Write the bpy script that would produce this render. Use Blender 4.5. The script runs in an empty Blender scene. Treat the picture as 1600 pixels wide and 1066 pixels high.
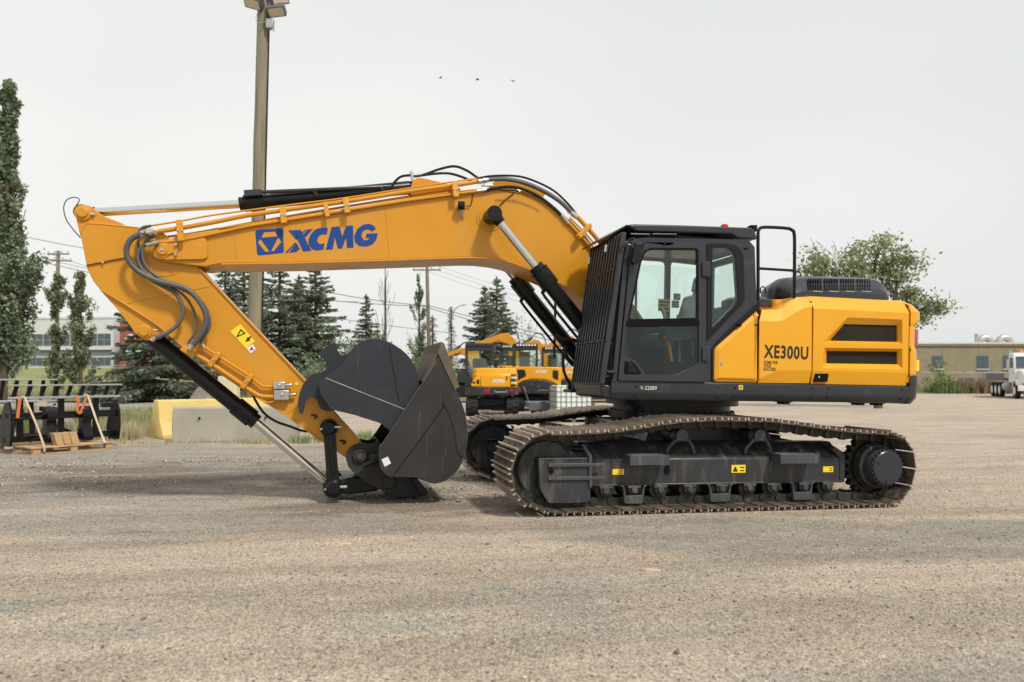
import bpy, bmesh, math, random
import numpy as np
from mathutils import Vector, Matrix
from mathutils.geometry import tessellate_polygon

random.seed(7)
rng = np.random.default_rng(7)
scene = bpy.context.scene
col = scene.collection
rad = math.radians

# ------------------------------------------------------------------ camera
FOC, CAMH, HORY = 1165.0, 1.42, 588.0      # focal length in photo pixels, eye height, horizon row
cam_data = bpy.data.cameras.new('camera')
cam = bpy.data.objects.new('camera', cam_data)
col.objects.link(cam)
cam.location = (0, 0, CAMH)
cam.rotation_euler = (rad(90), 0, 0)
cam_data.sensor_width = 36.0
cam_data.lens = 36.0 * FOC / 1600.0
cam_data.shift_y = (HORY - 533.0) / 1600.0
cam_data.clip_start = 0.05
cam_data.clip_end = 3000.0
cam_data.dof.use_dof = True
cam_data.dof.focus_distance = 8.6
cam_data.dof.aperture_fstop = 1.7
scene.camera = cam

# ------------------------------------------------------------------ world, sun, exposure
SUN_AZ, SUN_EL = rad(140), rad(52)         # compass style: clockwise from +Y (sun behind the camera, to the right)
world = bpy.data.worlds.new('World')
scene.world = world
world.use_nodes = True
wn = world.node_tree
wn.nodes.clear()
w_out = wn.nodes.new('ShaderNodeOutputWorld')
w_bg = wn.nodes.new('ShaderNodeBackground')
w_sky = wn.nodes.new('ShaderNodeTexSky')
w_sky.sky_type = 'NISHITA'
w_sky.sun_disc = False
w_sky.sun_elevation = SUN_EL
w_sky.sun_rotation = SUN_AZ
w_sky.dust_density = 6.0
w_sky.air_density = 1.0
w_mul = wn.nodes.new('ShaderNodeMix'); w_mul.data_type = 'RGBA'; w_mul.blend_type = 'MULTIPLY'
w_mul.inputs[0].default_value = 1.0
w_mul.inputs[7].default_value = (0.10, 0.10, 0.10, 1)
wn.links.new(w_sky.outputs[0], w_mul.inputs[6])
# overcast smoke layer: pale, almost even cloud with very soft structure
w_tc = wn.nodes.new('ShaderNodeTexCoord')
w_map = wn.nodes.new('ShaderNodeMapping'); w_map.inputs['Scale'].default_value = (0.7, 0.7, 1.6)
w_noise = wn.nodes.new('ShaderNodeTexNoise'); w_noise.inputs['Scale'].default_value = 1.3; w_noise.inputs['Detail'].default_value = 4
w_ramp = wn.nodes.new('ShaderNodeValToRGB')
w_ramp.color_ramp.elements[0].position = 0.3; w_ramp.color_ramp.elements[0].color = (0.785, 0.815, 0.80, 1)
w_ramp.color_ramp.elements[1].position = 0.7; w_ramp.color_ramp.elements[1].color = (0.965, 0.96, 0.93, 1)
wn.links.new(w_tc.outputs['Generated'], w_map.inputs[0])
wn.links.new(w_map.outputs[0], w_noise.inputs['Vector'])
# the smoke is a little thinner towards the left of the yard
w_sep = wn.nodes.new('ShaderNodeSeparateXYZ'); wn.links.new(w_tc.outputs['Generated'], w_sep.inputs[0])
w_ma = wn.nodes.new('ShaderNodeMath'); w_ma.operation = 'MULTIPLY_ADD'; w_ma.inputs[1].default_value = -0.32
wn.links.new(w_sep.outputs[0], w_ma.inputs[0]); wn.links.new(w_noise.outputs[0], w_ma.inputs[2])
wn.links.new(w_ma.outputs[0], w_ramp.inputs[0])
w_mix = wn.nodes.new('ShaderNodeMix'); w_mix.data_type = 'RGBA'
w_mix.inputs[0].default_value = 0.94
wn.links.new(w_mul.outputs[2], w_mix.inputs[6])
wn.links.new(w_ramp.outputs[0], w_mix.inputs[7])
wn.links.new(w_mix.outputs[2], w_bg.inputs[0])
w_bg.inputs[1].default_value = 0.89
wn.links.new(w_bg.outputs[0], w_out.inputs[0])

sun_data = bpy.data.lights.new('sun', 'SUN')
sun = bpy.data.objects.new('sun', sun_data)
col.objects.link(sun)
sun_data.energy = 3.0
sun_data.angle = rad(7)
sun_data.color = (1.0, 0.93, 0.82)
sdir = Vector((math.sin(SUN_AZ) * math.cos(SUN_EL), math.cos(SUN_AZ) * math.cos(SUN_EL), math.sin(SUN_EL)))
sun.rotation_euler = sdir.to_track_quat('Z', 'Y').to_euler()
sun.location = sdir * 60

scene.view_settings.view_transform = 'Standard'
scene.view_settings.look = 'None'
scene.view_settings.exposure = 0.15
scene.view_settings.gamma = 1.0
scene.view_settings.use_curve_mapping = False

# ------------------------------------------------------------------ photo pixel -> place
PSI, PIT = rad(14), rad(1.1)               # heading and tilt of the big excavator
MU = Vector((math.cos(PSI) * math.cos(PIT), math.sin(PSI) * math.cos(PIT), -math.sin(PIT)))
MV = Vector((-math.sin(PSI), math.cos(PSI), 0))
MW = MU.cross(MV)
MO = Vector((0.412, 7.5, 0))
MR = Matrix((MU, MV, MW)).transposed()
CAM = Vector((0, 0, CAMH))
_co = MR.transposed() @ (CAM - MO)

def P3(x, y, v):
    d = MR.transposed() @ Vector(((x - 800) / FOC, 1, (HORY - y) / FOC))
    q = _co + d * ((v - _co.y) / d.y)
    return q
def P(x, y, v):
    q = P3(x, y, v)
    return (q.x, q.z)
def PL(pts, v):
    return [P(x, y, v) for x, y in pts]
def at(x, y, d):
    return Vector(((x - 800) / FOC * d, d, CAMH + (HORY - y) / FOC * d))
def sstep(a, b, x):
    t = min(1, max(0, (x - a) / (b - a)))
    return t * t * (3 - 2 * t)
def ground_z(x, y):
    s = (x - MO.x) * math.cos(PSI) + (y - MO.y) * math.sin(PSI)
    c = min(max(s, 0.0), 5.5)
    z = -math.tan(PIT) * c * (1 - sstep(13, 30, y)) * (1 - sstep(8, 20, s))
    z += 2.3 * sstep(50, 82, y) * sstep(6, 22, -x) * (1 - sstep(140, 320, y))
    return z
def gp(x, y):
    return Vector((x, y, ground_z(x, y)))
def gpx(px, d):
    x = (px - 800) / FOC * d
    return gp(x, d)

# ------------------------------------------------------------------ objects
def tag(o, label=None, cat=None, group=None, kind=None):
    if label: o['label'] = label
    if cat: o['category'] = cat
    if group: o['group'] = group
    if kind: o['kind'] = kind
    return o
def thing(name, label, cat, loc=(0, 0, 0), rz=0.0, group=None):
    o = bpy.data.objects.new(name, None)
    o.empty_display_size = 0.3
    o.location = loc
    o.rotation_euler = (0, 0, rz)
    col.objects.link(o)
    return tag(o, label, cat, group)
def link_mesh(name, me, parent=None, loc=None):
    o = bpy.data.objects.new(name, me)
    if parent: o.parent = parent
    if loc is not None: o.location = loc
    col.objects.link(o)
    return o
def copy_tree(o, parent=None):
    c = o.copy()
    c.parent = parent
    col.objects.link(c)
    for ch in list(o.children):
        copy_tree(ch, c)
    return c

def catmull(pts, n=6, closed=False):
    pts = [Vector(p) for p in pts]
    out = []
    m = len(pts)
    rngi = range(m) if closed else range(m - 1)
    for i in rngi:
        if closed:
            p0, p1, p2, p3 = pts[(i - 1) % m], pts[i], pts[(i + 1) % m], pts[(i + 2) % m]
        else:
            p1, p2 = pts[i], pts[i + 1]
            p0 = pts[i - 1] if i > 0 else p1 * 2 - p2
            p3 = pts[i + 2] if i + 2 < m else p2 * 2 - p1
        for k in range(n):
            t = k / n
            out.append(0.5 * ((2 * p1) + (p2 - p0) * t + (2 * p0 - 5 * p1 + 4 * p2 - p3) * t * t + (3 * p1 - p0 - 3 * p2 + p3) * t ** 3))
    if not closed:
        out.append(pts[-1])
    return out

class MB:
    def __init__(s):
        s.v = []; s.f = []
    def add(s, vs, fs):
        b = len(s.v)
        s.v += [tuple(q) for q in vs]
        s.f += [tuple(i + b for i in f) for f in fs]
        return s
    def box(s, a, b):
        x0, y0, z0 = a; x1, y1, z1 = b
        return s.add([(x0, y0, z0), (x1, y0, z0), (x1, y1, z0), (x0, y1, z0), (x0, y0, z1), (x1, y0, z1), (x1, y1, z1), (x0, y1, z1)],
                     [(0, 3, 2, 1), (4, 5, 6, 7), (0, 1, 5, 4), (1, 2, 6, 5), (2, 3, 7, 6), (3, 0, 4, 7)])
    def obox(s, c, ax, ay, az):
        c, ax, ay, az = Vector(c), Vector(ax), Vector(ay), Vector(az)
        vs = [c + ax * i + ay * j + az * k for k in (-1, 1) for j in (-1, 1) for i in (-1, 1)]
        return s.add(vs, [(0, 2, 3, 1), (4, 5, 7, 6), (0, 1, 5, 4), (1, 3, 7, 5), (3, 2, 6, 7), (2, 0, 4, 6)])
    def bar(s, a, b, w, h, up=(0, 0, 1)):
        a, b = Vector(a), Vector(b)
        d = (b - a)
        x = d.normalized()
        y = Vector(up).cross(x)
        if y.length < 1e-4: y = Vector((0, 1, 0)).cross(x)
        y.normalize()
        z = x.cross(y)
        return s.obox((a + b) / 2, d / 2, y * w / 2, z * h / 2)
    def prism(s, pts, v0, v1, holes=(), basis=None):
        """outline in (u, w), solid between v0 and v1; basis = (origin, eu, ev, ew)"""
        loops = [list(pts)] + [list(h) for h in holes]
        flat = [q for lp in loops for q in lp]
        n = len(flat)
        if len(loops) == 1:
            front = [tuple(range(n))]
        else:
            front = [tuple(t) for t in tessellate_polygon([[Vector((q[0], q[1], 0)) for q in lp] for lp in loops])]
        if basis:
            o, eu, ev, ew = basis
            mk = lambda q, v: o + eu * q[0] + ev * v + ew * q[1]
        else:
            mk = lambda q, v: (q[0], v, q[1])
        vs = [mk(q, v0) for q in flat] + [mk(q, v1) for q in flat]
        fs = list(front) + [tuple(i + n for i in reversed(t)) for t in front]
        b = 0
        for lp in loops:
            m = len(lp)
            for i in range(m):
                j = (i + 1) % m
                fs.append((b + i, b + i + n, b + j + n, b + j))
            b += m
        return s.add(vs, fs)
    def face(s, pts, v, holes=()):
        loops = [list(pts)] + [list(h) for h in holes]
        flat = [q for lp in loops for q in lp]
        tris = tessellate_polygon([[Vector((q[0], q[1], 0)) for q in lp] for lp in loops])
        return s.add([(q[0], v, q[1]) for q in flat], [tuple(t) for t in tris])
    def loft(s, A, B, closed=True):
        n = len(A)
        m = n if closed else n - 1
        return s.add(list(A) + list(B), [(i, (i + 1) % n, (i + 1) % n + n, i + n) for i in range(m)])
    def cyl(s, a, b, r0, r1=None, n=20, caps=True):
        if r1 is None: r1 = r0
        return s.rings(a, b, [(0, r0), (1, r1)], n, caps)
    def rings(s, a, b, prof, n=24, caps=True):
        a, b = Vector(a), Vector(b)
        ax = b - a
        z = ax.normalized()
        x = z.orthogonal().normalized()
        y = z.cross(x)
        vs = []
        for t, r in prof:
            for k in range(n):
                an = 2 * math.pi * k / n
                vs.append(a + ax * t + (x * math.cos(an) + y * math.sin(an)) * r)
        fs = []
        for i in range(len(prof) - 1):
            for k in range(n):
                fs.append((i * n + k, i * n + (k + 1) % n, (i + 1) * n + (k + 1) % n, (i + 1) * n + k))
        if caps:
            fs.append(tuple(reversed(range(n))))
            fs.append(tuple(range((len(prof) - 1) * n, len(prof) * n)))
        return s.add(vs, fs)
    def tube(s, pts, r, n=10, smooth=5, closed=False):
        pts = [Vector(p) for p in pts]
        if smooth: pts = catmull(pts, smooth, closed)
        m = len(pts)
        vs = []; fs = []
        prev = None
        for i, p in enumerate(pts):
            if closed: d = pts[(i + 1) % m] - pts[i - 1]
            else: d = pts[min(i + 1, m - 1)] - pts[max(i - 1, 0)]
            d.normalize()
            x = d.orthogonal() if prev is None else prev - d * prev.dot(d)
            x.normalize(); prev = x
            y = d.cross(x)
            rr = r[i * (len(r) - 1) // max(1, m - 1)] if isinstance(r, (list, tuple)) else r
            for k in range(n):
                an = 2 * math.pi * k / n
                vs.append(p + (x * math.cos(an) + y * math.sin(an)) * rr)
        for i in range(m if closed else m - 1):
            for k in range(n):
                j = (i + 1) % m
                fs.append((i * n + k, i * n + (k + 1) % n, j * n + (k + 1) % n, j * n + k))
        if not closed:
            fs.append(tuple(reversed(range(n)))); fs.append(tuple(range((m - 1) * n, m * n)))
        return s.add(vs, fs)
    def mesh(s, name, mat, smooth=35):
        me = bpy.data.meshes.new(name)
        me.from_pydata(s.v, [], s.f)
        bm = bmesh.new(); bm.from_mesh(me)
        bmesh.ops.recalc_face_normals(bm, faces=bm.faces)
        bm.to_mesh(me); bm.free()
        if smooth:
            me.polygons.foreach_set('use_smooth', [True] * len(me.polygons))
            me.set_sharp_from_angle(angle=rad(smooth))
        if mat: me.materials.append(mat)
        return me
    def build(s, name, mat, parent=None, bevel=0, smooth=35, loc=None, seg=2):
        o = link_mesh(name, s.mesh(name, mat, smooth), parent, loc)
        if bevel:
            md = o.modifiers.new('bevel', 'BEVEL')
            md.width = bevel; md.segments = seg; md.limit_method = 'ANGLE'; md.angle_limit = rad(32)
            md.harden_normals = False
        return o

def circ(c, r, n=20, a0=0, a1=2 * math.pi, full=True):
    k = n if full else n + 1
    return [(c[0] + r * math.cos(a0 + (a1 - a0) * i / n), c[1] + r * math.sin(a0 + (a1 - a0) * i / n)) for i in range(k)]
def rrect(x0, z0, x1, z1, r, n=4):
    out = []
    for cx, cz, a in ((x1 - r, z1 - r, 0), (x0 + r, z1 - r, 90), (x0 + r, z0 + r, 180), (x1 - r, z0 + r, 270)):
        for k in range(n + 1):
            t = rad(a + 90 * k / n)
            out.append((cx + r * math.cos(t), cz + r * math.sin(t)))
    return out
def roundpoly(pts, r, n=4):
    out = []
    m = len(pts)
    for i in range(m):
        p0, p1, p2 = Vector(pts[i - 1]), Vector(pts[i]), Vector(pts[(i + 1) % m])
        a, b = (p0 - p1), (p2 - p1)
        rr = min(r, a.length * 0.45, b.length * 0.45)
        A, B = p1 + a.normalized() * rr, p1 + b.normalized() * rr
        for k in range(n + 1):
            t = k / n
            out.append(tuple(A * (1 - t) ** 2 + p1 * 2 * t * (1 - t) + B * t * t))
    return out

def text_mesh(body, size, mat, bold=0.0, shear=0.0, spacing=1.0, thick=0.0, sx=1.0):
    cu = bpy.data.curves.new('lettering', 'FONT')
    cu.body = body; cu.size = size; cu.offset = bold; cu.shear = shear; cu.space_character = spacing
    cu.extrude = thick; cu.resolution_u = 4
    o = bpy.data.objects.new('lettering', cu)
    col.objects.link(o)
    bpy.context.view_layer.update()
    dg = bpy.context.evaluated_depsgraph_get()
    me = bpy.data.meshes.new_from_object(o.evaluated_get(dg))
    bpy.data.objects.remove(o); bpy.data.curves.remove(cu)
    if sx != 1.0: me.transform(Matrix.Scale(sx, 4, (1, 0, 0)))
    me.materials.clear()
    me.materials.append(mat)
    return me
# ------------------------------------------------------------------ materials
class NT:
    def __init__(s, name):
        s.m = bpy.data.materials.new(name); s.m.use_nodes = True
        s.t = s.m.node_tree
        s.b = s.t.nodes['Principled BSDF']
        s.out = s.t.nodes['Material Output']
    def n(s, kind, **kw):
        nd = s.t.nodes.new('ShaderNode' + kind)
        for k, v in kw.items():
            if k in nd.inputs.keys(): nd.inputs[k].default_value = v
            else: setattr(nd, k, v)
        return nd
    def l(s, a, b): s.t.links.new(a, b)
    def mix(s, fac, a, b, mode='MIX'):
        nd = s.t.nodes.new('ShaderNodeMix'); nd.data_type = 'RGBA'; nd.blend_type = mode
        for i, q in ((0, fac), (6, a), (7, b)):
            if hasattr(q, 'links') or isinstance(q, bpy.types.NodeSocket): s.l(q, nd.inputs[i])
            else: nd.inputs[i].default_value = q if i == 0 else (*q[:3], 1)
        return nd.outputs[2]
    def ramp(s, fac, p0, p1, c0=(0, 0, 0), c1=(1, 1, 1)):
        nd = s.t.nodes.new('ShaderNodeValToRGB')
        e = nd.color_ramp.elements
        e[0].position = p0; e[1].position = p1
        e[0].color = (*c0, 1); e[1].color = (*c1, 1)
        s.l(fac, nd.inputs[0])
        return nd.outputs[0]
    def coords(s, scale=(1, 1, 1), kind='Object', jitter=True):
        tc = s.n('TexCoord')
        src = tc.outputs[kind]
        mp = s.n('Mapping'); mp.inputs['Scale'].default_value = scale
        s.l(src, mp.inputs[0])
        if jitter:
            oi = s.n('ObjectInfo')
            mu = s.n('Math', operation='MULTIPLY'); mu.inputs[1].default_value = 57.0
            s.l(oi.outputs['Random'], mu.inputs[0])
            s.l(mu.outputs[0], mp.inputs['Location'])
        return mp.outputs[0]
    def noise(s, vec, scale, detail=5, rough=0.55):
        nd = s.n('TexNoise'); nd.inputs['Scale'].default_value = scale
        nd.inputs['Detail'].default_value = detail; nd.inputs['Roughness'].default_value = rough
        s.l(vec, nd.inputs['Vector'])
        return nd.outputs[0]
    def bump(s, h, strength, dist=0.01, normal=None):
        nd = s.n('Bump'); nd.inputs['Strength'].default_value = strength; nd.inputs['Distance'].default_value = dist
        s.l(h, nd.inputs['Height'])
        if normal: s.l(normal, nd.inputs['Normal'])
        return nd.outputs[0]

def paint(name, base, rough=0.4, metallic=0.0, var=0.12, dirt=None, dirt_amt=0.0, streak=False, coat=0.0, bump=0.0, bscale=60, dscale=3.0, spec=0.5, specks=0.0, scratch=0.0):
    t = NT(name)
    v = t.coords()
    n1 = t.noise(v, 1.7, 4)
    lo = tuple(c * (1 - var) for c in base); hi = tuple(min(1, c * (1 + var * .6)) for c in base)
    c = t.ramp(n1, 0.3, 0.7, lo, hi)
    if dirt:
        vs = t.coords((3.0, 3.0, 0.55)) if streak else v
        n2 = t.noise(vs, dscale, 8, 0.68)
        fac = t.ramp(n2, 0.62 - dirt_amt * 0.35, 0.80 - dirt_amt * 0.2)
        mul = t.n('Math', operation='MULTIPLY'); mul.inputs[1].default_value = min(1.0, 0.25 + dirt_amt)
        t.l(fac, mul.inputs[0])
        c = t.mix(mul.outputs[0], c, dirt)
        rr = t.ramp(fac, 0, 1, (rough,) * 3, (0.9,) * 3)
    else:
        n3 = t.noise(v, 7, 5)
        rr = t.ramp(n3, 0.3, 0.75, (max(0.02, rough - 0.06),) * 3, (min(1, rough + 0.1),) * 3)
    if scratch:
        sv = t.coords((30, 30, 1.4)); mr_ = t.n('Mapping'); mr_.inputs['Rotation'].default_value = (0, .7, 0); t.l(sv, mr_.inputs[0])
        sn = t.noise(mr_.outputs[0], 1.0, 5, 0.6)
        ms = t.noise(v, 1.6, 5, 0.6)
        sc_ = t.n('Math', operation='MULTIPLY'); t.l(t.ramp(sn, 0.62, 0.70), sc_.inputs[0]); t.l(t.ramp(ms, 0.45, 0.65, (0, 0, 0), (scratch,) * 3), sc_.inputs[1])
        c = t.mix(sc_.outputs[0], c, (0.16, 0.15, 0.14))
    if specks:
        sp = t.noise(v, 22, 6, 0.75)
        c = t.mix(t.ramp(sp, 0.66, 0.74, (0, 0, 0), (specks,) * 3), c, tuple(q * 0.35 for q in base))
        du = t.noise(t.coords((1.2, 1.2, 0.5)), 1.1, 7, 0.7)
        c = t.mix(t.ramp(du, 0.48, 0.78, (0, 0, 0), (specks * .7,) * 3), c, (0.42, 0.30, 0.16))
    t.l(c, t.b.inputs['Base Color']); t.l(rr, t.b.inputs['Roughness'])
    t.b.inputs['Metallic'].default_value = metallic
    t.b.inputs['Coat Weight'].default_value = coat
    t.b.inputs['Specular IOR Level'].default_value = spec
    t.b.inputs['Coat Roughness'].default_value = 0.12
    if bump:
        t.l(t.bump(t.noise(v, bscale, 4), bump, 0.004), t.b.inputs['Normal'])
    return t.m

M = {}
DUST = (0.27, 0.21, 0.15)
M['yellow'] = paint('machine_yellow', (0.575, 0.255, 0.013), 0.36, var=0.06, dirt=(0.50, 0.27, 0.06), dirt_amt=0.14, coat=0.05, bump=0.04, bscale=14, spec=0.38, specks=0.30)
M['yellow_panel'] = paint('panel_yellow', (0.735, 0.345, 0.010), 0.30, var=0.05, dirt=(0.60, 0.36, 0.10), dirt_amt=0.08, coat=0.12, bump=0.03, bscale=6, spec=0.42, specks=0.15)
M['grey'] = paint('dark_grey_paint', (0.032, 0.035, 0.043), 0.30, var=0.12, dirt=(0.12, 0.11, 0.10), dirt_amt=0.08, coat=0.08, bump=0.05, spec=0.34)
M['frame'] = paint('undercarriage_grey', (0.036, 0.038, 0.043), 0.36, var=0.25, dirt=(0.20, 0.168, 0.13), dirt_amt=0.31, streak=True, bump=0.1, spec=0.35)
M['frame_light'] = paint('undercarriage_fittings', (0.062, 0.066, 0.074), 0.36, var=0.25, dirt=(0.22, 0.185, 0.145), dirt_amt=0.26, streak=True, bump=0.1, spec=0.4)
M['black'] = paint('black_paint', (0.0075, 0.0078, 0.010), 0.32, var=0.2, dirt=(0.08, 0.07, 0.06), dirt_amt=0.05, bump=0.04, spec=0.3)
M['bucket'] = paint('bucket_grey', (0.033, 0.032, 0.032), 0.46, var=0.2, dirt=(0.105, 0.092, 0.08), dirt_amt=0.20, bump=0.10, bscale=35, spec=0.25, scratch=0.5)
M['bucket2'] = paint('bucket_blue_grey', (0.026, 0.031, 0.040), 0.40, var=0.14, dirt=(0.08, 0.08, 0.08), dirt_amt=0.06, bump=0.08, bscale=35, spec=0.3, scratch=0.35)
M['chrome'] = paint('chrome_rod', (0.72, 0.71, 0.69), 0.12, metallic=1.0, var=0.03)
M['steel'] = paint('zinc_steel', (0.55, 0.54, 0.52), 0.35, metallic=0.9, var=0.15)
M['hose'] = paint('rubber_hose', (0.085, 0.09, 0.095), 0.45, var=0.25)
M['rubber'] = paint('black_rubber', (0.018, 0.018, 0.019), 0.75, var=0.3, dirt=DUST, dirt_amt=0.12, bump=0.2, spec=0.25)
M['shoe'] = paint('track_shoe_steel', (0.085, 0.070, 0.055), 0.55, metallic=0.2, var=0.45, dirt=(0.36, 0.31, 0.245), dirt_amt=0.36, bump=0.35, bscale=40, dscale=9)
M['grouser'] = paint('worn_grouser_steel', (0.52, 0.42, 0.35), 0.36, metallic=0.55, var=0.35, dirt=(0.36, 0.26, 0.18), dirt_amt=0.25, bump=0.2)
M['chain'] = paint('track_chain_steel', (0.038, 0.035, 0.032), 0.45, metallic=0.3, var=0.45, dirt=(0.26, 0.215, 0.16), dirt_amt=0.22, bump=0.25, dscale=7, spec=0.35)
M['pinrust'] = paint('rusty_pin', (0.09, 0.06, 0.04), 0.6, metallic=0.5, var=0.4)
M['edge'] = paint('muddy_cutting_edge', (0.10, 0.09, 0.07), 0.75, var=0.3, dirt=(0.24, 0.13, 0.06), dirt_amt=0.45, bump=0.4, dscale=6)
M['blue'] = paint('logo_blue', (0.009, 0.052, 0.235), 0.4, var=0.04, spec=0.3)
M['print'] = paint('black_print', (0.012, 0.011, 0.01), 0.45, var=0.05)
M['sticker'] = paint('sticker_yellow', (0.88, 0.62, 0.02), 0.4, var=0.04)
M['white'] = paint('white_paint', (0.72, 0.72, 0.70), 0.45, var=0.06, dirt=(0.35, 0.3, 0.25), dirt_amt=0.08)
M['red'] = paint('red_lens', (0.45, 0.012, 0.018), 0.15, var=0.1)
M['lens_dark'] = paint('pale_red_lens', (0.42, 0.10, 0.12), 0.12, var=0.15)
M['orange'] = paint('orange_strap', (0.72, 0.22, 0.02), 0.6, var=0.1)
M['mesh_dark'] = paint('grille_mesh', (0.022, 0.018, 0.013), 0.6, var=0.35, bump=0.5, bscale=260, spec=0.2)
M['seal'] = paint('black_seal', (0.005, 0.005, 0.006), 0.7, spec=0.12)
M['seat'] = paint('seat_vinyl_wrapped', (0.12, 0.125, 0.125), 0.2, var=0.3, bump=0.9, bscale=14)
M['interior'] = paint('cab_interior_plastic', (0.10, 0.105, 0.10), 0.5, var=0.25)
M['wood'] = paint('pallet_wood', (0.50, 0.33, 0.18), 0.75, var=0.3, dirt=(0.25, 0.17, 0.1), dirt_amt=0.2, streak=True, bump=0.3)
M['chip'] = paint('pale_split_wood', (0.62, 0.45, 0.29), 0.8, var=0.15)
M['worn'] = paint('worn_bare_edge', (0.16, 0.155, 0.15), 0.4, metallic=0.4, var=0.4)
M['strap'] = paint('webbing_strap', (0.55, 0.42, 0.30), 0.8, var=0.15)
M['ratchet'] = paint('orange_webbing', (0.55, 0.16, 0.05), 0.8, var=0.15)
M['concrete'] = paint('cast_concrete', (0.36, 0.34, 0.29), 0.88, var=0.18, dirt=(0.16, 0.15, 0.13), dirt_amt=0.12, bump=0.4, bscale=45)
M['conc_yellow'] = paint('yellow_painted_concrete', (0.66, 0.50, 0.17), 0.8, var=0.14, dirt=(0.40, 0.36, 0.27), dirt_amt=0.26, bump=0.35, bscale=40)
M['rock'] = paint('field_rock', (0.30, 0.26, 0.22), 0.9, var=0.35, dirt=(0.38, 0.24, 0.16), dirt_amt=0.3, bump=0.7, bscale=9)
M['rust_red'] = paint('red_brick', (0.30, 0.09, 0.065), 0.85, var=0.2, bump=0.3)
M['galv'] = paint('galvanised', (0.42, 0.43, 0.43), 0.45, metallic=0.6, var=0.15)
M['cladding'] = paint('white_cladding', (0.62, 0.64, 0.66), 0.5, var=0.05)
M['band'] = paint('grey_cladding', (0.17, 0.18, 0.20), 0.5, var=0.08)
M['winglass'] = paint('far_window_glass', (0.075, 0.10, 0.13), 0.08, var=0.35)
M['stucco'] = paint('pebbledash_tan', (0.27, 0.23, 0.16), 0.95, var=0.14, dirt=(0.22, 0.18, 0.12), dirt_amt=0.1, bump=0.6, bscale=12)
M['wire'] = paint('wire_dark', (0.06, 0.06, 0.065), 0.6)
M['far_wood'] = paint('grey_pole_wood', (0.22, 0.19, 0.15), 0.85, var=0.25)
M['bark'] = paint('bark', (0.10, 0.075, 0.055), 0.9, var=0.35, bump=0.5, bscale=20)
M['bare'] = paint('bare_twig', (0.17, 0.125, 0.105), 0.9, var=0.3)
M['tank'] = paint('tote_plastic', (0.76, 0.84, 0.82), 0.4, var=0.06)
M['lampglass'] = paint('flood_lens', (0.55, 0.47, 0.36), 0.2, var=0.1)
M['bird'] = paint('bird_feather', (0.02, 0.02, 0.022), 0.8)
M['beige'] = paint('beige_cabinet_paint', (0.62, 0.58, 0.42), 0.6, var=0.06)
M['tank_grey'] = paint('trailer_grey', (0.10, 0.105, 0.115), 0.5, var=0.2)
M['windowframe'] = paint('pale_frame', (0.62, 0.62, 0.6), 0.5)

def wood_pole():
    t = NT('weathered_pole')
    v = t.coords((14, 14, 0.5))
    n = t.noise(v, 1.0, 6, 0.65)
    c = t.ramp(n, 0.3, 0.72, (0.14, 0.118, 0.08), (0.32, 0.275, 0.195))
    n2 = t.noise(t.coords((2, 2, 1)), 2.0, 4)
    c = t.mix(t.ramp(n2, 0.45, 0.7), c, (0.20, 0.20, 0.13))
    t.l(c, t.b.inputs['Base Color']); t.b.inputs['Roughness'].default_value = 0.88
    t.l(t.bump(n, 0.8, 0.012), t.b.inputs['Normal'])
    return t.m
M['pole'] = wood_pole()

def glass(name, tint, refl=1.0):
    t = NT(name)
    t.t.nodes.remove(t.b)
    tr = t.n('BsdfTransparent'); tr.inputs[0].default_value = (*tint, 1)
    gl = t.n('BsdfGlossy'); gl.inputs['Roughness'].default_value = 0.015; gl.inputs[0].default_value = (0.9, 0.95, 0.95, 1)
    fr = t.n('Fresnel'); ge = t.n('NewGeometry')
    io = t.n('Math', operation='MULTIPLY_ADD'); io.inputs[1].default_value = 1 / 1.5 - 1.5; io.inputs[2].default_value = 1.5   # same pane seen from either side
    t.l(ge.outputs['Backfacing'], io.inputs[0]); t.l(io.outputs[0], fr.inputs[0])
    mu = t.n('Math', operation='MULTIPLY'); mu.inputs[1].default_value = refl
    t.l(fr.outputs[0], mu.inputs[0])
    mx = t.n('MixShader')
    t.l(mu.outputs[0], mx.inputs[0]); t.l(tr.outputs[0], mx.inputs[1]); t.l(gl.outputs[0], mx.inputs[2])
    t.l(mx.outputs[0], t.out.inputs[0])
    return t.m
M['glass'] = glass('green_tint_glass', (0.93, 0.985, 0.96), 1.0)
M['glass_shaded'] = glass('shade_tint_glass', (0.66, 0.74, 0.71), 0.9)  # lower door pane: shade inside the cab put into the tint

def foliage(name, dark, light, scale=0.9, trans=0.25):
    t = NT(name)
    v = t.coords(jitter=True)
    n = t.noise(v, scale, 4, 0.6)
    g = t.n('NewGeometry')
    rn = g.outputs['Random Per Island']
    c = t.ramp(n, 0.35, 0.68, dark, light)
    hs = t.n('HueSaturation'); hs.inputs['Saturation'].default_value = 1.0
    mr = t.n('MapRange'); mr.inputs[3].default_value = 0.65; mr.inputs[4].default_value = 1.35
    t.l(rn, mr.inputs[0]); t.l(mr.outputs[0], hs.inputs['Value']); t.l(c, hs.inputs['Color'])
    c = hs.outputs[0]
    t.l(c, t.b.inputs['Base Color']); t.b.inputs['Roughness'].default_value = 0.6
    tl = t.n('BsdfTranslucent'); t.l(c, tl.inputs[0])
    mx = t.n('MixShader'); mx.inputs[0].default_value = trans
    t.l(t.b.outputs[0], mx.inputs[1]); t.l(tl.outputs[0], mx.inputs[2]); t.l(mx.outputs[0], t.out.inputs[0])
    return t.m
M['spruce'] = foliage('spruce_needles', (0.11, 0.145, 0.105), (0.255, 0.30, 0.215), 0.8, 0.25)
M['spruce_brown'] = foliage('spruce_brown_needles', (0.15, 0.125, 0.09), (0.21, 0.205, 0.15), 0.8, 0.15)
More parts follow.
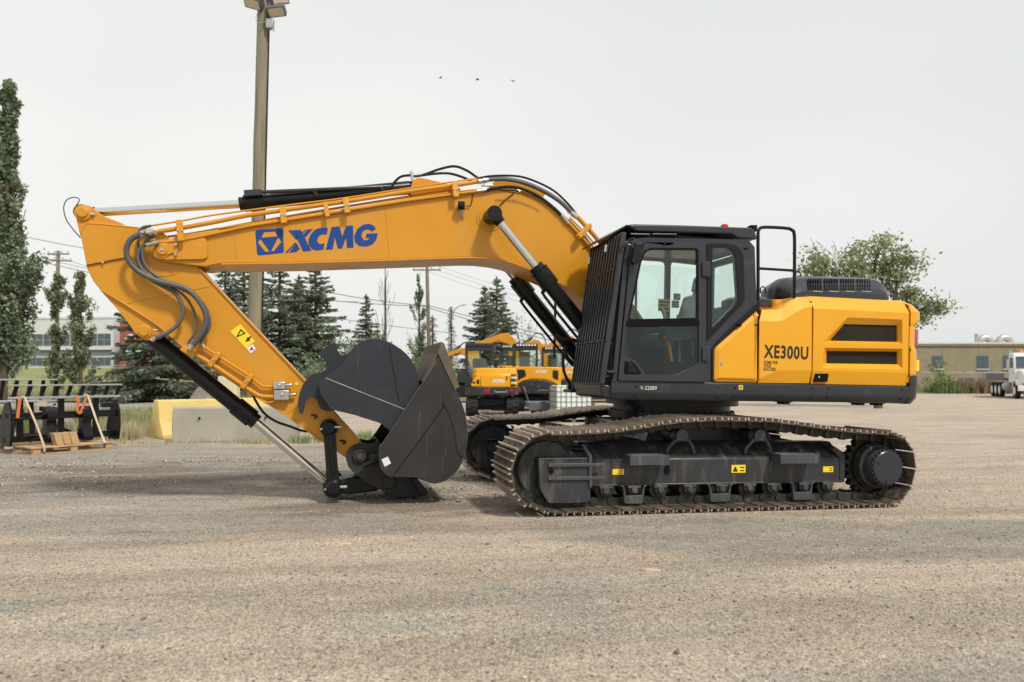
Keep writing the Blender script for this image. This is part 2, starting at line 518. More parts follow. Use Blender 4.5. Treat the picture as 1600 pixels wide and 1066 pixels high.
M['poplar'] = foliage('poplar_leaves', (0.125, 0.165, 0.10), (0.30, 0.36, 0.225), 0.9, 0.3)
M['young'] = foliage('young_poplar_leaves', (0.14, 0.18, 0.10), (0.32, 0.36, 0.21), 1.2, 0.3)
M['maple'] = foliage('round_tree_leaves', (0.16, 0.205, 0.10), (0.38, 0.43, 0.24), 0.7, 0.3)
M['bush'] = foliage('bush_leaves', (0.11, 0.16, 0.08), (0.25, 0.31, 0.16), 1.0, 0.3)
M['grass'] = foliage('grass_blades', (0.24, 0.235, 0.10), (0.44, 0.40, 0.20), 0.6, 0.3)
M['drygrass'] = foliage('dry_weeds', (0.32, 0.28, 0.16), (0.58, 0.52, 0.34), 1.5, 0.3)
M['weed'] = foliage('green_weeds', (0.13, 0.20, 0.07), (0.28, 0.34, 0.12), 1.2, 0.3)
M['redweed'] = foliage('reddish_weeds', (0.20, 0.14, 0.08), (0.34, 0.24, 0.15), 1.2, 0.3)

def ground_mat():
    t = NT('gravel_yard')
    g = t.n('NewGeometry')
    pos = g.outputs['Position']
    sep = t.n('SeparateXYZ'); t.l(pos, sep.inputs[0])
    def mapped(sc, loc=(0, 0, 0), rot=0.0):
        src = pos
        if rot:
            m0 = t.n('Mapping'); m0.inputs['Rotation'].default_value = (0, 0, rot); t.l(pos, m0.inputs[0]); src = m0.outputs[0]
        mp = t.n('Mapping'); mp.inputs['Scale'].default_value = sc; mp.inputs['Location'].default_value = loc
        t.l(src, mp.inputs[0]); return mp.outputs[0]
    big = t.noise(mapped((0.22, 0.75, 1), (3, 1, 0), -.22), 1.0, 6, 0.65)          # bands left by traffic, stretched sideways
    med = t.noise(mapped((0.9, 1.6, 1)), 1.0, 6, 0.65)
    fine = t.noise(mapped((1, 1, 1)), 55.0, 6, 0.75)
    tan_ = t.ramp(med, 0.3, 0.7, (0.390, 0.325, 0.262), (0.525, 0.450, 0.372))
    gry = t.ramp(med, 0.3, 0.7, (0.250, 0.228, 0.196), (0.365, 0.340, 0.298))
    # grey crushed stone: left-back part of the yard and a strip beside the tracks
    def gauss(cx, cy, sx, sy):
        a = t.n('Math', operation='SUBTRACT'); t.l(sep.outputs[0], a.inputs[0]); a.inputs[1].default_value = cx
        a2 = t.n('Math', operation='DIVIDE'); t.l(a.outputs[0], a2.inputs[0]); a2.inputs[1].default_value = sx
        a3 = t.n('Math', operation='MULTIPLY'); t.l(a2.outputs[0], a3.inputs[0]); t.l(a2.outputs[0], a3.inputs[1])
        b = t.n('Math', operation='SUBTRACT'); t.l(sep.outputs[1], b.inputs[0]); b.inputs[1].default_value = cy
        b2 = t.n('Math', operation='DIVIDE'); t.l(b.outputs[0], b2.inputs[0]); b2.inputs[1].default_value = sy
        b3 = t.n('Math', operation='MULTIPLY'); t.l(b2.outputs[0], b3.inputs[0]); t.l(b2.outputs[0], b3.inputs[1])
        s = t.n('Math', operation='ADD'); t.l(a3.outputs[0], s.inputs[0]); t.l(b3.outputs[0], s.inputs[1])
        q = t.n('Math', operation='SUBTRACT', use_clamp=True); q.inputs[0].default_value = 1.0; t.l(s.outputs[0], q.inputs[1])
        return q.outputs[0]
    acc = None
    for gset in ((2.6, 6.7, 2.6, 1.0), (-5.5, 11.8, 6.5, 4.4), (-3.4, 7.2, 3.2, 0.6), (4.9, 6.9, 1.6, 1.0)):
        o = gauss(*gset)
        if acc is None: acc = o
        else:
            ad = t.n('Math', operation='MAXIMUM'); t.l(acc, ad.inputs[0]); t.l(o, ad.inputs[1]); acc = ad.outputs[0]
    sm = t.n('Math', operation='MULTIPLY'); t.l(acc, sm.inputs[0]); sm.inputs[1].default_value = 0.42
    ad = t.n('Math', operation='ADD'); t.l(sm.outputs[0], ad.inputs[0]); t.l(big, ad.inputs[1])
    ad2 = t.n('Math', operation='MULTIPLY_ADD'); t.l(med, ad2.inputs[0]); ad2.inputs[1].default_value = 0.62; t.l(ad.outputs[0], ad2.inputs[2])
    fac = t.ramp(ad2.outputs[0], 0.80, 1.22)
    c = t.mix(fac, tan_, gry)
    # muddy brown smears
    mud = t.noise(mapped((0.35, 1.3, 1), (9, 4, 0), -.25), 1.0, 8, 0.72)
    c = t.mix(t.ramp(mud, 0.60, 0.74, (0, 0, 0), (0.55, 0.55, 0.55)), c, (0.19, 0.145, 0.105))
    # churned dark soil on the left and round the bucket
    g1, g2 = gauss(-5.0, 10.6, 5.0, 2.6), gauss(-1.2, 8.2, 2.6, 1.1)
    gm = t.n('Math', operation='MAXIMUM'); t.l(g1, gm.inputs[0]); t.l(g2, gm.inputs[1])
    ch_n = t.noise(mapped((0.8, 2.0, 1), (2, 7, 0), -.2), 1.0, 8, 0.72)
    gs = t.n('Math', operation='MULTIPLY_ADD'); t.l(gm.outputs[0], gs.inputs[0]); gs.inputs[1].default_value = 0.30; t.l(ch_n, gs.inputs[2])
    c = t.mix(t.ramp(gs.outputs[0], 0.60, 0.80, (0, 0, 0), (0.75, 0.75, 0.75)), c, (0.150, 0.122, 0.097))
    # wheel tracks of the machines that crossed the yard: shallow, dusty, broken up by noise
    trk = None
    for a0, b0, w0 in ((4.35, .17, .20), (6.05, .15, .19), (5.25, -.06, .22), (3.55, .02, .20), (7.6, .22, .2)):
        m1 = t.n('Math', operation='MULTIPLY_ADD'); t.l(sep.outputs[0], m1.inputs[0]); m1.inputs[1].default_value = -b0; m1.inputs[2].default_value = -a0
        m2 = t.n('Math', operation='ADD'); t.l(sep.outputs[1], m2.inputs[0]); t.l(m1.outputs[0], m2.inputs[1])
        m3 = t.n('Math', operation='MULTIPLY_ADD'); t.l(big, m3.inputs[0]); m3.inputs[1].default_value = 0.9; t.l(m2.outputs[0], m3.inputs[2])
        m4 = t.n('Math', operation='ABSOLUTE'); t.l(m3.outputs[0], m4.inputs[0])
        e = t.ramp(m4.outputs[0], w0 * .75, w0 * 1.5, (1, 1, 1), (0, 0, 0))
        if trk is None: trk = e
        else:
            mx = t.n('Math', operation='MAXIMUM'); t.l(trk, mx.inputs[0]); t.l(e, mx.inputs[1]); trk = mx.outputs[0]
    tw = t.n('Math', operation='MULTIPLY'); t.l(trk, tw.inputs[0]); t.l(t.ramp(ch_n, 0.36, 0.62, (0.1, 0.1, 0.1), (0.75, 0.75, 0.75)), tw.inputs[1])
    c = t.mix(tw.outputs[0], c, t.mix(0.45, c, (0.17, 0.14, 0.11)))
    # individual chips of stone
    vo = t.n('TexVoronoi'); vo.inputs['Scale'].default_value = 105.0; t.l(pos, vo.inputs['Vector'])
    chip = t.ramp(vo.outputs['Color'], 0.15, 0.85, (0.42, 0.42, 0.43), (1.55, 1.53, 1.50))
    c = t.mix(0.8, c, chip, 'MULTIPLY')
    c = t.mix(0.8, c, t.ramp(fine, 0.3, 0.7, (0.55, 0.55, 0.56), (1.42, 1.42, 1.42)), 'MULTIPLY')
    # clods of 5 to 10 cm
    clod = t.noise(mapped((1, 1, 1)), 13.0, 5, 0.7)
    c = t.mix(0.7, c, t.ramp(clod, 0.35, 0.66, (0.82, 0.81, 0.80), (1.14, 1.14, 1.14)), 'MULTIPLY')
    # faint tyre lines running across the yard
    wv = t.n('TexWave'); wv.inputs['Scale'].default_value = 0.55; wv.inputs['Distortion'].default_value = 5.0; wv.inputs['Detail'].default_value = 4.0; wv.inputs['Detail Scale'].default_value = 0.8; wv.bands_direction = 'Y'
    t.l(mapped((0.35, 1, 1), (0, 0, 0), -.24), wv.inputs['Vector'])
    c = t.mix(0.22, c, t.ramp(wv.outputs[0], 0.1, 0.9, (0.84, 0.83, 0.82), (1.10, 1.10, 1.09)), 'MULTIPLY')
    vo2 = t.n('TexVoronoi'); vo2.inputs['Scale'].default_value = 24.0; t.l(pos, vo2.inputs['Vector'])
    pale = t.ramp(vo2.outputs['Color'], 0.85, 0.89)
    near = t.ramp(vo2.outputs['Distance'], 0.20, 0.30, (1, 1, 1), (0, 0, 0))
    pm = t.n('Math', operation='MULTIPLY'); t.l(pale, pm.inputs[0]); t.l(near, pm.inputs[1])
    c = t.mix(pm.outputs[0], c, (0.10, 0.095, 0.085))
    t.l(c, t.b.inputs['Base Color'])
    t.b.inputs['Roughness'].default_value = 0.93
    t.b.inputs['Specular IOR Level'].default_value = 0.25
    b0 = t.bump(clod, 0.5, 0.02)
    b1 = t.bump(vo.outputs['Distance'], 0.7, 0.012, b0)
    b2 = t.bump(fine, 0.5, 0.012, b1)
    b3 = t.bump(med, 0.5, 0.10, b2)
    t.l(b3, t.b.inputs['Normal'])
    return t.m
M['ground'] = ground_mat()
def turf_mat():
    t = NT('mown_grass')
    g = t.n('NewGeometry')
    mp = t.n('Mapping'); t.l(g.outputs['Position'], mp.inputs[0])
    n = t.noise(mp.outputs[0], 0.25, 6, 0.65)
    f = t.noise(mp.outputs[0], 9.0, 5, 0.7)
    c = t.ramp(n, 0.3, 0.7, (0.155, 0.175, 0.055), (0.30, 0.30, 0.115))
    c = t.mix(0.7, c, t.ramp(f, 0.3, 0.7, (0.6, 0.6, 0.6), (1.3, 1.3, 1.3)), 'MULTIPLY')
    t.l(c, t.b.inputs['Base Color']); t.b.inputs['Roughness'].default_value = 0.95
    t.l(t.bump(f, 0.7, 0.08), t.b.inputs['Normal'])
    return t.m
M['turf'] = turf_mat()
M['asphalt'] = paint('pale_worn_asphalt', (0.30, 0.285, 0.27), 0.9, var=0.1, bump=0.2)
# ------------------------------------------------------------------ the setting: ground, road, lawn
def grid_axis(stops):
    out = []
    for (a, b, st) in stops:
        n = max(1, int(round((b - a) / st)))
        out += [a + (b - a) * i / n for i in range(n)]
    return out + [stops[-1][1]]
gx = grid_axis([(-900, -120, 60), (-120, -30, 6), (-30, -9, 1.0), (-9, 10, .22), (10, 30, 1.0), (30, 120, 6), (120, 900, 60)])
gy = grid_axis([(-60, -4, 8), (-4, 2.4, .6), (2.4, 14, .22), (14, 40, 1.0), (40, 130, 4), (130, 1500, 90)])
def bumpy(x, y):
    """ruts and soft heaps left by machines, a few centimetres, level where things stand"""
    s = (x - MO.x) * math.cos(PSI) + (y - MO.y) * math.sin(PSI); v = -(x - MO.x) * math.sin(PSI) + (y - MO.y) * math.cos(PSI)
    a = .018 * math.sin(1.9 * y + .35 * x + .9 * math.sin(.7 * x)) * math.sin(.31 * x + 1.0 + .4 * y) + .010 * math.sin(4.3 * y - .8 * x) * math.sin(1.3 * x + .5)
    a *= sstep(2.2, 4, y) * (1 - sstep(12.0, 13.2, y))
    if -3.2 < s < 5.4 and -.9 < v < 4.4:
        e = min(s + 3.2, 5.4 - s, v + .9, 4.4 - v); a *= 1 - sstep(0, .9, e)
    return a
vs = []; fs = []
nx = len(gx)
for y in gy:
    for x in gx:
        vs.append((x, y, ground_z(x, y) + bumpy(x, y)))
for j in range(len(gy) - 1):
    for i in range(nx - 1):
        a = j * nx + i
        fs.append((a, a + 1, a + nx + 1, a + nx))
me = bpy.data.meshes.new('ground'); me.from_pydata(vs, [], fs); me.polygons.foreach_set('use_smooth', [True] * len(fs)); me.materials.append(M['ground'])
tag(link_mesh('ground', me), kind='structure', label='brown and grey gravel yard')
def sheet(name, xs, ys, lift, mat, label):
    vs = [(x(y) if callable(x) else x, y, ground_z(x(y) if callable(x) else x, y) + lift) for y in ys for x in xs]
    n = len(xs); fs = [(j * n + i, j * n + i + 1, (j + 1) * n + i + 1, (j + 1) * n + i) for j in range(len(ys) - 1) for i in range(n - 1)]
    me = bpy.data.meshes.new(name); me.from_pydata(vs, [], fs); me.polygons.foreach_set('use_smooth', [True] * len(fs)); me.materials.append(M[mat])
    return tag(link_mesh(name, me), kind='structure', label=label)
fx = [-220, -150, -100] + list(np.arange(-80, 8.1, 4.0))
sheet('lawn', fx, list(np.arange(40, 60, 4)) + list(np.arange(60, 140, 6)) + [160, 200, 260, 340], .09, 'turf', 'sloping mown lawn beyond the road')
sheet('verge', list(np.arange(-40, -7.9, 2.0)), [21.0, 24, 28, 31.5], .008, 'turf', 'rough grass verge behind the concrete blocks')
sheet('road', [-220, -120, -80] + list(np.arange(-60, 4.1, 4.0)), [31.5, 33, 35, 37, 39.9], .012, 'asphalt', 'pale asphalt road beyond the yard')
sheet('weedy_strip', list(np.arange(16, 121, 4.0)), [60, 64, 68, 72, 80, 110, 150], .02, 'turf', 'weedy strip along the tan building')

# ------------------------------------------------------------------ foliage tools
def quads_mesh(name, C, A, B, mat):
    """C centres, A and B half axes (N,3): one quad each"""
    n = len(C)
    V = np.empty((n, 4, 3)); V[:, 0] = C - A - B * .35; V[:, 1] = C - A * .15 + B * -1; V[:, 2] = C + A; V[:, 3] = C - A * .15 + B
    me = bpy.data.meshes.new(name)
    me.vertices.add(n * 4); me.vertices.foreach_set('co', V.reshape(-1))
    me.loops.add(n * 4); me.loops.foreach_set('vertex_index', np.arange(n * 4, dtype=np.int32))
    me.polygons.add(n); me.polygons.foreach_set('loop_start', np.arange(0, n * 4, 4, dtype=np.int32)); me.polygons.foreach_set('loop_total', np.full(n, 4, dtype=np.int32))
    me.update(); me.validate()
    me.materials.append(mat)
    return me
def rdir(n):
    q = rng.normal(size=(n, 3)); return q / np.linalg.norm(q, axis=1, keepdims=True)
def leaf_axes(n, size, flat=0.0):
    a = rdir(n); a[:, 2] *= (1 - flat)
    b = np.cross(a, rdir(n)); b /= np.maximum(1e-6, np.linalg.norm(b, axis=1, keepdims=True))
    s = size * rng.uniform(.6, 1.3, (n, 1))
    return a * s, b * s * .6
def trunk_mesh(name, pts, radii, mat, extra=()):
    mb = MB(); mb.tube(pts, list(radii), 8, 3)
    for p, r in extra: mb.tube(p, r, 5, 0)
    return mb.mesh(name, mat, 60)

def spruce(name, loc, H, R, label, seed, mat='spruce', thin=1.0, group='spruce trees', low=.06):
    global rng
    rng = np.random.default_rng(seed)
    t = thing(name, label, 'tree', loc, rng.uniform(0, 6), group)
    C = []; A = []; B = []; br = []
    z = H * low
    while z < H * .985:
        fr = z / H
        L0 = R * (1 - fr) ** .82 * (0.55 + .45 * min(1, fr / .12)) + .10
        nb = max(3, int(round((7 if fr < .7 else 5) * thin)))
        a0 = rng.uniform(0, 6.28)
        for k in range(nb):
            if rng.random() < .16: continue
            an = a0 + 6.283 * k / nb + rng.normal(0, .22)
            L = L0 * rng.uniform(.55, 1.22)
            dz = L * (.30 * fr - .18) + rng.normal(0, .04)
            e = np.array([math.cos(an), math.sin(an), 0.0])
            zz = z + rng.normal(0, .06)
            br.append(([(0, 0, zz), tuple(e * L * .55 + np.array([0, 0, zz + dz * .35])), tuple(e * L + np.array([0, 0, zz + dz + L * .06]))], .012 + .010 * L))
            m = int(max(8, L * 46))
            s = rng.uniform(.10, 1, m) ** .75
            side = np.array([-e[1], e[0], 0])
            off = rng.normal(0, 1, m) * (.05 + .20 * L * (1.15 - s) * .6)
            P_ = e[None] * (L * s)[:, None] + side[None] * off[:, None]
            P_[:, 2] = zz + dz * s ** 1.4 + L * .06 * s ** 3 - np.abs(rng.normal(0, .05 + .02 * L, m))
            dirv = e[None] * rng.uniform(.3, 1, (m, 1)) + side[None] * (np.sign(off) * rng.uniform(.2, .9, m))[:, None]
            dirv[:, 2] = rng.normal(-.18, .25, m)
            dirv /= np.linalg.norm(dirv, axis=1, keepdims=True)
            ln = rng.uniform(.10, .24, (m, 1)) * (.75 + .3 * (1 - fr))
            b = np.cross(dirv, rdir(m)); b /= np.maximum(1e-6, np.linalg.norm(b, axis=1, keepdims=True))
            C.append(P_); A.append(dirv * ln); B.append(b * ln * .34)
        z += max(.20, H * .034 * rng.uniform(.7, 1.3) * (1.1 - .45 * fr))
    m = 60
    s = rng.uniform(.9, 1.0, m); C.append(np.stack([rng.normal(0, .03, m), rng.normal(0, .03, m), s * H], 1)); q, b = leaf_axes(m, .10); q[:, 2] = np.abs(q[:, 2]) + .05; A.append(q); B.append(b)
    link_mesh('trunk', trunk_mesh('trunk', [(0, 0, -.05), (0, 0, H * .5), (0, 0, H * .98)], [H * .016, H * .009, .01], M['bark'], br), t)
    link_mesh('crown', quads_mesh('crown', np.concatenate(C), np.concatenate(A), np.concatenate(B), M[mat]), t)
    return t
def column_tree(name, loc, H, R, label, seed, mat='poplar', leaf=.11, dens=1.0, shape=None, start=.06, bare=0.0, group='slim poplar trees', cat='tree', lean=0.0):
    """upright poplar: steep limbs, leaf clumps along them"""
    global rng
    rng = np.random.default_rng(seed)
    t = thing(name, label, cat, loc, 0, group)
    C = []; br = []
    shape = shape or (lambda f: (min(1, f / .12) ** .6) * (1 - max(0, f - .45) / .55) ** .6 * (.75 + .25 * math.sin(f * 9 + seed)))
    nl = int(46 * dens * H / 10) + 10
    for k in range(nl):
        f0 = start + (1 - start) * rng.uniform(0, .93)
        an = rng.uniform(0, 6.283)
        L = H * rng.uniform(.08, .18)
        r1 = R * shape(min(1, f0 + .5 * L / H)) * rng.uniform(.45, 1.1)
        p0 = np.array([lean * f0, 0, f0 * H]); p2 = np.array([math.cos(an) * r1 + lean * f0, math.sin(an) * r1, min(H * 1.0, f0 * H + L)])
        p1 = (p0 + p2) / 2 + np.array([math.cos(an) * r1 * .25, math.sin(an) * r1 * .25, -.05 * L])
        br.append(([tuple(p0), tuple(p1), tuple(p2)], .006 + .003 * H * .3))
        if rng.random() < bare * (f0 > .35): continue
        for j in range(5):
            s = rng.uniform(.25, 1.05)
            c = p0 * (1 - s) + p2 * s + np.array([math.cos(an), math.sin(an), 0]) * r1 * .15
            m = int(26 * dens ** .5)
            C.append(c[None] + rng.normal(0, 1, (m, 3)) * np.array([.13, .13, .19]) * (R * .55 + .25) * (.35 + .65 * min(1, shape(min(1, f0 + .1)))))
    C = np.concatenate(C)
    a, b = leaf_axes(len(C), leaf)
    link_mesh('trunk', trunk_mesh('trunk', [(0, 0, -.05), (lean * .5, 0, H * .5), (lean, 0, H * .97)], [.012 * H + .02, .007 * H + .01, .01], M['bark'], br), t)
    link_mesh('crown', quads_mesh('crown', C, a, b, M[mat]), t)
    return t
def round_tree(name, loc, limbs, label, seed, mat, leaf=.10, clump=.45, per=150, group=None, cat='tree', bare=()):
    """limbs: (end point, clump spread) with the first entry the trunk fork"""
    global rng
    rng = np.random.default_rng(seed)
    t = thing(name, label, cat, loc, 0, group)
    fork = limbs[0]
    C = []; br = []
    for (e, sp) in limbs[1:]:
        e = np.array(e); f0 = np.array(fork) * rng.uniform(.75, 1.0)
        m_ = (f0 + e) / 2 + rng.normal(0, .2, 3)
        br.append(([tuple(f0), tuple(m_), tuple(e)], .05))
        for k in range(6):
            c = e + rng.normal(0, 1, 3) * sp * np.array([1, 1, .7])
            br.append(([tuple(m_ * .4 + e * .6), tuple((e + c) / 2), tuple(c)], .018))
            n = int(per * rng.uniform(.4, 1.2))
            C.append(c[None] + rng.normal(0, 1, (n, 3)) * clump * rng.uniform(.4, .9) * np.array([1, 1, .7]))
    for e in bare:
        e = np.array(e)
        for k in range(9):
            c = e + rng.normal(0, .38, 3); m0 = np.array(fork) * .35 + e * .65 + rng.normal(0, .12, 3); br.append(([tuple(np.array(fork) * .6 + e * .4), tuple(m0), tuple(c)], .008))
    C = np.concatenate(C); a, b = leaf_axes(len(C), leaf)
    link_mesh('trunk', trunk_mesh('trunk', [(0, 0, -.05), tuple(np.array(fork) * .5), tuple(fork)], [.05 * fork[2], .04 * fork[2], .03 * fork[2]], M['bark'], br), t)
    link_mesh('crown', quads_mesh('crown', C, a, b, M[mat]), t)
    return t
def bush(loc, w, h, label, seed, mat='bush', leaf=.09, n=2600, group='bushes beyond the yard', name='bush'):
    global rng
    rng = np.random.default_rng(seed)
    t = thing(name, label, 'bush', loc, 0, group)
    k = 26
    cc = np.stack([rng.normal(0, w * .28, k), rng.normal(0, w * .25, k), np.abs(rng.normal(.45, .28, k)) * h], 1)
    idx = rng.integers(0, k, n)
    C = cc[idx] + rng.normal(0, 1, (n, 3)) * np.array([w * .09, w * .09, h * .10]); C[:, 2] = np.abs(C[:, 2]) + .02
    a, b = leaf_axes(n, leaf)
    br = [([(0, 0, 0), tuple(c * .5), tuple(c)], .015) for c in cc]
    mb = MB()
    for p, r in br: mb.tube(p, r, 5, 0)
    link_mesh('stems', mb.mesh('stems', M['bark'], 60), t)
    link_mesh('foliage', quads_mesh('foliage', C, a, b, M[mat]), t)
    return t
def grass_patch(name, pts_fn, n, h, mat, label, seed, wd=.006, spread=.35):
    global rng
    rng = np.random.default_rng(seed)
    XY = pts_fn(n)
    hh = h * rng.uniform(.35, 1.1, n)
    an = rng.uniform(0, 6.283, n); ln = rng.uniform(.05, spread, n) * hh
    base = np.stack([XY[:, 0], XY[:, 1], [ground_z(x, y) - .01 for x, y in XY]], 1)
    tip = base + np.stack([np.cos(an) * ln, np.sin(an) * ln, hh], 1)
    sd = np.stack([-np.sin(an + 1), np.cos(an + 1), np.zeros(n)], 1) * wd
    md = base * .45 + tip * .55 - np.stack([np.cos(an) * ln * .2, np.sin(an) * ln * .2, np.zeros(n)], 1)
    V = np.empty((n, 5, 3)); V[:, 0] = base - sd; V[:, 1] = base + sd; V[:, 2] = md + sd * .8; V[:, 3] = tip; V[:, 4] = md - sd * .8
    me = bpy.data.meshes.new(name)
    me.vertices.add(n * 5); me.vertices.foreach_set('co', V.reshape(-1)); me.loops.add(n * 5); me.loops.foreach_set('vertex_index', np.arange(n * 5, dtype=np.int32))
    me.polygons.add(n); me.polygons.foreach_set('loop_start', np.arange(0, n * 5, 5, dtype=np.int32)); me.polygons.foreach_set('loop_total', np.full(n, 5, dtype=np.int32))
    me.update(); me.validate(); me.materials.append(M[mat])
    return tag(link_mesh(name, me), label, 'grass', None, 'stuff')
# ------------------------------------------------------------------ the big excavator (frame: u rearward, v away from the camera side, w up)
exc = bpy.data.objects.new('excavator', None)
exc.matrix_world = Matrix.Translation(MO) @ MR.to_4x4()
col.objects.link(exc)
tag(exc, 'large yellow and dark grey crawler excavator with its boom lowered across the yard', 'excavator')
CV = 1.70                                   # centre plane of the machine

def ebuild(mb, name, mat, parent=None, bevel=0.0, **k):
    return mb.build(name, M[mat], parent or exc, bevel, **k)
def part_text(body, p0, width, height, v, mat, parent, slope=0.0, bold=0.02, shear=0.0, spacing=1.0, name='lettering'):
    """flat lettering on a face looking to the camera side; p0 = (u, w) of the lower left corner"""
    me = text_mesh(body, 1.0, M[mat], bold, shear, spacing)
    xs = [q.co.x for q in me.vertices]; ys = [q.co.y for q in me.vertices]
    x0, x1, y0, y1 = min(xs), max(xs), min(ys), max(ys)
    c, s_ = math.cos(slope), math.sin(slope)
    for q in me.vertices:
        a = (q.co.x - x0) / (x1 - x0) * width; b = (q.co.y - y0) / (y1 - y0) * height
        q.co = (p0[0] + a * c - b * s_, v, p0[1] + a * s_ + b * c)
    return link_mesh(name, me, parent)
def decal(name, polys, v, mat, parent, d=0.0015):
    mb = MB()
    for pl in polys:
        mb.prism(pl, v - d, v)
    return ebuild(mb, name, mat, parent, smooth=0)
def seal_line(mb, pts, v, w=0.012):
    for a, b in zip(pts[:-1], pts[1:]):
        mb.bar((a[0], v, a[1]), (b[0], v, b[1]), w, 0.006, up=(0, 1, 0))

# ---- tracks
_near = PL([(846, 679), (869, 678), (912, 676.5), (959, 674), (996, 669), (1052, 660), (1090, 657), (1128, 656), (1199, 657.5), (1218, 659), (1271, 666), (1321, 673), (1372, 677), (1398, 679),
            (1412, 686), (1424, 700), (1431, 730), (1422, 764)], 0.0)
_loop = _near + [(4.14, 0.085), (3.98, 0.042), (3.2, 0.040), (2.4, 0.040), (1.6, 0.040), (0.8, 0.040), (0.05, 0.040), (-0.10, 0.075)] + \
        PL([(813, 780), (803, 762), (799.5, 745), (800, 727), (806, 713), (813.5, 703), (822, 692), (834, 684)], 0.0)
_lp = catmull([(a, 0, b) for a, b in _loop], 10, True)
def resample(pts, n):
    m = len(pts)
    seg = [(pts[(i + 1) % m] - pts[i]).length for i in range(m)]
    L = sum(seg); out = []; i = 0; acc = 0
    for k in range(n):
        s = L * k / n
        while acc + seg[i] < s: acc += seg[i]; i += 1
        t = (s - acc) / seg[i]
        out.append(pts[i].lerp(pts[(i + 1) % m], t))
    return out, L
_L = resample(_lp, 10)[1]
NSH = int(round(_L / 0.203))
_ctr = resample(_lp, NSH)[0]
_area = sum(_ctr[i].x * _ctr[(i + 1) % NSH].z - _ctr[(i + 1) % NSH].x * _ctr[i].z for i in range(NSH))
_frames = []
for i in range(NSH):
    T = (_ctr[(i + 1) % NSH] - _ctr[i - 1]).normalized()
    N = Vector((T.z, 0, -T.x)) if _area > 0 else Vector((-T.z, 0, T.x))
    _frames.append((_ctr[i], T, N))
PITCH = _L / NSH
# one shoe: dished plate with three grousers and bolt heads
sh = MB()
hp = PITCH * 0.5
sh.box((-hp * 0.90, -0.4, -0.016), (hp * 0.84, 0.4, -0.002))
sh.box((-hp * 0.98, -0.385, -0.026), (-hp * 0.80, 0.385, -0.014))
nplate = len(sh.f)
for gx, gh in ((-hp * 0.86, 0.030), (0.0, 0.026), (hp * 0.74, 0.026)):
    sh.add([(gx - .011, -.398, -.004), (gx + .011, -.398, -.004), (gx + .011, .398, -.004), (gx - .011, .398, -.004),
            (gx - .006, -.396, gh), (gx + .006, -.396, gh), (gx + .006, .396, gh), (gx - .006, .396, gh)],
           [(0, 3, 2, 1), (4, 5, 6, 7), (0, 1, 5, 4), (1, 2, 6, 5), (2, 3, 7, 6), (3, 0, 4, 7)])
for by in (-.11, .11):
    for bx in (-.045, .045):
        sh.cyl((bx, by, -.003), (bx, by, .012), .012, n=6)
shoe_me = sh.mesh('shoe', M['shoe'])
shoe_me.materials.append(M['grouser'])
for i, pg in enumerate(shoe_me.polygons):
    if nplate <= i < nplate + 18: pg.material_index = 1
for tv in (0.4, 3.0):
    ch = MB()
    for c, T, N in _frames:
        for s in (-.105, .105):
            base = c + Vector((0, tv + s, 0)) - N * 0.066
            ch.obox(base + N * .008, T * hp * 0.66, Vector((0, .018, 0)), N * 0.040)
            ch.obox(base + N * .036, T * hp * 0.92, Vector((0, .026, 0)), N * 0.014)
            ch.cyl(base + T * hp + Vector((0, -.036, 0)), base + T * hp + Vector((0, .036, 0)), .047, n=10)
        ch.cyl(c - N * .066 + T * hp + Vector((0, tv - .14, 0)), c - N * .066 + T * hp + Vector((0, tv + .14, 0)), .021, n=8)
    tr = ebuild(ch, 'track_chain', 'chain')
    for c, T, N in _frames:
        o = link_mesh('track_shoe', shoe_me, tr)
        o.matrix_local = Matrix.Translation(c + Vector((0, tv, 0))) @ Matrix((T, Vector((0, 1, 0)) if N.cross(T).y > 0 else Vector((0, -1, 0)), N)).transposed().to_4x4()

# ---- undercarriage, built for the near side and mirrored for the far side
def mirror(o):
    c = o.copy(); c.parent = o.parent
    c.scale = (1, -1, 1); c.location = (o.location.x, 2 * CV - o.location.y, o.location.z)
    col.objects.link(c)
    for k in o.children:
        q = k.copy(); q.parent = c; col.objects.link(q)
    return c
near_side = []
uF0, uF1 = 0.42, P(1318, 730, .25)[0]
w0, w1 = .268, .566
f = MB()
prof = [(.25, w0), (.25, w1 - .02), (.27, w1), (.50, w1 + .15), (.66, w1 + .15), (.66, w0)]
n = len(prof)
f.add([(uF0, a, b) for a, b in prof] + [(uF1, a, b) for a, b in prof],
      [tuple(range(n)), tuple(range(2 * n - 1, n - 1, -1))] + [(i, i + n, (i + 1) % n + n, (i + 1) % n) for i in range(n)])
f.box((uF0, .238, w0 - .005), (uF1, .262, w0 + .022))
fr = ebuild(f, 'track_frame', 'frame', bevel=.012); near_side.append(fr)
# sprocket end flange and idler guard box
f = MB(); f.prism(PL([(1303, 697), (1316, 706), (1320, 712), (1319, 753), (1312, 753), (1311, 715), (1300, 703)], .25), .24, .62)
ebuild(f, 'end_flange', 'frame', fr, .006)
f = MB()
f.prism(roundpoly(PL([(841, 716), (923, 715), (923, 784), (905, 787), (857, 787), (843, 764)], .17), .02), .17, .27)
f.box((P(841, 716, .2)[0], .17, P(841, 716, .2)[1] - .03), (P(923, 716, .2)[0], .62, P(923, 716, .2)[1] - .002))
ebuild(f, 'idler_guard', 'frame', fr, .008)
f = MB()
for y in (727, 748):
    a, b = P(857, y, .15), P(945, y, .15)
    f.box((a[0], .145, a[1] - .018), (b[0], .172, a[1] + .018))
a, b = P(921, 690, .15), P(924, 712, .15)
f.prism(PL([(908, 694), (914, 695), (925, 712), (925, 762), (920, 762), (920, 714)], .16), .15, .175)
ebuild(f, 'guard_rib', 'frame_light', fr, .004)
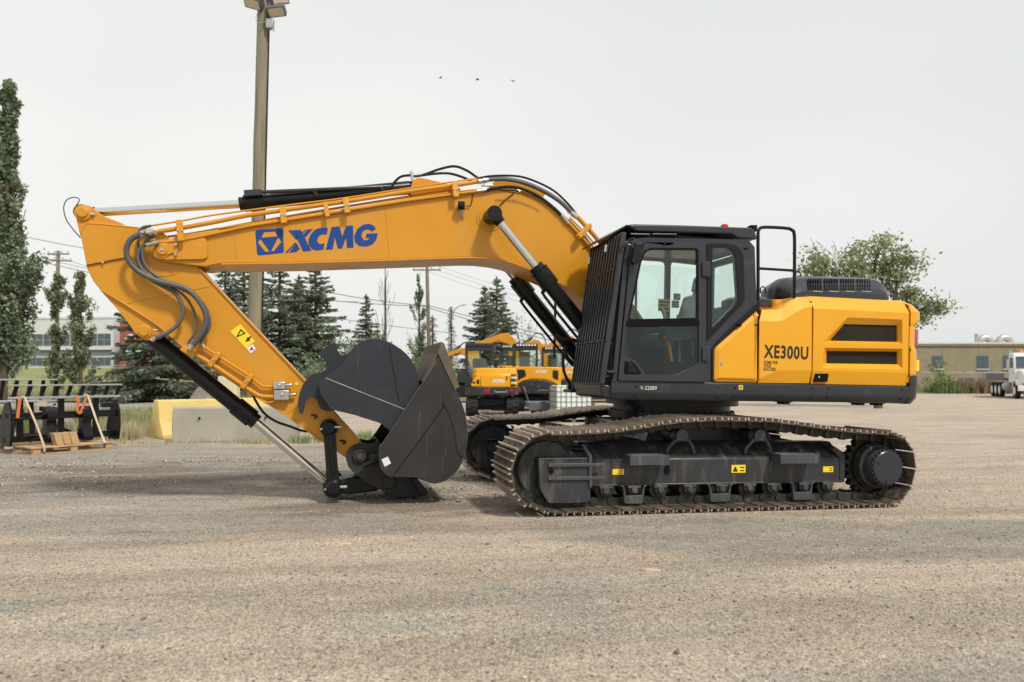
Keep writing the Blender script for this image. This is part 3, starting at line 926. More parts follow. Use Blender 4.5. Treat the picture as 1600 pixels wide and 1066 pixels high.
f = MB(); q = P(861, 736, .168); f.cyl((q[0], .164, q[1]), (q[0], .174, q[1]), .030, n=16); ebuild(f, 'guard_hole', 'seal', fr)
f = MB(); q = P(1042, 734, .248); f.prism([(q[0] + .033 * math.cos(t), q[1] + .05 * math.sin(t)) for t in [k * math.pi / 8 for k in range(16)]], .234, .249); ebuild(f, 'frame_hole', 'seal', fr)
f = MB(); a = P(870, 700, .35); b = P(900, 702, .35); f.cyl((a[0], .36, a[1]), (b[0] + .08, .36, b[1]), .035); ebuild(f, 'tension_rod', 'black', fr)
for xa, xb, ya, yb in ((981, 1047, 712, 727), (1216, 1280, 710, 724.5)):
    f = MB()
    a, b = P(xa + 4, ya, .06), P(xb, yb, .06)
    f.box((a[0], .06, b[1]), (b[0], .085, a[1]))
    f.box((a[0], .085, b[1] + .012), (a[0] + .02, .26, a[1] - .004)); f.box((b[0] - .02, .085, b[1] + .012), (b[0], .26, a[1] - .004))
    for k in range(5):
        f.box((a[0] + .02, .09 + k * .035, a[1] - .02), (b[0] - .02, .108 + k * .035, a[1] + .004 * (k % 2)))
    for k in range(9):
        q = a[0] + .1 + k * .035
        f.add([(q, .062, a[1] - .004), (q + .024, .062, a[1] - .004), (q + .012, .062, a[1] + .012), (q, .072, a[1] - .004), (q + .024, .072, a[1] - .004), (q + .012, .072, a[1] + .012)],
              [(0, 1, 2), (5, 4, 3), (0, 3, 4, 1), (1, 4, 5, 2), (2, 5, 3, 0)])
    ebuild(f, 'step', 'frame_light', fr, .003)
for x0, x1, y0, y1, big in ((957, 975, 733, 742, 0), (1143, 1165, 726.5, 739, 1), (1286, 1302, 729, 738, 0)):
    a, b = P(x0, y1, .245), P(x1, y0, .245)
    st = decal('warning_sticker', [[a, (b[0], a[1]), b, (a[0], b[1])]], .247, 'sticker', fr)
    h = b[1] - a[1]; wd = b[0] - a[0]
    mk = []
    if big:
        mk += [[(a[0] + wd * .08, a[1] + h * .15), (a[0] + wd * .46, a[1] + h * .15), (a[0] + wd * .27, a[1] + h * .85)]]
    mk += [[(a[0] + wd * .62, a[1] + h * .2), (a[0] + wd * .9, a[1] + h * .2), (a[0] + wd * .9, a[1] + h * .34), (a[0] + wd * .62, a[1] + h * .34)],
           [(a[0] + wd * .62, a[1] + h * .6), (a[0] + wd * .9, a[1] + h * .6), (a[0] + wd * .9, a[1] + h * .74), (a[0] + wd * .62, a[1] + h * .74)]]
    decal('sticker_print', mk, .2452, 'print', fr, .001)
# idler wheel
ic, sc = (0.0, 0.447), (4.03, 0.445)
f = MB(); f.rings((ic[0], .30, ic[1]), (ic[0], .50, ic[1]), [(0, .10), (.0, .29), (.12, .31), (.2, .36), (.8, .36), (.88, .31), (1, .29), (1, .10)], 40)
f.cyl((ic[0], .24, ic[1]), (ic[0], .56, ic[1]), .075)
near_side.append(ebuild(f, 'idler_wheel', 'frame'))
# sprocket with teeth, final drive drum and bolted cap
f = MB()
teeth = []
for k in range(23):
    for da, r in ((-.085, .312), (-.05, .352), (.05, .352), (.085, .312)):
        t = 2 * math.pi * k / 23 + da
        teeth.append((sc[0] + r * math.cos(t), sc[1] + r * math.sin(t)))
f.prism(teeth, .355, .445, [circ(sc, .20, 40)])
f.rings((sc[0], .30, sc[1]), (sc[0], .50, sc[1]), [(0, .24), (0, .275), (1, .275), (1, .24)], 40)
sp = ebuild(f, 'sprocket', 'chain'); near_side.append(sp)
f = MB(); f.rings((sc[0], .60, sc[1]), (sc[0], .09, sc[1]), [(0, .22), (.55, .235), (.60, .255), (.72, .255), (.75, .225), (.96, .215), (1.0, .20)], 40)
dr = ebuild(f, 'final_drive', 'frame', sp)
f = MB(); f.rings((sc[0], .092, sc[1]), (sc[0], .066, sc[1]), [(0, .196), (.7, .196), (1, .186)], 40)
for k in range(24):
    t = 2 * math.pi * k / 24
    f.cyl((sc[0] + .207 * math.cos(t), .11, sc[1] + .207 * math.sin(t)), (sc[0] + .207 * math.cos(t), .078, sc[1] + .207 * math.sin(t)), .011, n=6)
for t in (2.7, 4.6):
    f.cyl((sc[0] + .15 * math.cos(t), .07, sc[1] + .15 * math.sin(t)), (sc[0] + .15 * math.cos(t), .056, sc[1] + .15 * math.sin(t)), .018, n=8)
ebuild(f, 'drive_cap', 'grey', sp)
# bottom rollers with their end caps, and the three roller guards
for x in (946, 990, 1031, 1077, 1127, 1170, 1207, 1256, 1292):
    u = P(x, 765, .24)[0]
    f = MB()
    f.rings((u, .225, .222), (u, .575, .222), [(0, .05), (.02, .062), (.12, .066), (.14, .105), (.22, .105), (.3, .085), (.7, .085), (.78, .105), (.86, .105), (.88, .066), (1, .05)], 20)
    ro = ebuild(f, 'track_roller', 'chain'); near_side.append(ro)
    f = MB(); f.cyl((u, .20, .226), (u, .228, .226), .036, n=8); f.box((u - .075, .212, .245), (u + .075, .24, .272)); ebuild(f, 'axle_cap', 'frame_light', ro, .004)
for xa, xb, yb in ((969, 1011, 788), (1104, 1146, 785), (1234, 1273, 782)):
    a, b = P(xa, yb, .2), P(xb, yb, .2)
    q = [(a[0], .275), (a[0] + .04, .275), (a[0] + .065, .17), (b[0] - .065, .17), (b[0] - .04, .275), (b[0], .275), (b[0] - .03, .255), (b[0] - .045, a[1] + .01), (b[0] - .07, a[1]), (a[0] + .07, a[1]), (a[0] + .045, a[1] + .01), (a[0] + .03, .255)]
    f = MB(); f.prism(q, .195, .235); near_side.append(ebuild(f, 'roller_guard', 'frame_light', None, .006))
# carrier rollers on arched brackets
for x in (1064, 1185):
    u = P(x, 680, .3)[0]
    f = MB(); f.rings((u - .04, .27, .80), (u - .04, .56, .80), [(0, .05), (.1, .085), (.9, .085), (1, .05)], 20)
    cr = ebuild(f, 'carrier_roller', 'chain'); near_side.append(cr)
    f = MB()
    f.tube([(u - .165, .30, .60), (u - .155, .29, .66), (u - .085, .26, .755), (u + .07, .26, .755), (u + .145, .29, .66), (u + .16, .30, .60)], .020, 8, 0)
    f.prism(roundpoly([(u - .075, .75), (u + .06, .75), (u + .07, .80), (u + .03, .87), (u - .04, .875), (u - .08, .83)], .03), .245, .275)
    ebuild(f, 'roller_bracket', 'frame_light', cr, .004)
for o in near_side: mirror(o)
# carbody and turntable
f = MB()
f.prism([(1.2, .42), (3.0, .42), (2.85, .88), (1.35, .88)], .66, 2.74)
for s in (-1, 1):
    for k in (-1, 1):
        f.obox((2.1 + s * .95, CV + k * .72, .60), Vector((.62, k * .25 * s, -.10 * 1)) * .8, (0, .22, 0), (0, 0, .14))
ebuild(f, 'carbody', 'frame', None, .02)
TU = 2.10
f = MB(); f.rings((TU, CV, .86), (TU, CV, 1.20), [(0, .66), (.2, .70), (.2, .80), (.45, .80), (.45, .74), (.7, .74), (.7, .84), (1, .84)], 56)
tt = ebuild(f, 'turntable_ring', 'black')
f = MB()
for k in range(40):
    t = 2 * math.pi * k / 40
    f.cyl((TU + .775 * math.cos(t), CV + .775 * math.sin(t), 1.005), (TU + .775 * math.cos(t), CV + .775 * math.sin(t), 1.035), .016, n=6)
ebuild(f, 'ring_bolt', 'frame', tt)['kind'] = 'stuff'

# ---- deck
SV = 0.20                                    # near side of the upper works
wb, wm, wt = 1.186, 1.275, 1.385
uD0, uD1 = P(955, 610, SV)[0], P(1420.5, 615, SV)[0]
f = MB()
prof = [(SV + .05, wb), (SV, wm - .02), (SV - .004, wm), (SV, wt), (SV + .02, wt + .002), (SV + .03, wt), (SV + .3, wt), (SV + .3, wb)]
n = len(prof)
f.add([(uD0, a, b) for a, b in prof] + [(uD1, a, b) for a, b in prof], [tuple(range(n)), tuple(range(2 * n - 1, n - 1, -1))] + [(i, i + n, (i + 1) % n + n, (i + 1) % n) for i in range(n)])
skirt = ebuild(f, 'deck_skirt', 'grey', None, .006)
f = MB()
f.box((uD0 + .02, SV + .31, wb + .01), (uD1, 1.30, wt - .02)); f.box((1.36, 1.301, wb + .012), (uD1, 2 * CV - SV - .02, wt - .022))
ebuild(f, 'deck_plate', 'grey')
f = MB(); f.box((1.36, 2 * CV - SV - .015, wb), (uD1, 2 * CV - SV + .02, wt + .02)); ebuild(f, 'far_skirt', 'grey')
f = MB()
for x, y in ((993, 604), (992.5, 620), (1122, 605.5), (1148, 606), (1121, 621), (1147, 621), (1269, 607), (1294, 607), (1268, 622), (1293, 622), (1409, 609), (1408, 623.5)):
    q = P(x, y, SV); f.cyl((q[0], SV + .012, q[1]), (q[0], SV - .008 + (.012 if y > 612 else 0), q[1]), .010, n=10)
ebuild(f, 'skirt_bolt', 'seal', skirt)
a = P(1154, 609, SV)
decal('lift_sticker', [[a, (a[0] + .05, a[1]), (a[0] + .05, a[1] + .05), (a[0], a[1] + .05)]], SV - .004, 'sticker', skirt)
decal('lift_mark', [[(a[0] + .01, a[1] + .012), (a[0] + .028, a[1] + .012), (a[0] + .04, a[1] + .038), (a[0] + .022, a[1] + .038)]], SV - .006, 'print', skirt, .001)
a = P(1000, 609, SV); part_text('V-22089', a, .19, .040, SV - .0065, 'white', skirt, bold=-.005)
f = MB()
for x in (1230, 1347, 1376):
    f = MB(); q = P(x, 633, .4)[0]; f.box((q - .035, .4, wb - .035), (q + .035, .55, wb + .02)); f.box((q - .055, .38, wb - .012), (q + .055, .58, wb + .01))
    ebuild(f, 'underside_lug', 'black')
# front step of the platform, beneath the cab
f = MB()
q0, q1 = P(940, 601, SV), P(954, 626, SV)
f.add([(q0[0], SV + .05, 1.355), (uD0 + .02, SV + .02, 1.33), (uD0 + .02, SV + .03, wb + .01), (q0[0] + .03, SV + .06, wb + .03)] +
      [(q0[0], 1.14, 1.355), (uD0 + .02, 1.25, 1.33), (uD0 + .02, 1.25, wb + .01), (q0[0] + .03, 1.12, wb + .03)],
      [(0, 1, 2, 3), (7, 6, 5, 4), (0, 4, 5, 1), (1, 5, 6, 2), (2, 6, 7, 3), (3, 7, 4, 0)])
ebuild(f, 'front_platform', 'grey', None, .015)
f = MB(); f.box((q0[0] - .02, 1.16, 1.24), (q0[0] + .35, 1.45, 1.275)); f.box((q0[0] + .02, 1.2, 1.27), (q0[0] + .2, 1.26, 1.36)); f.box((q0[0] + .02, 1.36, 1.27), (q0[0] + .2, 1.42, 1.33))
ebuild(f, 'platform_bracket', 'black', None, .006)

# ---- yellow side panels
p1 = roundpoly(PL([(1184.5, 484.5), (1119.5, 541), (1116.5, 548), (1115.5, 594), (1119, 597), (1184.5, 598.5)], SV), .03, 3)
def inset_poly(pts, d):
    m = len(pts); out = []
    ar = sum(pts[i][0] * pts[(i + 1) % m][1] - pts[(i + 1) % m][0] * pts[i][1] for i in range(m))
    sg = 1 if ar > 0 else -1
    for i in range(m):
        a, b, c = Vector(pts[i - 1]), Vector(pts[i]), Vector(pts[(i + 1) % m])
        e1, e2 = (b - a), (c - b)
        if e1.length < 1e-6: e1 = e2
        if e2.length < 1e-6: e2 = e1
        n1 = Vector((-e1.y, e1.x)).normalized() * sg; n2 = Vector((-e2.y, e2.x)).normalized() * sg
        nn = (n1 + n2)
        nn = nn / max(.35, nn.length ** 2 / 2) if nn.length > 1e-6 else n1
        out.append((b.x + nn.x * d, b.y + nn.y * d))
    return out
def crown_panel(pts, v, rise=.018, d=.05, back=.3):
    """panel whose rim rolls back: face proud of the rim"""
    f = MB(); inn = inset_poly(pts, d); mid = inset_poly(pts, .008)
    f.loft([(a, v + back, b) for a, b in pts], [(a, v + .022, b) for a, b in pts])
    f.loft([(a, v + .022, b) for a, b in pts], [(a, v + .010, b) for a, b in mid])
    f.loft([(a, v + .010, b) for a, b in mid], [(a, v - rise + .010, b) for a, b in inn])
    f.face(inn, v - rise + .010)
    return f
panel1 = ebuild(crown_panel(p1, SV), 'side_panel', 'yellow_panel')
f = MB(); q = P(1127, 568, SV); f.cyl((q[0], SV, q[1]), (q[0], SV - .014, q[1]), .018, n=14); ebuild(f, 'lock', 'steel', panel1)
f = MB(); q = P(1182, 508, SV); f.box((q[0] - .03, SV - .013, q[1] - .005), (q[0] + .015, SV + .01, q[1] + .008)); ebuild(f, 'panel_slot', 'seal', panel1)
# panel with the model number: bevelled shoulder that steps up to the engine door
cr = lambda y: P(1300, y, SV)[1]
f = MB()
top = PL([(1186.5, 483.5), (1212, 483.5), (1219, 481), (1240, 464.5), (1267, 464)], SV + .14)
shd = PL([(1186.5, 502), (1218, 502), (1226, 499), (1256, 481), (1268.5, 480)], SV)
low = PL([(1186.5, 592), (1214, 579), (1232, 579), (1256, 579), (1268, 579)], SV)
bot = PL([(1186.5, 598.5), (1214, 598.7), (1232, 598.9), (1256, 599), (1266.5, 599.2)], SV)
A = [(a, SV + .40, b) for a, b in top]; B = [(a, SV + .135, b) for a, b in top]; B2 = [(a, SV + .09, b - .012) for a, b in top]
C_ = [(a, SV, b) for a, b in shd]; D_ = [(a, SV, b) for a, b in low]; E_ = [(a, SV + .03, b) for a, b in bot]; F_ = [(a, SV + .3, b) for a, b in bot]
for s1, s2 in ((A, B), (B, B2), (B2, C_), (C_, D_), (D_, E_), (E_, F_)): f.loft(s1, s2, False)
for i in (0, -1):
    f.add([A[i], B[i], B2[i], C_[i], D_[i], E_[i], F_[i]], [tuple(range(7))])
panel2 = ebuild(f, 'number_panel', 'yellow_panel', None, .006)
q0, q1 = P(1193, 559.5, SV), P(1263, 541, SV)
part_text('XE300U', q0, q1[0] - q0[0], .150, SV - .002, 'print', panel2, slope=-.012, bold=.03, spacing=1.12)
for k, (s_, wd) in enumerate((('XCMG FOR', 24), ('YOUR', 12.5), ('SUCCESS', 20.5))):
    q = P(1193, 568.5 + 5.3 * k, SV)
    part_text(s_, q, wd / FOC * 8.7, .034, SV - .002, 'print', panel2, bold=.02)
f = MB(); f.box((2.46, SV + .35, 2.0), (2.95, SV + .37, P(1200, 468, .6)[1])); ebuild(f, 'inner_panel', 'yellow_panel', None, .004)
# engine door with two grille openings
f = MB()
u3, u4 = P(1270.5, 540, SV)[0], P(1419.5, 540, SV)[0]
wA, wB, wC, wD = P(1345, 467, SV + .14)[1], cr(483.5), cr(580), cr(600.5)
wA2 = wA + .0
up_o, up_i = PL([(1286, 536), (1325, 496), (1410, 499.5), (1410, 538)], SV), PL([(1296.5, 532.5), (1319, 506.5), (1402.5, 508.5), (1402.5, 534.5)], SV + .05)
lo_o, lo_i = PL([(1284, 575), (1288, 543.5), (1410, 545), (1410, 577)], SV), PL([(1291, 568), (1291.5, 548.5), (1402.5, 549.5), (1402.5, 569.5)], SV + .05)
f.face([(u3, wC), (u4, wC), (u4, wB), (u3, wB)], SV, [up_o, lo_o])
for o_, i_ in ((up_o, up_i), (lo_o, lo_i)):
    f.loft([(a, SV, b) for a, b in o_], [(a, SV + .05, b) for a, b in i_])
    f.loft([(a, SV + .05, b) for a, b in i_], [(a, SV + .07, b) for a, b in i_])
for (va, wa), (vb, wb_) in (((SV + .42, wA), (SV + .14, wA)), ((SV + .14, wA), (SV + .09, wA - .015)), ((SV + .09, wA - .015), (SV, wB)), ((SV, wC), (SV + .03, wD)), ((SV + .03, wD), (SV + .3, wD))):
    f.loft([(u3, va, wa), (u4, va, wa)], [(u3, vb, wb_), (u4, vb, wb_)], False)
pr = [(SV + .42, wA), (SV + .14, wA), (SV + .09, wA - .015), (SV, wB), (SV, wC), (SV + .03, wD), (SV + .3, wD)]
for u_ in (u3, u4): f.add([(u_, a, b) for a, b in pr], [tuple(range(len(pr)))])
door3 = ebuild(f, 'engine_door', 'yellow_panel', None, .006)
for i_ in (up_i, lo_i):
    f = MB(); f.prism(i_, SV + .066, SV + .08); g_ = ebuild(f, 'grille', 'mesh_dark', door3)
f = MB(); f.prism(PL([(1274, 584), (1294.5, 584), (1292.5, 597), (1272.5, 597)], SV), SV - .004, SV + .03); lt = ebuild(f, 'latch_recess', 'seal', door3)
f = MB(); q = P(1279, 589, SV); f.cyl((q[0], SV - .006, q[1]), (q[0], SV - .012, q[1]), .012, n=12); ebuild(f, 'latch', 'steel', door3)
# counterweight: horizontal sections swept round the tail
def tail(off, off_side=0.0):
    pts = []
    u0 = P(1422.5, 540, SV)[0]
    pts.append((u0, SV + off_side)); 
    R = 3.0
    cu, cv, r = 4.38 - .0, SV + .22 + off_side, .22
    uc = 4.66 + off
    for k in range(8):
        t = rad(-90 + 72 * k / 7)
        pts.append((uc - .20 + .20 * math.cos(t), SV + off_side + .26 + .26 * math.sin(t)))
    for k in range(1, 12):
        v = SV + .30 + (3.0 - .60) * k / 12
        pts.append((uc + .30 * (1 - ((v - CV) / 1.35) ** 2) * 1.0, v))
    for k in range(8):
        t = rad(18 + 72 * k / 7)
        pts.append((uc - .20 + .20 * math.cos(t), 2 * CV - SV - off_side - .26 + .26 * math.sin(t)))
    pts.append((u0, 2 * CV - SV - off_side))
    return pts
wy = lambda y: P(1440, y, .3)[1]
secs = [(wy(598.5), -.09, .02), (wy(585), -.03, 0), (wy(565), -.02, 0), (wy(550), -.025, 0), (wy(542), -.055, 0), (wy(512), -.055, 0), (wy(507), -.01, 0), (wy(502), .012, 0), (wy(489), .012, 0), (wy(478), -.05, .05), (wy(472), -.11, .12), (wy(471), -.3, .3)]
f = MB(); prev = None
for w_, of, os_ in secs:
    cur = [(a, b, w_) for a, b in tail(of, os_)]
    if prev: f.loft(prev, cur)
    else: f.add(cur, [tuple(range(len(cur)))])
    prev = cur
f.add(prev, [tuple(range(len(prev)))])
cw = ebuild(f, 'counterweight', 'yellow_panel', None, .0)
f = MB(); prev = None
for w_, of, os_ in ((wy(631.5), -.05, .05), (wy(622), -.01, .012), (wy(600), .0, 0), (wy(588), -.003, -.0)):
    cur = [(a, b, w_) for a, b in tail(of, os_)]
    if prev: f.loft(prev, cur)
    else: f.add(cur, [tuple(range(len(cur)))])
    prev = cur
f.add(prev, [tuple(range(len(prev)))])
ebuild(f, 'tail_skirt', 'grey', cw)
uc = 4.66
f = MB(); f.tube([(uc - .055 + .002, SV + .16, wy(541)), (uc - .045, SV + .16, wy(514))], .05, 8, 0); ebuild(f, 'tail_light', 'lens_dark', cw, .01)
f = MB(); f.box((uc - .075, SV + .10, wy(580)), (uc - .018, SV + .13, wy(563))); ebuild(f, 'tail_sticker', 'sticker', cw)
f = MB(); f.box((uc - .055, SV + .17, wy(611)), (uc + .006, SV + .26, wy(606))); ebuild(f, 'tail_reflector', 'red', cw)
# dark gaps between panels
f = MB()
f.box((P(1185, 540, SV)[0] - .004, SV + .04, 1.39), (P(1186, 540, SV)[0] + .004, SV + .5, 2.18))
f.box((u3 - .016, SV + .04, 1.39), (u3 + .002, SV + .4, wA - .07)); f.box((u4 - .004, SV + .05, 1.39), (u4 + .02, SV + .5, wA - .07))
f.box((P(1120, 598, SV)[0], SV + .05, wt - .01), (uD1, SV + .3, wD + .012))
ebuild(f, 'panel_gap', 'seal')
# core of the engine bay behind the panels and far side body
f = MB(); f.box((2.50, SV + .45, 1.37), (4.46, 2 * CV - SV - .03, 2.24)); ebuild(f, 'engine_bay', 'grey')
f = MB(); f.prism([(2.45, 1.39), (4.44, 1.39), (4.44, 2.42), (2.98, 2.42), (2.8, 2.25), (2.45, 2.25)], 2 * CV - SV - .025, 2 * CV - SV); ebuild(f, 'far_panel', 'yellow_panel')
f = MB(); f.prism([(1.38, 1.39), (2.44, 1.39), (2.44, 2.2), (1.6, 2.2), (1.5, 1.95), (1.38, 1.9)], 2.22, 3.19); ebuild(f, 'fuel_tank', 'grey', None, .03)

# ---- engine hood
HV0, HV1 = .52, 1.16
hp_ = roundpoly(PL([(1207, 469), (1209, 447), (1222, 434), (1262, 430.5), (1362, 434), (1376, 445), (1382, 468)], .75), .06, 3)
f = MB()
cz = 2.40
def hsec(v, sc_):
    uu = [q[0] for q in hp_]; um = (min(uu) + max(uu)) / 2
    return [(um + (a - um) * (1 - (1 - sc_) * .25), v, cz + (b - cz) * sc_ if b > cz else b) for a, b in hp_]
prev = None
for v_, s_ in ((HV0, .30), (HV0 + .02, .50), (HV0 + .11, .86), (HV0 + .20, .97), (HV0 + .30, 1.0), (HV1 - .3, 1.0), (HV1 - .1, .86), (HV1, .3)):
    cur = hsec(v_, s_)
    if prev: f.loft(prev, cur)
    else: f.add(cur, [tuple(range(len(cur)))])
    prev = cur
f.add(prev, [tuple(range(len(prev)))])
hood = ebuild(f, 'engine_hood', 'grey')
_hs = [(HV0, .30), (HV0 + .02, .50), (HV0 + .11, .86), (HV0 + .20, .97), (HV0 + .30, 1.0), (HV0 + .6, 1.0)]
_wt = max(q[1] for q in hp_)
def on_hood(x, y):
    v = HV0
    while v < HV0 + .45:
        s = next(s0 + (s1 - s0) * (v - v0) / (v1 - v0) for (v0, s0), (v1, s1) in zip(_hs[:-1], _hs[1:]) if v <= v1)
        q = P3(x, y, v)
        if q.z <= cz + (_wt - cz) * s: return q
        v += .004
    return q
f = MB()
for g in range(4):
    for k in range(6):
        x = 1263 + g * 25.5 + k * 3.8
        if x > 1364: continue
        for (ya, yb, va, vb) in ((445, 453.5, .565, .535), (436.5, 442.5, .66, .60)):
            a, b = on_hood(x, ya), on_hood(x, yb)
            f.bar(a, b, .016, .016, up=(1, 0, 0))
ebuild(f, 'vent_slot', 'seal', hood)['kind'] = 'stuff'
f = MB()
for g in range(4):
    a = on_hood(1270 + g * 25.5, 455.2); f.box((a.x, a.y - .004, a.z - .004), (a.x + .13, a.y + .02, a.z + .005))
ebuild(f, 'vent_lip', 'steel', hood)
f = MB()
for x, y in ((1247, 431), (1192, 455)):
    f = MB(); a = P3(x, y, .9); f.tube([a + Vector((-.03, 0, -.03)), a + Vector((-.03, 0, .03)), a + Vector((0, 0, .055)), a + Vector((.03, 0, .03)), a + Vector((.03, 0, -.03))], .008, 8, 4); ebuild(f, 'lifting_eye', 'black', hood)
f = MB(); f.rings((2.62, .78, 2.28), (2.62, .78, 2.42), [(0, .30), (.6, .30), (.85, .24), (1, .1)], 30); f.box((2.5, .6, 2.2), (2.9, 2.4, 2.33)); ebuild(f, 'air_cleaner_cover', 'grey', None, .01)
# ---- handrails
f = MB()
a = lambda x, y: P3(x, y, SV + .12)
f.tube([a(1184.5, 497), a(1184.5, 420), a(1184.5, 366), a(1186, 359), a(1191, 355.5), a(1210, 355.5), a(1230, 357), a(1237, 359.5), a(1241, 366), a(1241.5, 400), a(1241, 470)], .019, 10, 4)
f.tube([a(1184.5, 419.5), a(1241, 423)], .016, 10, 0)
ebuild(f, 'handrail', 'black')
f = MB()
for uu in (.95, 1.62, 2.2): f.cyl((uu, 3.12, 1.7), (uu, 3.12, 3.02 if uu != 1.62 else 2.72), .019, n=10)
f.tube([(.95, 3.12, 3.0), (1.5, 3.12, 3.02), (2.2, 3.12, 3.0)], .018, 8, 0); f.tube([(.95, 3.12, 2.5), (2.2, 3.12, 2.5)], .016, 8, 0)
ebuild(f, 'far_handrail', 'black')
# ---- cab
CV0, CV1 = SV, 1.24
cabP = lambda pts, v=SV: PL(pts, v)
cab_out = cabP([(957.5, 597.5), (963, 540), (975.5, 410), (980, 386), (986, 377), (996, 372.5), (1010, 371), (1158, 374), (1173, 377), (1180.5, 386), (1182, 430), (1184, 483), (1118.5, 541), (1115.5, 548), (1114.5, 598)])
door_o = roundpoly(cabP([(964.5, 595), (984, 398), (989, 384), (999, 378.5), (1102, 379.5), (1102.5, 597)]), .03, 3)
up_g = roundpoly(cabP([(980.5, 500.5), (1000, 408), (1006, 394), (1015, 389.5), (1088.5, 390), (1088.5, 498.5)]), .03, 3)
lo_g = roundpoly(cabP([(974, 557), (977, 503.5), (1090.5, 501), (1090.5, 568.5), (1055, 585.5), (1007.5, 585.5), (991.5, 563)]), .02, 2)
rear_o = roundpoly(cabP([(1104, 380.5), (1142, 381.5), (1154, 386), (1161.5, 397), (1163.5, 471), (1104.5, 533)]), .03, 3)
rear_g = roundpoly(cabP([(1112.5, 387.5), (1138, 388), (1146, 393), (1149, 402), (1153.5, 466), (1148, 477), (1112.5, 514)]), .04, 3)
front_gap = cabP([(968, 590), (984.5, 402), (990, 384), (1000, 380), (1100.5, 381), (1100.5, 594)])
f = MB()
f.prism(cab_out, SV + .012, SV + .07, [cabP([(972, 588), (987, 400), (993, 386), (1002, 383), (1098, 384), (1098, 590)]), rear_g])
cab = ebuild(f, 'cab', 'grey', None, .012)
# door skin with its two openings
f = MB()
f.prism(door_o, SV - .022, SV + .02, [up_g, lo_g])
door = ebuild(f, 'door', 'grey', cab, .006)
f = MB(); f.prism(inset_poly(up_g, -.012), SV - .0225, SV - .012, [inset_poly(up_g, .010)]); f.prism(cabP([(977.5, 501.5), (1091, 499), (1091, 510), (976.5, 511.5)]), SV - .0245, SV - .016); ebuild(f, 'door_seal', 'seal', cab)
f = MB(); f.prism(up_g, SV - .006, SV - .002); ebuild(f, 'door_upper_glass', 'glass', cab, smooth=0)
f = MB(); f.prism(lo_g, SV - .006, SV - .002); ebuild(f, 'door_lower_glass', 'glass_shaded', cab, smooth=0)
f = MB(); f.prism(roundpoly(cabP([(973.5, 584.5), (975, 566), (986, 565), (992, 570), (1001, 584.5)]), .015, 2), SV - .027, SV - .02); ebuild(f, 'door_handle_recess', 'seal', cab)
f = MB(); f.prism(cabP([(979, 583), (980, 568), (987, 568), (996, 583)]), SV - .034, SV - .026); q = P(976.5, 565.5, SV); f.cyl((q[0], SV - .034, q[1]), (q[0], SV - .02, q[1]), .012, n=10); ebuild(f, 'door_handle', 'black', cab, .003)
f = MB(); q = P(1037, 381, SV); f.cyl((q[0], SV - .036, q[1]), (q[0], SV - .02, q[1]), .017, n=14); ebuild(f, 'door_stop', 'black', cab)
for ya, yb in ((411, 432.5), (542.5, 564)):
    f = MB(); a, b = P(1094.5, yb, SV), P(1108, ya, SV); m = (a[0] + b[0]) / 2
    f.box((a[0], SV - .045, a[1]), (m - .004, SV - .018, b[1])); f.box((m + .004, SV - .035, a[1]), (b[0], SV + .012, b[1] + .008)); f.cyl((m, SV - .034, a[1] - .012), (m, SV - .034, b[1] + .01), .014, n=10)
    ebuild(f, 'door_hinge', 'grey', cab, .004)
f = MB(); f.prism(rear_o, SV - .004, SV + .016, [rear_g]); ebuild(f, 'window_surround', 'black', cab, .003)
f = MB(); f.prism(rear_g, SV + .004, SV + .008); ebuild(f, 'rear_side_glass', 'glass', cab, smooth=0)
f = MB(); q = P(1166, 388, SV); f.box((q[0] - .022, SV + .004, q[1] - .009), (q[0] + .022, SV + .014, q[1] + .009)); ebuild(f, 'vent_plug', 'seal', cab)
# dark strip that runs down beside the yellow panel, with a bolt
f = MB(); f.prism(cabP([(1184, 470), (1184, 484), (1118, 542), (1115.5, 548), (1115, 597), (1111.5, 597), (1112, 546), (1116, 538)]), SV + .0, SV + .011); ebuild(f, 'pillar_trim', 'black', cab, .004)
f = MB(); q = P(1154, 508, SV); f.cyl((q[0], SV - .03, q[1]), (q[0], SV + .01, q[1]), .012, n=8); f.box((q[0] - .035, SV - .012, q[1] - .008), (q[0] + .035, SV + .002, q[1] + .008)); ebuild(f, 'trim_bolt', 'seal', cab)
# the other sides of the cab
ub = lambda y: P(1182, y, SV)[0]
uf_b, uf_t = P(957.5, 597.5, SV)[0], P(980, 386, SV)[0]
ut = P(1010, 371, SV)[1]
ur = P(1182, 440, SV)[0]
f = MB()
f.prism(cab_out, CV1 - .06, CV1, [roundpoly([(uf_b + .14, 2.0), (uf_t + .10, ut - .07), (ur - .62, ut - .07), (ur - .62, 2.0)], .05, 2),
                                  roundpoly([(ur - .56, 2.05), (ur - .56, ut - .07), (ur - .10, ut - .09), (ur - .10, 2.15)], .05, 2)])
ebuild(f, 'far_side_frame', 'grey', cab, .01)
f = MB(); f.prism([(uf_b + .1, 1.43), (uf_b + .13, 1.98), (ur - .3, 1.98), (ur - .75, 1.6), (ur - .8, 1.43)], CV1 - .085, CV1 - .063); ebuild(f, 'shade_panel', 'seal', cab)  # added black panel standing in for shade inside the cab, behind the lower pane
f = MB(); f.prism([(uf_b + .1, 2.0), (uf_t + .1, ut - .12), (ur - .1, ut - .12), (ur - .1, 2.0)], CV1 - .034, CV1 - .03); ebuild(f, 'far_side_glass', 'glass', cab, smooth=0)
f = MB()
def strip(ua, wa, ub_, wb_, th, v0=CV0 + .07, v1=CV1 - .06):
    f.bar((ua, (v0 + v1) / 2, wa), (ub_, (v0 + v1) / 2, wb_), v1 - v0, th, up=(0, 0, 1))
f.box((uf_b + .05, CV0 + .07, 1.39), (P(1114, 590, SV)[0], CV1 - .06, 1.42))           # floor
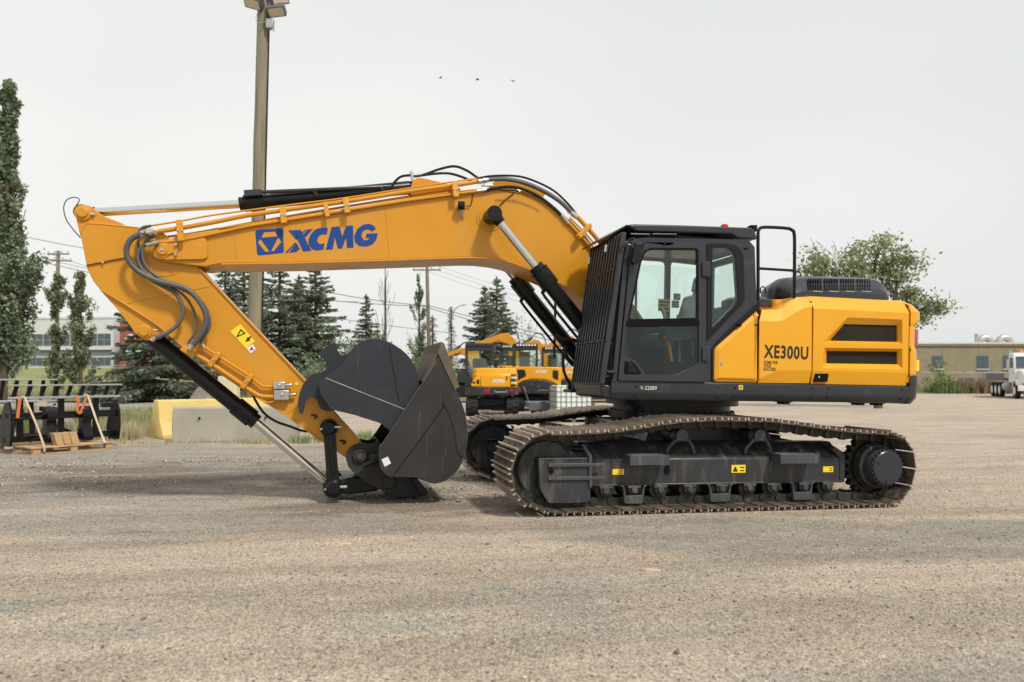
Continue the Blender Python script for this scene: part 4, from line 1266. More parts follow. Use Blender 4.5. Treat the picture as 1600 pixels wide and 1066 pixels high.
f.box((uf_t + .03, CV0 + .07, ut - .05), (ur - .06, CV1 - .06, ut - .012))              # inner roof
f.box((ur - .05, CV0 + .07, 2.12), (ur - .005, CV1 - .06, 2.26)); f.box((ur - .05, CV0 + .07, ut - .13), (ur - .005, CV1 - .06, ut - .05))
f.prism([(P(1114, 590, SV)[0] - .04, 1.42), (P(1114, 590, SV)[0], 1.42), (P(1118, 541, SV)[0], 1.80), (ur, 2.13), (ur - .04, 2.14), (P(1118, 541, SV)[0] - .05, 1.82)], CV0 + .07, CV1 - .06)
for v_ in (CV0 + .07, CV1 - .13):
    f.box((ur - .05, v_, 2.2), (ur - .005, v_ + .07, ut - .1))
    f.bar((uf_b + .02, v_ + .03, 1.42), (uf_t - .01, v_ + .03, ut - .09), .06, .07)
f.box((uf_b + .0, CV0 + .06, 1.38), (uf_b + .05, CV1 - .02, 1.62)); f.box((uf_t - .02, CV0 + .06, ut - .12), (uf_t + .06, CV1 - .02, ut - .04))
ebuild(f, 'cab_shell', 'grey', cab, .008)
f = MB(); f.bar((ur - .03, (CV0 + CV1) / 2, 2.25), (ur - .03, (CV0 + CV1) / 2, ut - .1), 1.0, .006, up=(1, 0, 0)); 
f = MB(); f.box((ur - .03, CV0 + .12, 2.25), (ur - .026, CV1 - .12, ut - .12)); ebuild(f, 'rear_glass', 'glass', cab, smooth=0)
f = MB(); a0, a1 = Vector((uf_b + .03, 0, 1.6)), Vector((uf_t + .01, 0, ut - .1))
f.add([(a0.x, CV0 + .1, a0.z), (a0.x, CV1 - .1, a0.z), (a1.x, CV1 - .1, a1.z), (a1.x, CV0 + .1, a1.z), (a0.x + .005, CV0 + .1, a0.z), (a0.x + .005, CV1 - .1, a0.z), (a1.x + .005, CV1 - .1, a1.z), (a1.x + .005, CV0 + .1, a1.z)],
      [(0, 1, 2, 3), (7, 6, 5, 4), (0, 4, 5, 1), (1, 5, 6, 2), (2, 6, 7, 3), (3, 7, 4, 0)])
ebuild(f, 'windscreen', 'glass', cab, smooth=0)
f = MB(); f.bar((uf_b + .0, CV0 + .13, 1.75), (uf_t - .03, CV0 + .09, ut - .22), .02, .02); f.tube([(uf_b + .03, .5, 1.65), (uf_b + .15, .62, 2.4)], .010, 6, 0); ebuild(f, 'wiper', 'black', cab)
# front corner post of the cab
f = MB(); f.prism(cabP([(956, 597), (974, 404), (979, 384), (984, 381), (982, 402), (963.5, 597)]), SV - .008, SV + .012); ebuild(f, 'corner_post', 'grey', cab, .006)
# roof
f = MB()
rt = cabP([(993, 362), (978, 352.5), (988, 350.8), (1058, 352.5), (1172, 356.5), (1176.5, 359), (1182, 374.5), (1151, 372.5), (1141, 366.5)], SV + .06)
f.prism(rt, SV + .03, CV1 - .03)
roof = ebuild(f, 'roof', 'grey', None, .015)
f = MB()
tip = P3(976, 351, SV + .06); tipf = P3(976, 351, SV + .06); tipf.y = CV1 - .03
fr0 = tip + Vector((.03, 0, .004)); fr1 = tipf + Vector((.03, 0, .004))
f.add([fr0, fr1, fr1 + Vector((-.17, .0, -.11)), fr0 + Vector((-.13, .10, -.085)), fr0 + Vector((0, 0, -.02)), fr1 + Vector((0, 0, -.02)), fr1 + Vector((-.17, 0, -.13)), fr0 + Vector((-.13, .10, -.105))],
      [(0, 1, 2, 3), (7, 6, 5, 4), (0, 4, 5, 1), (1, 5, 6, 2), (2, 6, 7, 3), (3, 7, 4, 0)])
ebuild(f, 'rain_visor', 'black', roof)
f = MB(); f.box((P(995, 368, SV)[0], SV + .05, P(995, 373, SV)[1]), (P(1150, 368, SV)[0], CV1 - .05, P(995, 362, SV)[1])); ebuild(f, 'roof_gap', 'seal', roof)
f = MB()
for xa, xb in ((985, 1015), (1019, 1057)):
    a, b = P3(xa, 366, SV + .03), P3(xb, 366.5, SV + .03); f.cyl(a, b, .010, n=8)
ebuild(f, 'roof_rail', 'black', roof)
f = MB(); a = P3(1132, 354.5, .75); f.rings(a - Vector((0, 0, .02)), a + Vector((0, 0, .028)), [(0, .05), (.7, .045), (1, .03)], 16); ebuild(f, 'beacon', 'orange' if False else 'red', roof)
f = MB(); a = P3(1177, 357, .6); f.prism([(a.x - .05, a.z + .03), (a.x + .03, a.z + .035), (a.x + .028, a.z - .04), (a.x + .01, a.z - .03)], .56, .66); ebuild(f, 'rear_camera', 'black', roof, .004)
# front guard of upright bars, leaning with the windscreen
g_t0, g_b0 = P3(974, 364, SV), P3(940, 600, SV)
g_t0.x -= .0; 
guard = None
dG = g_t0 - g_b0
f = MB()
f.bar(g_b0, g_t0, .045, .075, up=(0, 1, 0))
far_b, far_t = g_b0 + Vector((0.03, 1.0, 0)), g_t0 + Vector((0.02, 1.0, 0))
f.bar(far_b, far_t, .03, .05, up=(0, 1, 0))
f.bar(g_b0 + dG * .005, far_b + dG * .005, .05, .035); f.bar(g_t0 - dG * .01, far_t - dG * .01, .05, .035)
guard = ebuild(f, 'front_guard', 'grey', None, .005)
for k in range(11):
    t = (k + .6) / 11.2
    a, b = g_b0.lerp(far_b, t) + Vector((-.012, 0, .01)), g_t0.lerp(far_t, t) + Vector((-.012, 0, -.012))
    f = MB(); f.bar(a, b, .060, .026, up=(0, 1, 0))
    ebuild(f, 'guard_bar', 'grey', guard, .004)
f = MB()
for tt_, r in ((.755, .006), (.285, .009)):
    a, b = g_b0.lerp(g_t0, tt_) + Vector((-.045, .02, -.0)), far_b.lerp(far_t, tt_) + Vector((-.045, 0, 0)); f.cyl(a, b, r, n=8)
    if r > .008:
        for k in range(5): f.cyl(a.lerp(b, .1 + .2 * k) - Vector((.016, 0, 0)), a.lerp(b, .1 + .2 * k) + Vector((.03, 0, 0)), .014, n=6)
ebuild(f, 'guard_tie_rod', 'frame', guard)
f = MB()
a = g_b0.lerp(g_t0, .30); f.obox(a + Vector((.012, -.026, .10)), dG.normalized() * .085, (.012, 0, 0), (0, .006, 0))
ebuild(f, 'reflector_strip', 'white', guard)
f = MB()
for t, k in ((.93, .35), (.90, .93)):
    a = g_b0.lerp(far_b, k) + dG * t + Vector((-.05, 0, 0)); f.cyl(a - dG.normalized() * .04, a + dG.normalized() * .04, .022, n=10)
ebuild(f, 'guard_hinge', 'steel', guard)
f = MB()
for x0, y0, x1, y1 in ((944, 524, 954, 524), (944, 537, 954, 537), (944, 588, 953, 588)):
    f.bar(P3(x0, y0, SV + .03), P3(x1 + 4, y1, SV + .05), .02, .018)
f.tube([P3(943, 570, SV - .01), P3(946, 578, SV - .03), P3(951, 581, SV - .03), P3(961, 581, SV - .03)], .014, 8, 4)
q = P3(961, 581, SV - .03); f.cyl(q + Vector((0, -.015, 0)), q + Vector((0, .04, 0)), .02, n=12)
ebuild(f, 'guard_stay', 'grey', guard)
# mirror on its arm
f = MB()
f.prism(roundpoly(PL([(991, 381), (1006, 379), (1004, 388), (999, 410), (990, 414), (986, 411), (988, 398)], SV - .1), .04, 4), SV - .13, SV - .07)
mir = ebuild(f, 'mirror', 'black', None, .012)
f = MB(); f.tube([P3(966, 396, SV - .03), P3(969, 386, SV - .06), P3(976, 382, SV - .08), P3(984, 383, SV - .1), P3(992, 389, SV - .1)], .012, 8, 4); f.tube([P3(984, 374, SV), P3(991, 373, SV - .03), P3(992, 380, SV - .08)], .010, 8, 3); ebuild(f, 'mirror_arm', 'grey', mir)
# inside the cab: seat in its plastic wrap, consoles, levers, wheel and pillar labels
sv = .70
f = MB()
f.prism(roundpoly([(1.30, 1.78), (1.78, 1.74), (1.82, 1.86), (1.78, 1.93), (1.32, 1.93)], .05, 3), sv - .24, sv + .24)
f.prism(roundpoly([(1.72, 1.86), (1.87, 1.84), (1.99, 2.34), (1.95, 2.42), (1.86, 2.40), (1.77, 2.1)], .05, 3), sv - .23, sv + .23)
f.prism(roundpoly([(1.90, 2.44), (2.01, 2.44), (2.03, 2.62), (1.94, 2.63)], .04, 3), sv - .13, sv + .13)
seat = ebuild(f, 'seat', 'seat', cab, .03)
f = MB()
for s in (-1, 1):
    f.prism(roundpoly([(1.30, 1.96), (1.42, 2.04), (1.95, 2.03), (1.98, 1.92), (1.40, 1.82)], .04, 3), sv + s * .36 - .07, sv + s * .36 + .07)
    f.tube([(1.36, sv + s * .36, 2.02), (1.34, sv + s * .36, 2.12), (1.30, sv + s * .35, 2.20)], [.022, .022, .03], 8, 3)
f.prism([(1.55, 1.42), (1.95, 1.42), (1.9, 1.78), (1.6, 1.78)], sv - .2, sv + .2)
f.prism(roundpoly([(1.0, 1.42), (1.2, 1.42), (1.16, 1.95), (1.08, 2.02), (1.02, 1.98)], .03), CV1 - .32, CV1 - .1)
ebuild(f, 'console', 'interior', cab, .01)
f = MB()
f.tube([(1.02, sv, 1.42), (1.12, sv, 1.75), (1.22, sv, 2.02)], .03, 8, 0)
f.tube([(1.24 + .19 * math.cos(t) * .94, sv + .19 * math.sin(t), 2.03 + .19 * math.cos(t) * .3) for t in [k * math.pi / 8 for k in range(16)]], .016, 8, 2, True)
f.bar((1.1, sv - .16, 2.0), (1.38, sv + .16, 2.07), .03, .02)
for s in (-.1, .1): f.tube([(.98, sv + s, 1.45), (1.05, sv + s, 1.75), (1.1, sv + s, 1.9)], .012, 6, 3)
ebuild(f, 'control_levers', 'black', cab)
f = MB(); f.bar(P3(1043, 531, SV + .13), P3(1049, 565, SV + .13), .03, .045, up=(0, 1, 0)); f.bar(P3(1037, 526, SV + .13), P3(1047, 531, SV + .13), .03, .03, up=(0, 1, 0)); ebuild(f, 'safety_lever', 'orange', cab, .004)
f = MB(); f.tube([P3(1062, 566, SV + .2), P3(1062, 532, SV + .2), P3(1066, 527, SV + .2), P3(1078, 527, SV + .2), P3(1082, 532, SV + .2), P3(1083, 560, SV + .2)], .012, 8, 3); f.tube([P3(1084, 478, SV + .12), P3(1083, 462, SV + .12), P3(1087, 457, SV + .12)], .014, 8, 3); ebuild(f, 'grab_handle', 'galv', cab)
for x0, y0, x1, y1, m_ in ((1028, 468, 1047, 486, 'sticker'), (1052, 459, 1063, 469, 'white'), (1049, 470, 1061, 481, 'white')):
    a, b = P(x0, y1, CV1 - .06), P(x1, y0, CV1 - .06)
    f = MB(); f.box((a[0], CV1 - .066, a[1]), (b[0], CV1 - .062, b[1])); ebuild(f, 'window_label', m_, cab)
    f = MB()
    for k in range(3):
        hh = (b[1] - a[1]); f.box((a[0] + .01, CV1 - .069, a[1] + hh * (.15 + .27 * k)), (b[0] - .012 - .02 * (k == 1), CV1 - .0665, a[1] + hh * (.27 + .27 * k)))
    ebuild(f, 'label_print', 'print', cab)
# ---- boom
BV0, BV1 = 1.42, 1.98
b_top = [(239, 394), (241, 386), (248, 380), (262, 374), (285, 367), (342, 358), (410, 348), (440, 343), (540, 328), (640, 311), (700, 302), (740, 297.5), (780, 297), (815, 302.5), (840, 312), (865, 326), (890, 346), (915, 372), (930, 391), (965, 440), (1005, 497)]
b_bot = [(1020, 560), (985, 545), (950, 503), (925, 478), (907, 461), (885, 447), (865, 437), (840, 426), (820, 417.5), (800, 410), (780, 405.5), (755, 402.5), (730, 402), (700, 403), (600, 406.5), (460, 410.5), (345, 412), (322, 417), (300, 415), (255, 408.5), (243, 404)]
B_out = PL(b_top + b_bot, BV0)
f = MB(); f.prism(B_out, BV0, BV1)
boom = ebuild(f, 'boom', 'yellow', None, .012)
# flange strips that stand proud along the upper and lower edges
def band(pts, v0, v1, d, th=.018, name='flange'):
    q = [Vector((a, 0, b)) for a, b in pts]
    mb = MB(); A = []; B = []
    for i, p in enumerate(q):
        t = (q[min(i + 1, len(q) - 1)] - q[max(i - 1, 0)]).normalized(); nrm = Vector((-t.z, 0, t.x))
        A.append(p + nrm * d); B.append(p + nrm * (d + th))
    n = len(q)
    vs = [(p.x, v, p.z) for v in (v0, v1) for L in (A, B) for p in L]
    fs = []
    for i in range(n - 1):
        fs += [(i, i + 1, n + i + 1, n + i), (2 * n + i, 3 * n + i, 3 * n + i + 1, 2 * n + i + 1), (i, 2 * n + i, 2 * n + i + 1, i + 1), (n + i, n + i + 1, 3 * n + i + 1, 3 * n + i)]
    fs += [(0, n, 3 * n, 2 * n), (n - 1, 3 * n - 1, 4 * n - 1, 2 * n - 1)]
    mb.add(vs, fs)
    return mb
low_edge = PL([(950, 503), (925, 478), (907, 461), (885, 447), (865, 437), (840, 426), (820, 417.5), (800, 410), (780, 405.5), (755, 402.5), (730, 402), (700, 403), (600, 406.5), (460, 410.5), (345, 412)], BV0)
ebuild(band(low_edge, BV0 - .022, BV1 + .022, -.002, .020), 'lower_flange', 'yellow', boom, .005)
up_edge = PL([(342, 358), (410, 348), (440, 343), (540, 328), (640, 311), (700, 302), (740, 297.5), (780, 297), (815, 302.5), (840, 312), (865, 326), (890, 346), (915, 372), (930, 391)], BV0)
ebuild(band(up_edge, BV0 - .012, BV1 + .012, -.002, .016), 'upper_flange', 'yellow', boom, .005)
# weld seams
f = MB()
for (x0, y0, x1, y1) in ((365, 358, 370, 405), (602, 325, 608, 402)):
    a, b = P3(x0, y0, BV0), P3(x1, y1, BV0); f.cyl(a, b, .005, n=6)
ebuild(f, 'weld_seam', 'yellow', boom)
# doubler plate and pin at the boom tip
tipc = P(255, 391, BV0)
tip_o = roundpoly(PL([(239, 392), (245, 381), (258, 377), (300, 371), (323, 371), (325, 403), (318, 406), (262, 407), (247, 405), (240, 400)], BV0), .06, 4)
f = MB(); f.prism(tip_o, BV0 - .028, BV0 + .0); ebuild(f, 'tip_plate', 'yellow', boom, .006)
f = MB(); f.prism(roundpoly(PL([(239, 392), (245, 381), (258, 377), (300, 371), (323, 371), (325, 403), (318, 406), (262, 407), (247, 405), (240, 400)], BV0), .06, 4), BV1, BV1 + .028)
ebuild(f, 'tip_plate', 'yellow', boom, .006)
f = MB(); f.rings((tipc[0], BV0 - .01, tipc[1]), (tipc[0], BV0 - .055, tipc[1]), [(0, .085), (.6, .085), (.6, .06), (1, .055)], 28)
f.prism(roundpoly([(tipc[0] + .03, tipc[1] - .06), (tipc[0] + .11, tipc[1] - .03), (tipc[0] + .15, tipc[1] - .03), (tipc[0] + .15, tipc[1] + .05), (tipc[0] + .11, tipc[1] + .05), (tipc[0] + .03, tipc[1] + .07)], .02), BV0 - .046, BV0 - .026)
pin = ebuild(f, 'arm_pivot_pin', 'yellow', boom, .004)
f = MB(); f.cyl((tipc[0], BV0 - .05, tipc[1]), (tipc[0], BV0 - .062, tipc[1]), .018, n=10)
for dz in (-.045, .06): f.cyl((tipc[0] + .135, BV0 - .04, tipc[1] + dz), (tipc[0] + .135, BV0 - .075, tipc[1] + dz), .014, n=8)
ebuild(f, 'pin_bolt', 'steel', boom)
# boom cylinder boss rings
bp = P(771, 335, 1.2); bq = P(771, 335, BV0)
f = MB()
for r, d in ((.155, .008), (.125, .016)): f.cyl((bp[0], BV0 + .01, bp[1]), (bp[0], BV0 - d, bp[1]), r, n=36)
ebuild(f, 'boss_plate', 'yellow', boom, .003)
f = MB(); f.rings((bp[0], 1.14, bp[1]), (bp[0], 2.26, bp[1]), [(0, .05), (0, .07), (.02, .08), (.13, .088), (.2, .088), (.2, .06), (.8, .06), (.8, .088), (.98, .08), (1, .07), (1, .05)], 28); ebuild(f, 'boom_cylinder_pin', 'black', boom)
# arm cylinder bracket on top of the boom
f = MB()
for v in (1.52, 1.82): f.prism(roundpoly(PL([(640, 312), (641, 290), (648, 282.5), (660, 283), (705, 294), (720, 301)], 1.66), .05, 3), v, v + .06)
ebuild(f, 'arm_cylinder_bracket', 'yellow', boom, .006)
f = MB(); f.prism(roundpoly(PL([(760, 299), (770, 285), (800, 286), (830, 292), (850, 306), (842, 314)], 1.6), .05), 1.5, 1.9); ebuild(f, 'hose_saddle', 'yellow', boom, .006)
# logo and emblem
LV = BV0 - .002
lg = lambda pts: PL([(340 + a / 4, 230 + b / 4) for a, b in pts], BV0)
emb = lg([(235, 528), (245, 518), (398, 506), (408, 514), (415, 652), (407, 662), (258, 678), (247, 670)])
decal('emblem', [roundpoly(emb, .02, 3)], BV0 - .0005, 'blue', boom)
decal('emblem_mark', [lg([(290, 534), (358, 530), (376, 558), (274, 566)]), lg([(252, 598), (268, 577), (324, 654), (298, 653)]), lg([(379, 565), (397, 594), (352, 650), (336, 650)])], BV0 - .0022, 'yellow', boom, .001)
decal('brand_lettering', [lg(q) for q in (
    [(473, 519), (521, 518), (587, 649), (534, 653)], [(441, 521), (459, 520), (501, 572), (492, 582)], [(462, 520), (470, 519), (506, 566), (502, 571)],
    [(560, 515), (596, 512), (549, 566), (535, 548)], [(545, 516), (555, 515), (531, 543), (527, 536)], [(492, 598), (514, 636), (490, 657), (446, 660)], [(484, 596), (490, 600), (437, 661), (421, 662)],
    [(690, 505), (640, 505), (606, 518), (580, 548), (567, 585), (572, 618), (592, 640), (622, 647), (662, 640), (668, 600), (648, 606), (630, 602), (622, 584), (630, 560), (650, 546), (682, 547)],
    [(712, 500), (762, 495), (779, 560), (802, 492), (846, 490), (850, 628), (808, 632), (803, 566), (778, 634), (752, 636), (733, 566), (720, 640), (675, 642)],
    [(990, 512), (975, 490), (945, 479), (908, 485), (872, 513), (853, 558), (860, 598), (885, 619), (930, 622), (967, 609), (992, 580), (1001, 538), (930, 541), (925, 569), (951, 567), (938, 581), (918, 582), (903, 568), (899, 549), (909, 526), (932, 515), (953, 518), (962, 530)])], BV0 - .0008, 'blue', boom)
# work light on the boom side, with its lead
f = MB(); a = P3(721, 323, BV0 - .06); f.cyl(a + Vector((-.04, 0, .01)), a + Vector((.035, -.02, .01)), .048, .05, n=16); wl = ebuild(f, 'work_light', 'black', boom, .006)
f = MB(); f.cyl(a + Vector((-.043, 0, .01)), a + Vector((-.048, .001, .01)), .042, n=16); f.bar(a + Vector((.0, .02, -.03)), a + Vector((.03, .05, -.12)), .03, .02); ebuild(f, 'lamp_face', 'galv', boom)
f = MB(); f.tube([P3(728, 323, BV0 - .02), P3(735, 321, BV0 - .02), P3(738, 312, BV0 - .02), P3(739, 302, BV0 - .02)], .005, 6, 4); f.tube([P3(780, 322, BV0 - .02), P3(790, 312, BV0 - .02), P3(803, 302, BV0 - .01)], .006, 6, 3); ebuild(f, 'lamp_lead', 'black', boom)

# ---- steel pipes and hoses along the boom
PV = 1.45
def pipe(pts, r, name, mat, parent, v=PV, n=10, sm=4):
    mb = MB(); mb.tube([P3(x, y, v) for x, y in pts], r, n, sm); return ebuild(mb, name, mat, parent)
pipe([(247, 362), (285, 356), (335, 347), (385, 337), (440, 329), (540, 315), (640, 299), (715, 289), (746, 284)], .026, 'oil_pipe', 'yellow', boom)
pipe([(247, 379), (285, 375), (335, 365), (385, 354), (435, 346), (540, 329), (640, 313), (745, 299)], .017, 'oil_pipe', 'yellow', boom, 1.395)
pipe([(235, 353), (285, 345), (335, 336), (440, 322), (540, 309.5), (640, 294), (745, 279)], .010, 'oil_pipe', 'yellow', boom, 1.46)
pipe([(262, 370), (300, 365), (345, 357), (440, 340), (540, 323), (640, 307)], .014, 'oil_pipe', 'yellow', boom, 1.52)
pipe([(900, 337), (917, 355), (936, 377), (950, 397)], .028, 'oil_pipe', 'yellow', boom, 1.44)
pipe([(886, 346), (900, 361), (921, 384), (935, 402)], .019, 'oil_pipe', 'yellow', boom, 1.395)
pipe([(890, 340), (910, 360), (930, 382)], .012, 'oil_pipe', 'yellow', boom, 1.40)
for x, y, h, sl in ((280, 359, 19, -.2), (441, 335, 15, -.15), (540, 320, 14, -.15), (710, 295, 14, -.15)):
    f = MB(); c0 = P3(x, y - h + 4, 1.36); c1 = P3(x + 3, y + h - 1, 1.33)
    f.bar(c0, c1, .065, .03, up=(0, 1, 0)); m_ = (c0 + c1) / 2
    f.cyl(P3(x - 3, y - h * .45, 1.40) , P3(x + 5, y - h * .45 - 1, 1.40), .036, n=14); f.cyl(P3(x - 3, y + h * .55, 1.395), P3(x + 6, y + h * .55 - 1, 1.395), .026, n=14)
    cl = ebuild(f, 'pipe_clamp', 'yellow', boom, .004)
    f = MB()
    for k in (-.022, .022): f.cyl(m_ + Vector((k, -.03, .0)), m_ + Vector((k, .0, .0)), .009, n=6)
    ebuild(f, 'clamp_bolt', 'steel', boom)
f = MB(); f.bar(P3(508, 316, 1.37), P3(512, 339, 1.34), .05, .025, up=(0, 1, 0)); ebuild(f, 'pipe_bracket', 'yellow', boom, .004)
f = MB(); f.bar(P3(903, 371, 1.32), P3(922, 352, 1.42), .06, .05); ebuild(f, 'pipe_bracket', 'yellow', boom, .004)
pipe([(758, 281.5), (775, 280), (795, 280.5), (820, 286), (850, 299), (875, 315), (892, 331)], .027, 'hydraulic_hose', 'hose', boom, 1.42)
pipe([(745, 279), (765, 275.5), (790, 274.5), (815, 276.5), (840, 285), (865, 298), (886, 317), (900, 334)], .013, 'hydraulic_hose', 'rubber', boom, 1.52)
pipe([(757, 298), (775, 294), (795, 292), (815, 295), (840, 306), (862, 322), (880, 339)], .018, 'hydraulic_hose', 'rubber', boom, 1.395)
pipe([(780, 297), (810, 299), (835, 307), (850, 315)], .007, 'hydraulic_hose', 'rubber', boom, 1.345)
for x0, y0, x1, y1, v, r in ((747, 284, 763, 281.3, 1.41, .031), (745, 299, 760, 297, 1.395, .021), (888, 328, 901, 340, 1.43, .031), (877, 335, 888, 349, 1.395, .022), (752, 290, 770, 290, 1.42, .014), (808, 297, 814, 299, 1.34, .012)):
    f = MB(); a, b = P3(x0, y0, v), P3(x1, y1, v); f.rings(a, b, [(0, r), (.3, r), (.32, r * .8), (.45, r * .8), (.47, r * 1.08), (.7, r * 1.08), (.72, r * .9), (1, r * .9)], 12); ebuild(f, 'hose_fitting', 'steel', boom)
pipe([(600, 297), (610, 293), (617, 284), (627, 276), (642, 274), (662, 273), (685, 265), (710, 260), (730, 267), (746, 278)], .015, 'hydraulic_hose', 'rubber', boom, 1.62)
pipe([(648, 276), (675, 272), (700, 271), (720, 276), (738, 284)], .015, 'hydraulic_hose', 'rubber', boom, 1.55)
f = MB(); f.rings(P3(642, 274, 1.62), P3(660, 273, 1.62), [(0, .025), (.4, .025), (.4, .019), (1, .019)], 10); f.bar(P3(642, 268, 1.62), P3(645, 284, 1.62), .05, .03); ebuild(f, 'hose_fitting', 'steel', boom)
pipe([(119, 322), (124, 312), (115, 308.5), (104, 313), (99.5, 325), (103, 342), (113, 357), (126, 372)], .006, 'grease_line', 'hose', boom, 1.6, 6)

# ---- hydraulic cylinders
def cylinder(name, A, G, B, rb, rr, head=.16, fat=1.28):
    """A: base pin, G: open end of the barrel, B: rod pin"""
    A, G, B = Vector(A), Vector(G), Vector(B)
    d = (G - A).normalized(); L = (G - A).length
    f = MB()
    h = head / L
    f.rings(A + d * .06, G, [(0, rb * .8), (.03, rb), (1 - h, rb), (1 - h, rb * fat), (1 - h * .28, rb * fat), (1 - h * .28, rb * fat * .84), (1, rb * fat * .84)], 28)
    side = d.cross(Vector((0, 1, 0)))
    f.cyl(A - Vector((0, rb * .9, 0)), A + Vector((0, rb * .9, 0)), rb * 1.0, n=24)
    for k in range(10):
        t = 2 * math.pi * k / 10
        o_ = Vector((0, 1, 0)) * math.cos(t) + side * math.sin(t)
        f.cyl(G - d * head + o_ * rb * fat * .93, G - d * head * .2 + o_ * rb * fat * .93, rb * .13, n=6)
    o = ebuild(f, name, 'black')
    f = MB(); e = (B - G).normalized()
    f.cyl(G - e * .05, B - e * .02, rr, n=24)
    rod = ebuild(f, 'piston_rod', 'chrome', o)
    f = MB(); f.cyl(B - Vector((0, rb * .8, 0)), B + Vector((0, rb * .8, 0)), rr * 1.75, n=24); f.cyl(B - e * rr * 2.6, B - e * rr, rr * 1.2, rr * 1.5, n=20); ebuild(f, 'rod_eye', 'black', o)
    return o
ca = cylinder('arm_cylinder', P3(655, 292, 1.70), P3(374, 319, 1.70), P3(130, 333, 1.70), .080, .046, .26, 1.12)
f = MB(); a, b = P3(384, 301.5, 1.60), P3(612, 291.5, 1.62); f.cyl(a, b, .022, n=10); f.bar(P3(382, 304, 1.64), P3(410, 302, 1.64), .13, .07); f.bar(P3(490, 297, 1.62), P3(494, 306, 1.64), .05, .05); f.bar(P3(595, 292, 1.62), P3(599, 300, 1.64), .05, .05); ebuild(f, 'cylinder_pipe', 'grey', ca, .006)
dirb = (P3(843, 425, 1.2) - P3(771, 335, 1.2)).normalized()
top_ = P3(771, 335, 1.2); gl = P3(836, 416, 1.2)
L_ = (1.52 - top_.z) / dirb.z
for v in (1.2, 2.2):
    sh_ = Vector((0, v - 1.2, 0))
    c_ = cylinder('boom_cylinder', top_ + dirb * L_ + sh_, gl + sh_, top_ + sh_, .088, .050, .30, 1.24)
    sd = Vector((-dirb.z, 0, dirb.x)) * -1
    g2 = gl + dirb * .30 + sh_
    f = MB(); off = sd * (-.14 if sd.z > 0 else .14)
    f.tube([g2 + off * .7, g2 + off + dirb * .05, g2 + off + dirb * .9, g2 + off * .8 + dirb * 1.12, g2 + off * .2 + dirb * 1.22 + Vector((.2, 0, .02))], .017, 8, 4)
    ebuild(f, 'cylinder_pipe', 'black', c_)
f = MB(); f.box((.98, 1.26, 1.38), (1.3, 1.33, 1.62)); f.box((.98, 2.1, 1.38), (1.3, 2.32, 1.62)); f.prism([(1.0, 1.38), (2.1, 1.38), (2.0, 2.05), (1.75, 2.15), (1.2, 1.9)], BV0 - .1, BV0 - .03); f.prism([(1.0, 1.38), (2.1, 1.38), (2.0, 2.05), (1.75, 2.15), (1.2, 1.9)], BV1 + .03, BV1 + .1); ebuild(f, 'boom_mount', 'grey', None, .01)
f = MB(); f.tube([P3(868, 523, 1.28), P3(880, 530, 1.25), P3(893, 531, 1.25), P3(905, 534, 1.3)], .022, 8, 4); f.tube([P3(884, 542, 1.3), P3(882, 548, 1.28), P3(888, 560, 1.3), P3(900, 572, 1.4)], .022, 8, 4); f.tube([P3(880, 545, 1.3), P3(881, 580, 1.3), P3(892, 602, 1.35)], .018, 8, 3); ebuild(f, 'swing_hose', 'rubber')

# ---- arm
AV0, AV1 = 1.48, 1.92
a_out = PL([(128, 352), (134, 348), (142, 347), (216, 354.5), (252, 361), (280, 386), (312, 420), (390, 504), (474, 593), (563, 690), (574, 704), (573, 716), (565, 724), (554, 723), (540, 715), (507, 693), (448, 649), (380, 608), (308, 559), (272, 529), (245, 507), (195, 475), (156, 452), (146, 440), (136, 420), (126, 368)], AV0)
f = MB(); f.prism(a_out, AV0, AV1)
arm = ebuild(f, 'arm', 'yellow', None, .010)
ebuild(band(PL([(312, 420), (390, 504), (474, 593), (555, 682)], AV0), AV0 - .018, AV1 + .018, -.008, .018), 'edge_flange', 'yellow', arm, .004)
ebuild(band(PL([(500, 688), (448, 649), (380, 608), (308, 559), (245, 507), (195, 475), (156, 452)], AV0), AV0 - .014, AV1 + .014, -.008, .016), 'edge_flange', 'yellow', arm, .004)
f = MB()
for v0, v1 in ((AV0 + .04, AV0 + .11), (AV1 - .11, AV1 - .04)):
    f.prism(roundpoly(PL([(126, 372), (118, 338), (119, 326), (126, 320), (137, 320), (144, 324), (160, 337), (194, 350), (200, 360), (160, 385)], AV0 + .04), .03, 3), v0, v1)
q = P(130, 333, AV0 + .04)
f.rings((q[0], AV0 + .05, q[1]), (q[0], AV0 - .005, q[1]), [(0, .085), (.5, .085), (.6, .07), (.62, .055), (1, .052)], 28); f.rings((q[0], AV1 - .05, q[1]), (q[0], AV1 + .005, q[1]), [(0, .085), (1, .07)], 28)
ebuild(f, 'cylinder_ear', 'yellow', arm, .006)
f = MB(); q = P(145, 335, AV0 + .02); f.cyl((q[0] - .02, AV0 + .02, q[1]), (q[0] + .02, AV0 + .02, q[1]), .013, n=8); q = P(243, 516, AV0 - .02); f.cyl((q[0] - .015, AV0 - .03, q[1]), (q[0] + .02, AV0 - .03, q[1]), .013, n=8); ebuild(f, 'pin_bolt', 'steel', arm)
f = MB()
for v0, v1 in ((AV0 + .02, AV0 + .09), (AV1 - .09, AV1 - .02)):
    f.prism(roundpoly(PL([(156, 453), (182, 482), (203, 508), (211, 521), (224, 531), (238, 532), (250, 524), (272, 529), (245, 506), (195, 474)], AV0 + .02), .02, 3), v0, v1)
q = P(226, 518, AV0 + .02)
f.rings((q[0], AV0 + .03, q[1]), (q[0], AV0 - .02, q[1]), [(0, .075), (.5, .075), (.6, .062), (.62, .050), (1, .048)], 28)
ebuild(f, 'bucket_cylinder_ear', 'yellow', arm, .006)
f = MB()
